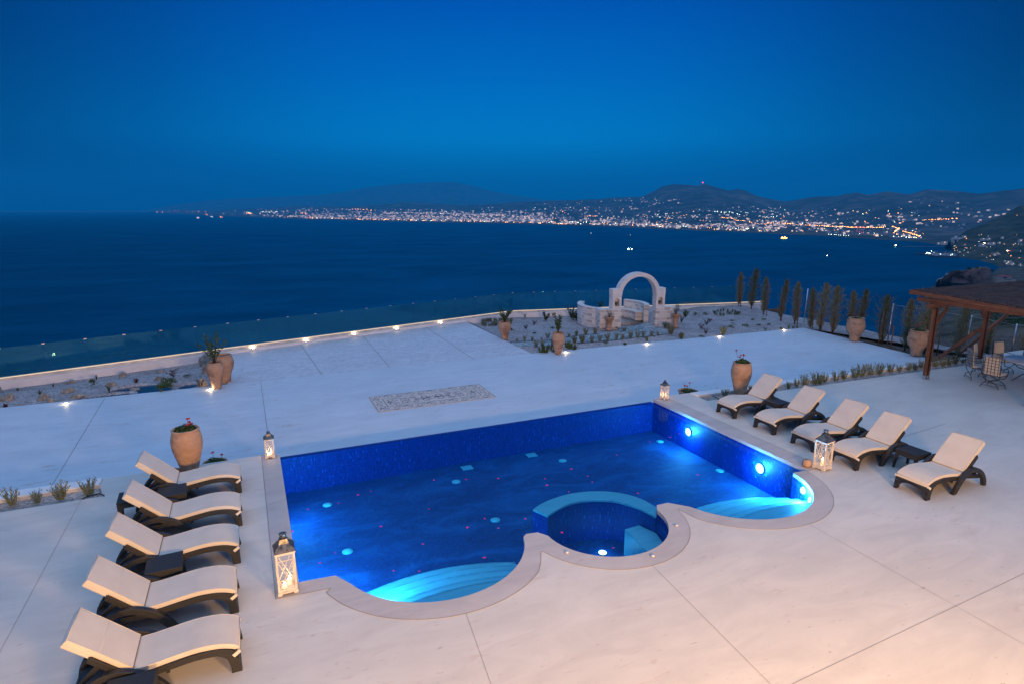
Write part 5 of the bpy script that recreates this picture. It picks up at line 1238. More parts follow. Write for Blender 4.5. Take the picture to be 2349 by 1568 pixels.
# ------------------------------------------------------------------ cypresses, stakes
def cypress_meshes(seed, hh, rad, lean=0.0, gaps=0.0):
    random.seed(seed); cr = MB(); tr = MB()
    tr.tube([(0, 0, 0), (lean * 0.3, 0, hh * 0.5), (lean, 0, hh * 0.95)], [0.028, 0.018, 0.004], 6)
    nb = 300
    for i in range(nb):
        t_ = (i + random.random()) / nb; z = hh * (0.05 + 0.93 * t_)
        prof = 1.35 * rad * (0.62 + 0.5 * math.sin(min(1, t_ * 1.25) * PI * 0.55)) * (1 - t_ ** 2.6) * (1 + 0.35 * noise.noise(Vector((t_ * 7, seed, 0)))) + 0.012
        a = random.uniform(0, 2 * PI); out_ = prof * random.uniform(0.3, 1.2)
        if random.random() < 0.06: out_ *= 1.6
        c0 = Vector((lean * t_ ** 1.4 * 1.0, 0, z)); d_ = Vector((math.cos(a), math.sin(a), random.uniform(0.7, 1.6)))
        L = out_ * 1.5 + 0.06; b1 = c0 + Vector((math.cos(a) * out_, math.sin(a) * out_, L * random.uniform(0.5, 0.9)))
        if b1.z > hh * 1.02: b1.z = hh * 1.02
        for k in range(20):
            q = c0.lerp(b1, 0.10 + 0.90 * k / 19) + rnd_dir(0) * 0.018
            leaf(cr, q, (b1 - c0).normalized() + rnd_dir(0.3) * 0.75, random.uniform(0.04, 0.075), random.uniform(0.011, 0.020))
    for k in range(60):
        z = hh * (0.9 + 0.13 * k / 60); leaf(cr, (lean * (z / hh) ** 1.4 + random.uniform(-1, 1) * 0.02, random.uniform(-1, 1) * 0.02, z), rnd_dir(0.8), 0.06, 0.012)
    return tr.mesh('trunk', M['bark']), cr.mesh('crown', M['cypress'])
CYM = [cypress_meshes(1, 2.0, 0.21), cypress_meshes(2, 2.0, 0.24, 0.10), cypress_meshes(3, 2.0, 0.20, -0.06), cypress_meshes(4, 2.0, 0.30, 0.0), cypress_meshes(5, 2.0, 0.17, 0.16)]
CP = [(1693, 711, 636, 0, 'first cypress from the left, at the end of the white wall'), (1722, 716, 627, 1, 'second cypress from the left, in front of the white wall'), (1750, 727, 643, 2, 'third cypress from the left, at the corner of the white wall'),
      (1789, 741, 649, 4, 'slightly leaning cypress, fourth from the left'), (1821, 749, 655, 0, 'fifth cypress from the left, left of the metal fence post'), (1857, 757, 664, 2, 'thin cypress just right of the metal fence post'),
      (1879, 762, 654, 1, 'cypress behind the far terrace corner, right neighbour of the thin one'), (1909, 768, 661, 3, 'broad cypress, widest of the row'), (1947, 776, 672, 2, 'cypress directly behind the footed jar, left one of two'), (1966, 780, 668, 4, 'cypress directly behind the footed jar, right one of two'),
      (2021, 790, 680, 3, 'cypress between the two footed jars'), (2074, 806, 690, 0, 'cypress left of the banded jar'), (2118, 812, 664, 3, 'cypress just left of the front pergola post'),
      (2194, 826, 700, 1, 'cypress seen between the two pergola posts'), (2262, 815, 735, 2, 'small cypress behind the rear pergola post'), (2346, 820, 745, 3, 'cypress at the right edge of the photo')]
for i, (u, v, vt, k, lb) in enumerate(CP):
    p = at(u, v, LZ - 0.12); q = Vector((p.x, p.y, LZ - H)); hh = pxh(Vector((p.x, p.y, LZ)), (v - vt) * 1.74446) * 1.02
    t = thing('cypress', lb, 'cypress tree', (p.x, p.y, (gz(p.x, p.y) if p.y > 21.3 else pz(p.x, p.y)) - 0.02), random.uniform(-0.5, 0.5), 'young cypresses along the terrace edge', hh / 2.0)
    link('trunk', CYM[k][0], t); link('crown', CYM[k][1], t)
st_me = None
def stick(u, v, vt, label, m='stake', r_=0.022, name='stake', cat='stake', lean=0.0, group='wooden stakes among the cypresses'):
    p = at(u, v, LZ - 0.12); hh = pxh(Vector((p.x, p.y, LZ)), (v - vt) * 1.74446)
    mb = MB(); mb.tube([(0, 0, -0.15), (lean, 0, hh)], r_, 8); o = mb.build(name, M[m], loc=(p.x, p.y, LZ - 0.12)); return tag(o, label, cat, group)
for u, v, vt, lb, ln in ((1697, 713, 655, 'wooden stake of the first cypress from the left', 0), (1757, 729, 650, 'wooden stake of the third cypress from the left', 0), (1790, 743, 683, 'wooden stake of the leaning cypress', 0.03),
        (1827, 751, 685, 'wooden stake of the fifth cypress from the left', 0.02), (1862, 760, 690, 'dark wooden stake of the thin cypress', 0), (1882, 764, 720, 'short wooden stake at the right neighbour of the thin cypress', 0), (1906, 769, 715, 'wooden stake of the broad cypress', 0.02),
        (2013, 793, 708, 'tall leaning wooden stake at the cypress between the two footed jars', 0.10), (2041, 799, 748, 'short dark wooden stake between the two jars', 0.06), (2147, 815, 762, 'short dark wooden stake right of the front pergola post', 0.05)):
    stick(u, v, vt, lb, lean=ln)
fence = thing('chain_link_fence', 'thin chain-link fence on metal posts behind the cypresses', 'fence', (25.6, 16, LZ))
fps = []
for u, v, vt in ((1842, 749, 671), (2033, 797, 706), (2212, 812, 733), (2316, 822, 753)):
    p = at(u, v, LZ - 0.2); hh = pxh(Vector((p.x, p.y, LZ)), (v - vt) * 1.74446); fps.append((p, hh))
fps.append((Vector((fps[-1][0].x + 2.5, fps[-1][0].y - 3.0, 0)), 1.4))
for p, hh in fps:
    mb = MB(); mb.tube([(p.x - 25.6, p.y - 16, -0.3), (p.x - 25.55, p.y - 16, hh)], 0.024, 8); mb.build('post', M['steel'], fence)
def f_link(t, b, m):
    p = t.new('ShaderNodeTexCoord').outputs['UV']
    a = t.new('ShaderNodeTexWave', {'Vector': p, 'Scale': 5.0}, wave_type='BANDS', bands_direction='X'); c = t.new('ShaderNodeTexWave', {'Vector': p, 'Scale': 5.0}, wave_type='BANDS', bands_direction='Y')
    k = t.math('MAXIMUM', a.outputs[1], c.outputs[1]); setb(t, b, Base_Color=(0.10, 0.10, 0.10, 1), Roughness=0.6, Alpha=t.math('MULTIPLY', t.math('GREATER_THAN', k, 0.975), 0.6))
M['chain'] = mat('chain_link_mesh', f_link)
mb = MB(); mb.smooth = False
for (a, ha), (b, hb) in list(zip(fps, fps[1:]))[1:]: mb.add([(a.x - 25.6, a.y - 16, 0), (b.x - 25.6, b.y - 16, 0), (b.x - 25.6, b.y - 16, hb - 0.05), (a.x - 25.6, a.y - 16, ha - 0.05)], [(0, 1, 2, 3)])
o = mb.build('wire_mesh', M['chain'], fence); uv = o.data.uv_layers.new(name='uv')
for p in o.data.polygons:
    v0 = o.data.vertices[p.vertices[0]].co
    for li in p.loop_indices:
        co = o.data.vertices[o.data.loops[li].vertex_index].co; s_ = (Vector((co.x, co.y)) - Vector((v0.x, v0.y))).length; uv.data[li].uv = ((s_ + co.z) * 0.7, (s_ - co.z) * 0.7)
mb = MB()
for (a, ha), (b, hb) in list(zip(fps, fps[1:]))[1:]: mb.tube([(a.x - 25.6, a.y - 16, ha - 0.05), (b.x - 25.6, b.y - 16, hb - 0.05)], 0.005, 5)
mb.build('top_wire', M['steel'], fence)

# ------------------------------------------------------------------ pergola
pg = thing('pergola', 'dark stained timber pergola with slatted roof over the dining table', 'pergola', (19.1, 11.6, 0))
def wb(name, a, b, wd, hg, m='wood'):
    a = Vector(a); b = Vector(b); mb = MB(); L = (b - a).length; mb.box(0, L, -wd / 2, wd / 2, -hg / 2, hg / 2)
    o = mb.build(name, M[m], pg, 0.006); d_ = (b - a).normalized(); q = d_.to_track_quat('X', 'Z'); o.rotation_mode = 'QUATERNION'; o.rotation_quaternion = q; o.location = a; return o
PO = [(0.03, 0.0), (2.75, 0.05), (-0.20, -2.85), (2.75, -2.85), (5.4, 0.05), (5.4, -2.85)]
for x, y in PO:
    for dx, dy in ((-0.042, 0), (0.042, 0)): wb('post', (x + dx, y, 0.12), (x + dx, y, 2.20), 0.075, 0.15)
    mb = MB(); mb.box(x - 0.09, x + 0.09, y - 0.07, y + 0.07, 0.0, 0.012); mb.box(x - 0.093, x - 0.083, y - 0.05, y + 0.05, 0.012, 0.22); mb.box(x + 0.083, x + 0.093, y - 0.05, y + 0.05, 0.012, 0.22); mb.box(x - 0.04, x + 0.04, y - 0.05, y + 0.05, 0.012, 0.11)
    mb.build('post_shoe', M['steel'], pg)
for y in (0.03, -2.85): wb('main_beam', (-0.30, y, 2.29), (6.4, y, 2.29), 0.10, 0.15)
for x in (-0.05, 2.72, 5.4): wb('cross_beam', (x, 0.55, 2.43), (x, -4.3, 2.43 - 0.03), 0.075, 0.13)
for x, y in PO[:4]:
    wb('knee_brace', (x + 0.05, y, 1.65), (x + 0.55, y, 2.19), 0.07, 0.07)
    if x > 1: wb('knee_brace', (x - 0.05, y, 1.65), (x - 0.55, y, 2.19), 0.07, 0.07)
def roofz(y): return 2.52 + 0.045 * (y + 2.0)
wb('fascia', (-0.24, 0.68, roofz(0.68)), (-0.24, -4.6, roofz(-4.6)), 0.04, 0.12); wb('fascia', (-0.24, 0.70, roofz(0.70)), (7.2, 0.70, roofz(0.70)), 0.04, 0.12)
mb = MB(); k = 0; y = -4.6
while y < 0.66:
    dz_ = random.uniform(-0.006, 0.006); mb.box(-0.23 + random.uniform(-0.02, 0.02), 7.2, y, y + 0.07, roofz(y) + 0.062 + dz_, roofz(y) + 0.090 + dz_); y += 0.115
mb.build('roof_slats', M['roof_wood'], pg)
for x in [i * 0.6 + 0.02 for i in range(12)]: wb('rafter', (x, 0.62, roofz(0.62) - 0.02), (x, -4.5, roofz(-4.5) - 0.02), 0.05, 0.09, 'roof_wood')
a = at(2157, 826, 0.0); a.z = -0.05; wb('raking_strut', (a.x - 19.1, a.y - 11.6 + 0.25, -0.1), (2.72, 0.10, 1.38), 0.085, 0.10)
a = at(2285, 800, 0.0); wb('raking_strut', (3.2, 0.9, 0.35), (5.6, 0.6, 1.9), 0.085, 0.10)

# ------------------------------------------------------------------ dining table and chairs
tb = thing('dining_table', 'round white marble-topped table on a black wrought iron base under the pergola', 'table', (21.55, 10.02, 0))
mb = MB(); mb.lathe([(0.0, 0.675), (0.72, 0.675), (0.735, 0.685), (0.735, 0.700), (0.725, 0.708), (0.0, 0.708)], 48); mb.build('table_top', M['marble'], tb)
for q in range(4):
    mb = MB(); mb.M = Matrix.Rotation(q * PI / 2 + 0.4, 4, 'Z')
    mb.tube(bez([(0.50, 0, 0.67), (0.36, 0, 0.46), (0.10, 0, 0.36), (0.22, 0, 0.22), (0.42, 0, 0.0)], 6), 0.013, 8); mb.tube(bez([(0.55, 0.0, 0.67), (0.45, 0, 0.52), (0.26, 0, 0.50), (0.06, 0, 0.34)], 6), 0.009, 6); mb.build('leg', M['iron'], tb)
mb = MB(); mb.tube([(0.5 * math.cos(a * PI / 12), 0.5 * math.sin(a * PI / 12), 0.665) for a in range(25)], 0.01, 6); mb.build('support_ring', M['iron'], tb)
def make_chair(label):
    t = thing('garden_chair', label, 'chair', group='wrought iron chairs around the marble table')
    w_, dp, sz, bt = 0.235, 0.21, 0.40, 0.98
    c = mb = MB(); mb.box(-w_, w_, -dp, dp, sz, sz + 0.055); mb.build('seat_cushion', M['cushion'], t, 0.015)
    mb = MB(); mb.ribbon([(-0.165, sz + 0.06), (-0.195, sz + 0.35), (-0.235, bt - 0.03)], [(-0.215, sz + 0.06), (-0.235, sz + 0.35), (-0.262, bt - 0.03)], -w_ + 0.045, w_ - 0.045); mb.build('back_cushion', M['cushion'], t, 0.012)
    for s_ in (-1, 1):
        mb = MB(); mb.tube([(-0.22, s_ * w_, sz - 0.01), (-0.26, s_ * w_, bt - 0.02)], 0.009, 6); mb.lathe([(0.001, bt - 0.02), (0.016, bt), (0.001, bt + 0.02)], 10, (-0.262, s_ * w_, 0)); mb.build('back_post', [M['iron']], t)
        mb = MB(); mb.tube(bez([(-0.24, s_ * w_, sz + 0.22), (0.0, s_ * (w_ + 0.01), sz + 0.21), (0.16, s_ * w_, sz + 0.19), (0.20, s_ * w_, sz + 0.10), (0.19, s_ * w_, sz - 0.01)], 5), 0.009, 6); mb.build('armrest', M['iron'], t)
        mb = MB(); mb.tube([(s_ * 0.19, -w_ + 0.01, 0.07), (s_ * 0.19, w_ - 0.01, 0.07)], 0.007, 6); mb.build('foot_rail', M['iron'], t)
    for x in (-0.19, 0.19):
        for s_ in (-1, 1):
            mb = MB(); mb.tube(bez([(x, s_ * w_, sz - 0.01), (x, s_ * w_ * 0.72, sz - 0.12), (x, 0.0, sz - 0.19), (x, -s_ * w_ * 0.75, sz - 0.27), (x, -s_ * (w_ + 0.01), 0.0)], 6), 0.010, 6); mb.build('leg', M['iron'], t)
    mb = MB()
    for k in range(5): yy = -w_ + 0.05 + (2 * w_ - 0.10) * k / 4; mb.tube([(-0.235, yy, sz), (-0.272, yy, bt - 0.03)], 0.006, 5)
    for k in range(7):
        f_ = k / 6; mb.tube([(-0.237 - 0.035 * f_, -w_ + 0.03, sz + 0.02 + (bt - sz - 0.06) * f_), (-0.237 - 0.035 * f_, w_ - 0.03, sz + 0.02 + (bt - sz - 0.06) * f_)], 0.006, 5)
    mb.build('back_grid', M['iron'], t)
    mb = MB(); mb.tube([(-0.21, -w_, sz - 0.008), (0.21, -w_, sz - 0.008), (0.21, w_, sz - 0.008), (-0.21, w_, sz - 0.008), (-0.21, -w_, sz - 0.008)], 0.008, 6); mb.build('seat_frame', M['iron'], t)
    return t
C0 = make_chair('iron chair with its gridded back turned to the viewer, nearest to the pool'); C0.location = (20.02, 10.20, 0); C0.rotation_euler = (0, 0, R(2))
dup(C0, (20.52, 10.98, 0), R(-38), 'iron chair with cream cushions, leftmost of the group, seen from its side')
dup(C0, (21.28, 11.25, 0), R(-72), 'iron chair behind the table, left one of the two with cream backs facing the viewer')
dup(C0, (22.15, 11.10, 0), R(-100), 'iron chair behind the table, right one of the two with cream backs facing the viewer')
dup(C0, (20.62, 9.35, 0), R(48), 'iron chair at the right edge, cut off by the frame and the pergola post')
# ------------------------------------------------------------------ sea and far land
mb = MB(); mb.lathe([(0.0, SEA), (200, SEA), (1000, SEA), (5000, SEA), (15000, SEA), (34000, SEA)], 180, caps=False); tag(mb.build('sea', M['sea']), kind='structure')

def horiz(u, v): d = ray(u, v); return d, math.hypot(d.x, d.y)
class Land:
    """slope built between a waterline and a crest, every vertex at its own real distance"""
    def __init__(s, u0, u1, du, vc, vr, rr, p, rows, amp, ns, r_start=None):
        s.u0, s.u1, s.du, s.vc, s.vr, s.rr, s.p, s.rows, s.amp, s.ns, s.r_start = u0, u1, du, vc, vr, rr, p, rows, amp, ns, r_start
    def pos(s, u, v, rough=True):
        vc, vr = interp(s.vc, u), interp(s.vr, u)
        t = (vc - v) / (vc - vr) if abs(vc - vr) > 1e-6 else 0; t = min(1, max(0, t))
        d, hl_ = horiz(u, vc)
        r0 = (interp(s.r_start, u) if s.r_start else (H - SEA) / (-d.z / hl_)); r1 = interp(s.rr, u)
        r_ = r0 * (r1 / r0) ** (t ** s.p)
        d, hl_ = horiz(u, v); P_ = Vector((0, 0, H)) + d * (r_ / hl_)
        if rough:
            k = s.amp * min(1, 4 * t * (1.12 - t))
            P_.z += k * (0.25 if t < 0.1 else 1) * (noise.fractal(Vector((P_.x / s.ns, P_.y / s.ns, 0)), 0.9, 2.1, 5)) 
            P_.z = max(P_.z, SEA + 4 * min(1, t * 25) + 30 * max(0, t - 0.05))
        return P_
    def build(s, name, m, skirt=True, back=0.25):
        mb = MB(); mb.smooth = True; us = []; u = s.u0
        while u <= s.u1: us.append(u); u += s.du
        vs = []; K = s.rows + 1
        for u in us:
            vc, vr = interp(s.vc, u), interp(s.vr, u)
            for j in range(s.rows): vs.append(s.pos(u, vc + (vr - vc) * j / (s.rows - 1)))
            top = vs[-1]; q = Vector((top.x, top.y, 0)); vs.append(Vector((top.x * (1 + back), top.y * (1 + back), SEA - 30)))
        mb.add(vs, [(i * K + j, (i + 1) * K + j, (i + 1) * K + j + 1, i * K + j + 1) for i in range(len(us) - 1) for j in range(K - 1)])
        return tag(mb.build(name, m), kind='structure')
COAST = [(-400, 487.5), (330, 487.5), (420, 491), (500, 496), (550, 498), (620, 501), (700, 504), (860, 507.5), (1000, 510.5), (1175, 514), (1300, 518), (1400, 521), (1540, 527), (1662, 532), (1779, 537), (1896, 542), (2013, 550), (2115, 556), (2176, 566), (2260, 572), (3000, 590)]
FAR = Land(-60, 1320, 8, [(-400, 487.5), (1400, 487.5)], [(-60, 485.5), (330, 484), (400, 470), (440, 464), (500, 458), (560, 455), (700, 450), (780, 442), (840, 431), (900, 423), (960, 420), (1040, 418), (1090, 430), (1150, 444), (1230, 455), (1320, 470)], [(0, 45000), (1400, 45000)], 0.9, 14, 90, 4000, [(0, 33000), (1400, 33000)])
FAR.build('hills', M['land_far'])
L1 = Land(335, 2950, 5, COAST, [(335, 486.5), (420, 485), (500, 482.5), (600, 479), (700, 473), (800, 475), (860, 471), (920, 466), (980, 468), (1080, 470), (1150, 467), (1230, 462), (1300, 459), (1400, 456), (1470, 452), (1500, 438), (1520, 428), (1545, 424), (1580, 425), (1600, 427), (1612, 422), (1650, 432), (1672, 436), (1690, 432), (1710, 437), (1730, 446), (1760, 454), (1800, 460),
      (1860, 453), (1919, 451), (1940, 446), (1966, 442), (1990, 448), (2036, 440), (2083, 444), (2105, 439), (2127, 433), (2182, 438), (2243, 447), (2300, 441), (2348, 436), (2600, 425), (2950, 430)],
      [(335, 30000), (700, 24000), (1000, 21000), (1200, 18500), (1580, 16000), (1800, 15500), (2100, 12500), (2348, 11500), (2950, 10000)], 0.62, 60, 70, 1500)
L1.build('hills', M['land_far'])
L3 = Land(2168, 2950, 4, [(2168, 564), (2176, 568), (2185, 580), (2202, 591), (2246, 598), (2278, 606), (2290, 613), (2348, 612), (2950, 620)], [(2168, 563), (2176, 556), (2185, 548), (2215, 528), (2261, 513), (2285, 500), (2306, 492), (2330, 478), (2348, 471), (2420, 452), (2600, 415), (2950, 380)],
      [(2168, 3500), (2180, 3900), (2348, 4600), (2950, 4600)], 0.8, 40, 26, 260)
L3.build('hills', M['land_mid'])
ROCK = Land(2148, 2330, 1.0, [(2148, 647.5), (2153, 649), (2160, 655), (2170, 660), (2200, 668), (2240, 676), (2290, 684), (2330, 690)], [(2148, 645.5), (2152, 640), (2160, 636), (2170, 630), (2182, 623), (2200, 620), (2223, 617), (2246, 612.5), (2262, 613), (2270, 619), (2276, 634), (2290, 640), (2330, 640)],
      [(2148, 1690), (2170, 1720), (2250, 1800), (2330, 1800)], 1.0, 60, 9, 28)
ROCK.build('headland', M['cliff'])
L4 = Land(2040, 2950, 4, [(2040, 779), (2060, 774), (2075, 760), (2095, 735), (2120, 715), (2150, 690), (2167, 662), (2200, 655), (2250, 650), (2290, 615), (2348, 612), (2950, 620)], [(2040, 806), (2950, 806)], [(2040, 60), (2950, 60)], 1.25, 70, 3.5, 60)
L4.build('near_slope', M['land_near'], back=0.0)

# ------------------------------------------------------------------ the city across the bay
def hbox(mb, p, wd, dp, hg, a, sink=8):
    mb.obox((p.x, p.y, p.z + (hg - sink) / 2), Vector((math.cos(a), math.sin(a), 0)), Vector((-math.sin(a), math.cos(a), 0)), Vector((0, 0, 1)), wd / 2, dp / 2, (hg + sink) / 2)
random.seed(99)
def coast_v(u): return interp(COAST, u)
# density map: (u0, u1, top offset px, bottom offset px, count, pale share)
BANDS = [(560, 860, 20, 1, 420), (690, 1180, 24, 1, 2300), (860, 1300, 27, 1, 2300), (1100, 1500, 36, 1, 1100), (1300, 1480, 24, 1, 300), (1290, 1700, 14, 1, 700), (1500, 1800, 34, 1, 750), (1700, 1900, 52, 2, 520), (1850, 2110, 62, 2, 330), (1640, 1790, 62, 48, 70), (2060, 2330, 100, 40, 160), (1380, 1560, 72, 60, 200), (1230, 1640, 62, 38, 260), (500, 700, 20, 4, 60)]
fb = MB(); singles = []; lights = {'lamp_white': [], 'lamp_orange': []}; allb = []
for (u0, u1, top, bot, cnt) in BANDS:
    for _ in range(cnt):
        u = random.uniform(u0, u1); k = random.random() ** 1.5; v = coast_v(u) - bot - (top - bot) * k
        if 1480 < u < 1640 and 12 < coast_v(u) - v < 22 and u1 > 1500 - 0 and random.random() < 0.8: continue
        if noise.noise(Vector((u * 0.045, v * 0.16, 2))) < (-0.45 if u < 1250 else -0.12): continue
        if v < interp(L1.vr, u) + 3: continue
        p = L1.pos(u, v); r_ = math.hypot(p.x, p.y); allb.append((r_, p, u))
allb.sort(key=lambda q: q[0])
VAR = []
for i in range(4):
    mb = MB(); wd, dp, hg = [(1, 0.8, 0.7), (1.4, 0.7, 0.6), (0.9, 0.9, 1.0), (1.2, 1.0, 0.5)][i]
    mb.box(-wd / 2, wd / 2, -dp / 2, dp / 2, -0.6, hg); mb.box(-wd / 2 - 0.03, wd / 2 + 0.03, -dp / 2 - 0.03, dp / 2 + 0.03, hg, hg + 0.06); mb.box(-0.15, 0.12, -0.1, 0.15, hg + 0.06, hg + 0.25)
    mb.cur = 1
    for k in range(3):
        x = -wd / 2 + wd * (k + 0.5) / 3
        for z in (0.12, 0.38):
            if z + 0.12 < hg: mb.box(x - 0.07, x + 0.07, -dp / 2 - 0.012, -dp / 2 + 0.01, z, z + 0.14)
    VAR.append([mb.mesh('far_house', [M['house_white'], M['window']]), mb.mesh('far_house', [M['glow_front'], M['lit_window']])])
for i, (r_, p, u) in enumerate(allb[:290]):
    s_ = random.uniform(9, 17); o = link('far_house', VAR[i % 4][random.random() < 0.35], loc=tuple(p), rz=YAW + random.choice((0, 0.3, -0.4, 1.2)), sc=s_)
    tag(o, 'small pale flat-roofed house among the lights along the far shore of the bay', 'house', 'houses along the far shore of the bay')
for i, (r_, p, u) in enumerate(allb[290:]):
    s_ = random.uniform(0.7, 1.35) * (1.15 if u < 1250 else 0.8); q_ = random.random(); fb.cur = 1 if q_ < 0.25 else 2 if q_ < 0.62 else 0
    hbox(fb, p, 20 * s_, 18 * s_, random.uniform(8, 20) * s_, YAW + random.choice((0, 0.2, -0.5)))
o = fb.build('far_city', [M['house_white'], M['house_dim'], M['glow_front']]); tag(o, 'dense pale city spread along the far shore of the bay', 'city', kind='stuff')

# lights: shoreline rows, roads, scattered
def add_l(u, v, c, s_=1.0, land=None):
    p = (land or L1).pos(u, v); r_ = math.hypot(p.x, p.y); lights.setdefault(c, []).append((r_, p, s_ * r_ * 0.00044))
rz_ = random.Random(5)
for u in [x + rz_.uniform(-2, 2) for x in range(700, 1300, 3)]:
    if rz_.random() < 0.85: add_l(u, coast_v(u) - rz_.uniform(0.5, 2.5), 'lamp_orange' if rz_.random() < 0.75 else 'lamp_white', rz_.uniform(0.8, 1.7))
for u in [x + rz_.uniform(-2, 2) for x in range(1290, 1760, 6)]:
    if rz_.random() < 0.75: add_l(u, coast_v(u) - rz_.uniform(0.5, 5), 'lamp_white' if rz_.random() < 0.65 else 'lamp_orange', rz_.uniform(0.7, 1.7))
for _ in range(520):
    u = rz_.uniform(640, 2120); v = coast_v(u) - 2 - rz_.random() ** 1.4 * (20 if u < 1200 else 38 if u < 1700 else 60)
    if noise.noise(Vector((u * 0.02, v * 0.1, 7))) > -0.1: add_l(u, v, 'lamp_orange' if rz_.random() < 0.55 else 'lamp_white', rz_.uniform(0.5, 1.2))
for a, b, n_, c in (((563, 492), (578, 492), 8, 'lamp_orange'), ((565, 488), (640, 491), 24, 'lamp_white'), ((680, 489), (705, 494), 14, 'lamp_orange'), ((795, 482), (860, 481), 16, 'lamp_orange'), ((895, 487), (1010, 487), 34, 'lamp_orange'), ((1320, 497), (1370, 498), 16, 'lamp_orange'),
        ((1655, 505), (1760, 520), 30, 'lamp_orange'), ((1760, 516), (1900, 526), 34, 'lamp_orange'), ((1890, 527), (1975, 529), 26, 'lamp_orange'), ((1975, 529), (2028, 528), 16, 'lamp_orange'), ((1900, 546), (1950, 549), 9, 'lamp_white'), ((2045, 520), (2060, 532), 6, 'lamp_orange'), ((2048, 544), (2062, 528), 16, 'lamp_orange'),
        ((2070, 540), (2110, 552), 18, 'lamp_orange'), ((2123, 510), (2200, 509), 15, 'lamp_orange'), ((1700, 492), (1790, 495), 12, 'lamp_white'), ((1640, 493), (1700, 500), 10, 'lamp_white'), ((360, 487.0), (480, 487.2), 9, 'lamp_orange'), ((2050, 550), (2110, 554), 7, 'lamp_white')):
    for k in range(n_):
        t_ = (k + rz_.uniform(-0.35, 0.35)) / n_; u = a[0] + (b[0] - a[0]) * t_; v = a[1] + (b[1] - a[1]) * t_ + rz_.uniform(-0.6, 0.6)
        v = min(v, coast_v(u) - 0.3); add_l(u, v, c, rz_.uniform(0.8, 1.5))
for _ in range(45):
    u = rz_.uniform(2185, 2345); v = rz_.uniform(interp(L3.vr, u) + 20, interp(L3.vc, u) - 2); add_l(u, v, 'lamp_orange' if rz_.random() < 0.6 else 'lamp_white', rz_.uniform(0.35, 0.7), L3)
LM = {}
for c, lst in lights.items():
    lst.sort(key=lambda q: q[0]); mb = MB()
    m0 = MB(); m0.box(-0.12, 0.12, -0.12, 0.12, -3, 0); m0.cur = 1; m0.box(-0.6, 0.6, -0.6, 0.6, 0, 1.0); LM[c] = m0.mesh('street_lamp', [M['steel'], M[c]])
    for i, (r_, p, s_) in enumerate(lst):
        if i < 150:
            o = link('street_lamp', LM[c], loc=(p.x, p.y, p.z + 4 + s_), sc=s_ * 0.9)
            tag(o, 'tiny glowing ' + ('orange' if 'orange' in c else 'white') + ' street lamp on the far shore of the bay', 'street lamp', ('orange' if 'orange' in c else 'white') + ' street lamps on the far shore')
        else: mb.box(p.x - s_ / 2, p.x + s_ / 2, p.y - s_ / 2, p.y + s_ / 2, p.z + 4, p.z + 4 + s_)
    o = mb.build('city_lights', M[c]); tag(o, 'countless tiny ' + ('orange' if 'orange' in c else 'white') + ' lights scattered over the far city', 'lights', kind='stuff')

# power station chimneys, tanks, silos, larger buildings
Zs = lambda x, y: ((3380 + x / 3.281) / 1.74446, (850 + y / 3.281) / 1.74446)
def onland(x, y, land=None):
    u, v = Zs(x, y); return (land or L1).pos(u, min(v, interp((land or L1).vc, u) - 0.4), False), u, v
def depth(p): return (-p.x * math.sin(YAW) + p.y * math.cos(YAW))
def mpp(p): return depth(p) / F / 1.74446 / 3.281 * 0.8    # metres for one pixel of the enlarged view
for i, (x, y, yt) in enumerate(((150, 290, 165), (178, 308, 170), (208, 318, 172), (232, 316, 174))):
    p, u, v = onland(x, y); k = mpp(p); hh = (y - yt) * k; r_ = 7.5 * k
    t = thing('power_station_chimney', ['leftmost', 'second', 'third', 'rightmost'][i] + ' of the four tall striped chimneys on the far shore' + (' from the left' if 0 < i < 3 else ''), 'chimney', (p.x, p.y, p.z), group='striped power station chimneys')
    mb = MB(); mb.lathe([(r_, -8), (r_ * 0.9, hh * 0.5), (r_ * 0.8, hh)], 16); mb.build('shaft', M['chimney'], t)
    for j in range(3):
        z = hh * (0.50 + 0.17 * j); mb = MB(); mb.lathe([(r_ * 1.0, z), (r_ * 0.98, z + hh * 0.075)], 16); mb.build('red_band', M['chimney_red'], t)
    for z in (hh, hh * 0.42):
        mb = MB(); mb.box(-r_ * 0.6, r_ * 0.6, -r_ * 1.05, r_ * 0.6, z, z + 1.3 * k); mb.build('warning_light', M['lamp_red'], t)
def tank(x, y, wd, hh, label, m='house_white', land=None):
    p, u, v = onland(x, y, land); k = mpp(p); mb = MB(); mb.lathe([(wd * k / 2, -8), (wd * k / 2, hh * k), (wd * k / 2 * 0.9, hh * k * 1.05), (0.01, hh * k * 1.12)], 24, caps=False)
    o = mb.build('storage_tank', M[m], loc=tuple(p)); tag(o, label, 'tank', 'cylindrical storage tanks at the bay head')
tank(1210, 362, 46, 52, 'largest pale cylindrical storage tank at the head of the bay'); tank(1168, 364, 34, 34, 'smaller storage tank left of the largest one', 'house_dim'); tank(1138, 362, 30, 48, 'dim storage tank, leftmost of the three', 'house_dim')
tank(1453, 338, 42, 27, 'pale round tank above the lit silos', land=L3); tank(1408, 350, 36, 18, 'low round tank left of the pale tank', land=L3); tank(1503, 350, 38, 20, 'low round tank right of the pale tank', land=L3)
tank(1398, 432, 17, 70, 'left one of the two lit silos by the shore', land=L3); tank(1420, 432, 17, 68, 'right one of the two lit silos by the shore', land=L3); tank(1472, 405, 24, 62, 'third silo, standing behind the two lit ones', 'house_dim', L3)
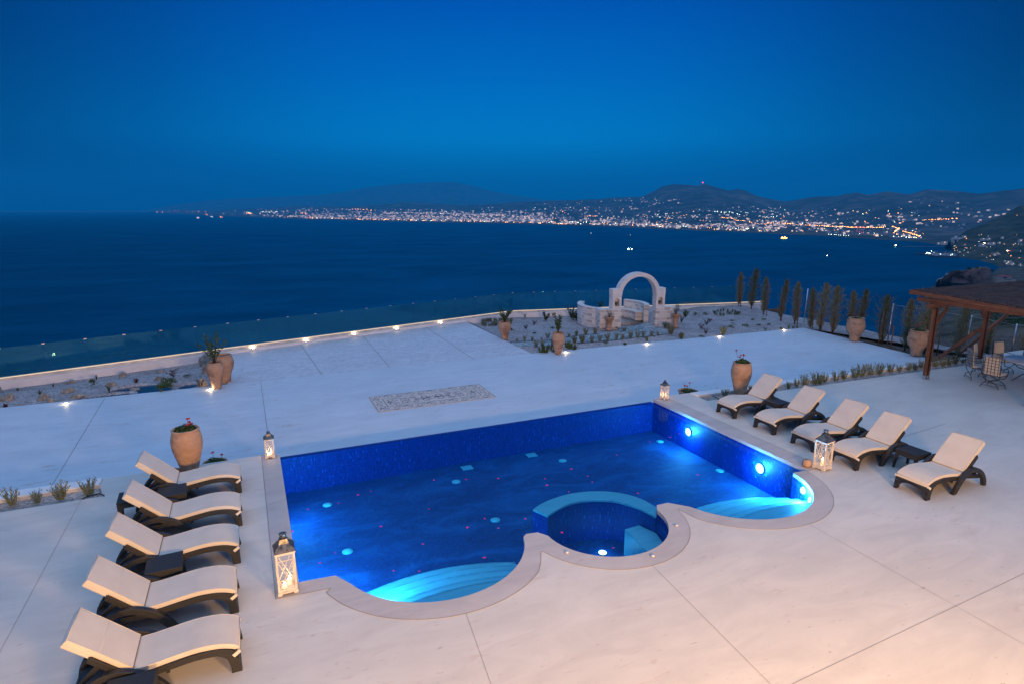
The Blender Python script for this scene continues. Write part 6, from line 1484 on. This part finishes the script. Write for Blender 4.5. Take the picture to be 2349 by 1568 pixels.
def bld(x, y, wd, hh, label, m='house_white', land=None, roof=None, win=3, name='far_building'):
    p, u, v = onland(x, y, land); k = mpp(p); W, Hh = wd * k, hh * k
    t = thing(name, label, 'building', tuple(p), YAW)
    mb = MB(); mb.box(-W / 2, W / 2, -W * 0.2, W * 0.25, -W * 0.2 - 4, Hh); mb.build('wall', M[m], t)
    for i in range(win):
        x0 = -W / 2 + W * (i + 0.5) / win; mb = MB(); mb.box(x0 - W * 0.06, x0 + W * 0.06, -W * 0.2 - 0.5, -W * 0.2 + 0.2, Hh * 0.25, Hh * 0.6); mb.build('window', M['lit_window' if i % 2 else 'window'], t)
    mb = MB(); mb.box(-W * 0.52, W * 0.52, -W * 0.22, W * 0.27, Hh, Hh * 1.12); mb.build('roof', M[roof or m], t)
for x, y, wd, hh, lb in ((335, 318, 70, 36, 'pale power station hall right of the striped chimneys'), (560, 352, 90, 28, 'low shoreline building left of the two factory halls'), (640, 358, 110, 40, 'factory hall with vertical bays, left one'), (735, 364, 70, 36, 'white factory hall with vertical bays, right one'), (1005, 316, 75, 28, 'large pale warehouse inland of the factory'),
        (450, 344, 50, 30, 'small lit shoreline building between the halls'), (60, 322, 60, 16, 'long lit low building left of the striped chimneys'), (230, 312, 40, 20, 'small block at the foot of the striped chimneys'), (640, 62, 44, 12, 'pale farm building high on the slope above the bay'), (540, 272, 36, 16, 'pale building inland of the power station')):
    bld(x, y, wd, hh, lb, win=4)
for x, y, wd, hh, lb in ((1565, 332, 62, 28, 'white box-shaped building right of the tanks'), (1300, 400, 90, 16, 'long lit building near the silos'), (1225, 412, 40, 16, 'small building left of the long lit one'), (1560, 448, 60, 12, 'white building above the marina road'), (1590, 478, 34, 20, 'white house above the marina'), (1500, 530, 50, 16, 'lit building at the land end of the marina'),
        (1800, 430, 90, 22, 'lit white hotel wing on the wooded slope, left one'), (1880, 412, 40, 12, 'small white house between the hotel wings'), (1940, 412, 70, 18, 'lit white hotel wing on the wooded slope, right one'), (1810, 352, 70, 10, 'long low white building high on the slope'), (1885, 350, 60, 12, 'white house beside the long low building'), (2065, 336, 40, 14, 'lone white house high on the slope'), (2025, 402, 40, 14, 'white house right of the hotel wings'), (2300, 380, 60, 30, 'grey building at the right edge, high on the slope')):
    bld(x, y, wd, hh, lb, land=L3, win=3)
def cluster(x, y, wd, hh, label, n_, seed, land):
    random.seed(seed); p, u, v = onland(x, y, land); k = mpp(p); t = thing('hillside_hotel', label, 'hotel', tuple(p), YAW)
    for i in range(n_):
        cx_ = random.uniform(-0.5, 0.5) * wd * k; row = i / n_; z = row * hh * k * 0.85; yb = row * hh * k * 1.2; a = random.uniform(0.08, 0.14) * wd * k; b_ = random.uniform(0.08, 0.15) * hh * k
        mb = MB(); mb.box(cx_ - a / 2, cx_ + a / 2, yb, yb + a, z - 6, z + b_); mb.build('block', M['house_white'], t)
        mb = MB(); mb.box(cx_ - a * 0.15, cx_ + a * 0.15, yb - 0.4, yb + 0.1, z + b_ * 0.2, z + b_ * 0.7); mb.build('window', M['lit_window' if i % 3 == 0 else 'window'], t)
cluster(2008, 568, 120, 46, 'terraced white hotel blocks above the marina beach', 18, 1, L3)
cluster(2195, 705, 120, 90, 'large cluster of white terraced villas above the headland', 30, 2, L4 if False else L3)
cluster(2325, 726, 70, 50, 'white villas at the right edge above the headland', 12, 3, L3)
def bld4(u, v, wd, hh, lb, m='house_white', roof=None):
    p = L4.pos(u, v, True); k = depth(p) / F * 0.8; t = thing('slope_house', lb, 'house', tuple(p), YAW); W, Hh = wd * k, hh * k
    mb = MB(); mb.box(-W / 2, W / 2, 0, W * 0.5, -W * 0.2 - 3, Hh); mb.build('wall', M[m], t); mb = MB(); mb.box(-W * 0.53, W * 0.53, -W * 0.03, W * 0.53, Hh, Hh * 1.15); mb.build('roof', M[roof or m], t)
    mb = MB(); mb.box(-W * 0.2, W * 0.1, -0.12, 0.04, Hh * 0.2, Hh * 0.7); mb.build('window', M['window'], t)
bld4(2258, 698, 12, 4, 'small white house seen through the pergola, upper one'); bld4(2228, 708, 16, 4, 'white house on the slope seen left of the rear pergola post'); bld4(2252, 710, 12, 4, 'grey-white house beside the one left of the rear pergola post', 'house_dim')
bld4(2290, 692, 9, 4, 'small white house seen right of the rear pergola post'); bld4(2336, 691, 14, 4, 'white house at the right under the pergola roof'); bld4(2306, 640, 34, 6, 'long house with a reddish roof above the headland', 'house_dim', 'chimney_red'); bld4(2318, 650, 10, 3, 'tiny white house above the road')

# fort on the headland
u, v = 2210, 637
p = ROCK.pos(u, v, False); k = math.hypot(p.x, p.y) / F; t = thing('sea_fort', 'pale angular fort walls on the rocky headland', 'fort', (p.x, p.y, p.z - 6), YAW)
def wedge(x0, x1, x2, y0, y1, y2, z0, z1, nm):
    mb = MB(); b_ = 0.10
    P_ = [(x0, y1), (x1, y0), (x2, y2), (x2 * 0.8, y2 + 30), (x0 * 0.8, y1 + 30)]
    c = [(a * (1 - b_), b + abs(b_ * 20)) for a, b in P_]; K = len(P_)
    mb.add([(a, b, z0) for a, b in P_] + [(a, b, z1) for a, b in c], [(i, (i + 1) % K, K + (i + 1) % K, K + i) for i in range(K)] + [tuple(range(K, 2 * K))]); mb.build(nm, M['house_dim'], t)
wedge(-15 * k, 2 * k, 16 * k, 0, 9 * k, 6 * k, -8, 9 * k, 'bastion_wall')
mb = MB(); mb.box(0, 14 * k, 8 * k, 10 * k, 0, 11 * k); mb.build('inner_wall', M['house_dim'], t)
random.seed(4)
for i, (u, v, s_) in enumerate(((2222, 617, 3.2), (2240, 614, 2.2), (2206, 641, 2.2), (2244, 624, 1.8), (2236, 633, 1.6), (2275, 625, 2.6), (2180, 640, 1.6))):
    p = ROCK.pos(u, v); k = math.hypot(p.x, p.y) / F; mb = MB(); R0 = s_ * k
    for _ in range(260):
        d_ = rnd_dir(0.1); q = Vector((d_.x, d_.y, abs(d_.z) * 0.8)) * R0 * random.uniform(0.5, 1.1); leaf(mb, q, d_, R0 * 0.45, R0 * 0.3)
    t = thing('maquis_bush', ['dark bush on top of the headland, left one', 'dark bush on the crest of the headland, right one', 'dark bush below the fort wall', 'dark bush on the cliff face, upper', 'dark bush on the cliff face, lower', 'dark bush at the landward end of the headland', 'dark bush left of the fort'][i], 'bush', tuple(p))
    mb.build('crown', M['green'], t); m2 = MB(); m2.tube([(0, 0, -3), (0, 0, R0 * 0.5)], 0.3, 6); m2.build('trunk', M['bark'], t)
# dark tree belt along the foot of the right-hand slope
mb = MB(); random.seed(8)
for _ in range(700):
    u = random.uniform(2180, 2348); lo_ = interp(L3.vc, u); v = lo_ - 1 - random.random() ** 1.3 * 34; p = L3.pos(u, v); k = math.hypot(p.x, p.y) / F; R0 = random.uniform(0.6, 1.5) * k
    if noise.noise(Vector((u * 0.05, v * 0.08, 4))) < -0.05: continue
    for _ in range(12):
        d_ = rnd_dir(0.1); q = p + Vector((d_.x, d_.y, abs(d_.z))) * R0 * random.uniform(0.4, 1.1); leaf(mb, q, d_, R0 * 0.8, R0 * 0.6)
tag(mb.build('wooded_slope', M['cypress']), 'dark belt of trees on the slope above the small beach', 'woods', kind='stuff')
mb = MB()
for r_ in range(15):
    for _ in range(170):
        u = random.uniform(2268, 2360); v = 737 + r_ * 1.9 + random.uniform(-.25, .25) - (u - 2268) * 0.02; p = L4.pos(u, v); R0 = 0.0011 * math.hypot(p.x, p.y)
        for _ in range(3): leaf(mb, p + rnd_dir(0.3) * R0, rnd_dir(0.5), R0 * 1.6, R0 * 1.2)
tag(mb.build('vineyard', M['green']), 'rows of green vines on the slope seen under the pergola', 'vineyard', kind='stuff')
mb = MB()
for _ in range(900):
    u = random.uniform(2075, 2360); v = random.uniform(max(690, interp(L4.vc, u)) + 3, 800); 
    if noise.noise(Vector((u * 0.03, v * 0.06, 9))) < 0.0: continue
    p = L4.pos(u, v); R0 = random.uniform(0.0008, 0.0022) * math.hypot(p.x, p.y)
    for _ in range(10): d_ = rnd_dir(0.2); leaf(mb, p + d_ * R0 * random.random(), d_, R0 * 0.8, R0 * 0.5)
tag(mb.build('scrub', M['cypress']), 'dry scrub dotted over the near slope', 'scrub', kind='stuff')

# road and cars beyond the headland
ra = [L4.pos(u, v, False) for u, v in ((2256, 672), (2262, 664), (2270, 656), (2280, 648), (2290, 643), (2300, 639))]
mb = MB()
for a, b in zip(ra, ra[1:]):
    t_ = (b - a).normalized(); nn = Vector((-t_.y, t_.x, 0)).normalized() * 7; z_ = Vector((0, 0, 1.5)); mb.add([a - nn + z_, b - nn + z_, b + nn + z_, a + nn + z_], [(0, 1, 2, 3)])
tag(mb.build('road', M['asphalt']), kind='structure')
def car(u, v, lb, red=False, land=None, s_=1.0):
    p = (land or L4).pos(u, v, False); t = thing('car', lb, 'car', (p.x, p.y, p.z + 1.6), YAW + 0.6, 'cars with their lamps on', s_)
    mb = MB(); mb.box(-2.2, 2.2, -0.9, 0.9, 0.3, 0.9); mb.box(-1.2, 1.0, -0.8, 0.8, 0.9, 1.45); mb.build('body', M['house_dim'], t, 0.1)
    for s in (-1, 1):
        mb = MB(); mb.box(-2.5, -2.21, s * 0.6 - 0.35, s * 0.6 + 0.35, 0.4, 1.0); mb.build('tail_light' if red else 'headlight', M['lamp_red' if red else 'spot_glow'], t)
        for x in (-1.4, 1.4):
            mb = MB(); mb.M = Matrix.Translation((x, s * 0.85, 0.33)) @ Matrix.Rotation(PI / 2, 4, 'X'); mb.lathe([(0.33, -0.1), (0.33, 0.1)], 14); mb.build('wheel', M['black_hose'], t)
car(2263, 663, 'car with bright headlights on the road beyond the headland', s_=1.3); car(2267, 660, 'car with red tail lights on the road beyond the headland', True, s_=1.3); car(2285, 645, 'car with headlights farther up the road beyond the headland', s_=1.3); car(2257, 671, 'car with headlights at the pergola roof edge', s_=1.3)
car(2316, 577, 'car with red tail lights on the slope road at the right', True, L3, 2.0); car(2311, 577, 'car with headlights on the slope road at the right', False, L3, 2.0); car(2258, 559, 'car with headlights on the road above the marina', False, L3, 2.0)

# ------------------------------------------------------------------ marina, jetties, ships
def onsea(x, y): u, v = Zs(x, y); return at(u, v, SEA)
def mole(pts, label, name='breakwater', wd=7, hh=3):
    P_ = [onsea(*q) for q in pts]; mb = MB()
    for a, b in zip(P_, P_[1:]): mb.bar((a.x, a.y, SEA + hh / 2 - 1), (b.x, b.y, SEA + hh / 2 - 1), wd, hh + 2)
    tag(mb.build(name, M['dark_hull']), label, 'breakwater')
mole([(915, 550), (1000, 553), (1060, 562), (1110, 580), (1200, 588), (1400, 592), (1505, 596)], 'long dark breakwater sheltering the small marina', wd=14, hh=5)
mole([(1160, 534), (1250, 534), (1390, 540)], 'inner pier of the small marina', 'pier')
random.seed(21)
bm_ = MB(); bm_.add([(-4, -1.2, 0), (3, -1.2, 0), (5, 0, 0.3), (3, 1.2, 0), (-4, 1.2, 0), (-4.2, -1.5, 1.3), (3.2, -1.5, 1.4), (6, 0, 1.8), (3.2, 1.5, 1.4), (-4.2, 1.5, 1.3)], [(0, 1, 6, 5), (1, 2, 7, 6), (2, 3, 8, 7), (3, 4, 9, 8), (4, 0, 5, 9), (5, 6, 7, 8, 9)]); bm_.box(-2, 1.5, -0.9, 0.9, 1.3, 2.4)
bm_.tube([(1, 0, 1.3), (1, 0, 11)], 0.12, 5); moored = bm_.mesh('moored_boat', M['house_white'])
for i in range(70):
    x = random.uniform(1130, 1470); y = random.uniform(545, 580) ; p = onsea(x, y); o = link('moored_boat', moored, loc=tuple(p), rz=random.uniform(0, 3), sc=random.uniform(0.9, 1.6)); tag(o, 'small white boat moored in the marina behind the breakwater', 'boat', 'boats moored in the marina')
ml = MB(); ml.box(-0.25, 0.25, -0.25, 0.25, 0, 5); ml.cur = 1; ml.box(-0.9, 0.9, -0.9, 0.9, 5, 6.6); mlm = ml.mesh('marina_lamp', [M['steel'], M['lamp_white']])
for i, (x, y) in enumerate(((1063, 560), (1078, 556), (1090, 562), (1100, 555), (1112, 566), (1132, 532), (1165, 545), (1250, 572), (1385, 580), (1430, 524), (1460, 532), (1480, 524), (1495, 520), (1405, 574), (1070, 548))):
    p = onsea(x, y); o = link('marina_lamp', mlm, loc=(p.x, p.y, SEA + 1), sc=random.uniform(0.7, 1.3)); tag(o, 'bright white lamp on the quays of the small marina', 'lamp', 'lamps of the small marina')
def dolphin(x, y, lb):
    p = onsea(x, y); k = mpp(p); mb = MB(); mb.lathe([(5 * k, 0), (5 * k, 8 * k)], 8); mb.box(-9 * k, 9 * k, -5 * k, 5 * k, 8 * k, 11 * k); o = mb.build('mooring_platform', M['dark_hull'], loc=tuple(p)); tag(o, lb, 'platform', 'small mooring platforms off the power station')
for i, (x, y) in enumerate(((590, 414), (695, 414), (800, 413), (898, 412))): dolphin(x, y, 'small dark mooring platform in the farther row, ' + ['leftmost', 'second', 'third', 'rightmost'][i])
for i, (x, y) in enumerate(((808, 467), (938, 467), (1065, 467), (1193, 468))): dolphin(x, y, 'small dark mooring platform in the nearer row, ' + ['leftmost', 'second', 'third', 'rightmost'][i])
P_ = [onsea(x, 461) for x in (740, 808, 938, 1065, 1193, 1350)]; mb = MB(); [mb.bar((a.x, a.y, SEA + 5), (b.x, b.y, SEA + 5), 2, 1) for a, b in zip(P_, P_[1:])]; tag(mb.build('jetty_walkway', M['house_dim']), 'thin pale walkway joining the nearer row of mooring platforms', 'walkway')
def ship(u, v, L, lb, lamps, name='ship', glow='lamp_white', rz=0.1, cat='ship'):
    p = at(u, v, SEA); t = thing(name, lb, cat, tuple(p), YAW + rz)
    B_ = L * 0.16; h_ = L * 0.10; mb = MB()
    mb.add([(-L / 2, -B_ / 2 * .8, -1), (L * 0.3, -B_ / 2 * .8, -1), (L * 0.45, 0, -1), (L * 0.3, B_ / 2 * .8, -1), (-L / 2, B_ / 2 * .8, -1), (-L * 0.52, -B_ / 2, h_), (L * 0.33, -B_ / 2, h_), (L * 0.5, 0, h_ * 1.3), (L * 0.33, B_ / 2, h_), (-L * 0.52, B_ / 2, h_)], [(0, 1, 6, 5), (1, 2, 7, 6), (2, 3, 8, 7), (3, 4, 9, 8), (4, 0, 5, 9), (5, 6, 7, 8, 9)])
    mb.build('hull', M['dark_hull'], t)
    mb = MB(); mb.box(-L * 0.42, -L * 0.12, -B_ * .4, B_ * .4, h_, h_ * 2.6); mb.box(-L * 0.36, -L * 0.2, -B_ * .3, B_ * .3, h_ * 2.6, h_ * 3.4); mb.build('superstructure', M['house_white'], t)
    mb = MB(); mb.tube([(L * 0.1, 0, h_), (L * 0.1, 0, h_ * 4)], L * 0.006, 6); mb.build('mast', M['steel'], t)
    for (x, z, s_) in lamps: mb = MB(); r_ = s_ * L * 0.035; mb.box(x * L - r_, x * L + r_, -B_ * .5 - r_ * 2, -B_ * 0.5, z * h_ - r_, z * h_ + r_); mb.build('deck_lamp', M[glow], t)
    return t
ship(1444, 574, 28, 'small ship with bright white deck lights anchored in the middle of the bay', [(-0.42, 1.4, 1), (-0.3, 3.6, .9), (-0.15, 1.5, 1.1), (0.1, 4, .6), (0.3, 1.6, 1.2), (0.42, 1.9, 1)])
ship(1797, 549, 44, 'ship glowing warm orange at anchor nearer the far shore', [(-0.45, 1.3, 1.2), (-0.35, 3.2, 1.2), (-0.25, 2.2, 1.4), (-0.1, 1.4, 1.4), (0.08, 3.6, 1.2), (0.1, 1.5, 1.3), (0.25, 1.5, 1.4), (0.4, 1.9, 1.2)], glow='lamp_orange')
ship(2055, 567.5, 34, 'low working boat with one lit lamp near the mooring platforms', [(-0.2, 3.0, 1.0)], glow='spot_glow')
ship(1896, 588, 9, 'tiny boat with a single warm light far out on the water', [(0, 2.5, 2.4)], 'small_boat', 'spot_glow', cat='boat')
ship(1355.6, 536, 14, 'tiny white boat near the far shore, left of the anchored ship', [(0, 2.5, 1.6)], 'small_boat', 'lamp_white', cat='boat')
ship(1446, 540.5, 26, 'small unlit pale boat near the far shore beyond the anchored ship', [(0, 1.5, 0.4)], 'small_boat', 'lamp_white', cat='boat')
for i, (u, v) in enumerate(((455, 501.5), (486, 499), (508, 500), (475, 494))):
    ship(u, v, 60, ['ship light farthest left off the city', 'dim ship off the left end of the city', 'ship with orange light off the left end of the city', 'ship nearest the left tip of the far shore'][i], [(-0.3, 3, 1.8), (0.2, 2, 1.5)], glow=('lamp_white', 'lamp_white', 'lamp_orange', 'lamp_orange')[i])
# summit mast on the mountain
p = L1.pos(1611, 422.6, False); t = thing('summit_mast', 'antenna mast with a red light on the highest mountain top', 'mast', tuple(p)); mb = MB(); mb.tube([(0, 0, -40), (0, 0, 25)], 4, 6); mb.build('pole', M['house_dim'], t); mb = MB(); mb.box(-10, 10, -10, 10, 25, 42); mb.build('warning_light', M['lamp_red'], t)

# ------------------------------------------------------------------ air over the bay
def f_haze(t, b, m):
    t.n.remove(b); v = t.new('ShaderNodeVolumePrincipled', {'Color': (0.012, 0.54, 0.86, 1), 'Density': 3.8e-5, 'Anisotropy': 0.0}); t.l.new(v.outputs[0], t.n['Material Output'].inputs['Volume'])
M['haze'] = mat('bay_air', f_haze)
mb = MB(); mb.box(-22000, 45000, -2500, 50000, SEA - 40, 2050); hz_ = mb.build('haze', M['haze']); tag(hz_, 'blue evening haze over the bay', 'haze', kind='stuff')

# ------------------------------------------------------------------ labels that tell the repeats apart
ORD = ['first', 'second', 'third', 'fourth', 'fifth', 'sixth', 'seventh', 'eighth', 'ninth', 'tenth', 'eleventh', 'twelfth', 'thirteenth', 'fourteenth', 'fifteenth', 'sixteenth', 'seventeenth', 'eighteenth', 'nineteenth', 'twentieth'] + \
      ['twenty-' + q for q in ('first', 'second', 'third', 'fourth', 'fifth', 'sixth', 'seventh', 'eighth', 'ninth')] + ['thirtieth'] + ['thirty-' + q for q in ('first', 'second', 'third', 'fourth', 'fifth', 'sixth')]
def column(o):
    q = o.location - Vector((0, 0, H)); x = q.x * math.cos(YAW) + q.y * math.sin(YAW); y = -q.x * math.sin(YAW) + q.y * math.cos(YAW)
    return x / (y * math.cos(PITCH) - q.z * math.sin(PITCH))
for g, txt in (('pink petals floating on the pool', 'small pink petal floating on the pool, %s from the left'),
        ('herbs in the strip behind the right loungers', 'grey-green herb in the strip behind the right loungers, %s from the left'),
        ('herbs in the strip under the pergola', 'grey-green herb in the strip under the pergola, %s from the left'),
        ('tufted herbs in the ring behind the two-handled jar', 'tufted herb in the ring behind the two-handled jar, %s from the left'),
        ('tufted herbs along the far side of the stone path', 'pale herb on the far side of the stone path, %s from the left'),
        ('tufted herbs along the near side of the stone path', 'pale herb on the near side of the stone path, %s from the left'),
        ('upright succulents around the smooth jar', 'dark succulent around the smooth slender jar, %s from the left'),
        ('small succulents in rings on the gravel mound', 'small succulent in the rings on the gravel mound, %s from the left'),
        ('green tufts near the far terrace corner', 'green tuft near the far terrace corner, %s from the left'),
        ('lamps of the small marina', 'bright white lamp on the marina quays, %s from the left')):
    obs = sorted([o for o in bpy.data.objects if o.parent is None and o.get('group') == g], key=column)
    for i, o in enumerate(obs): o['label'] = txt % ORD[i]
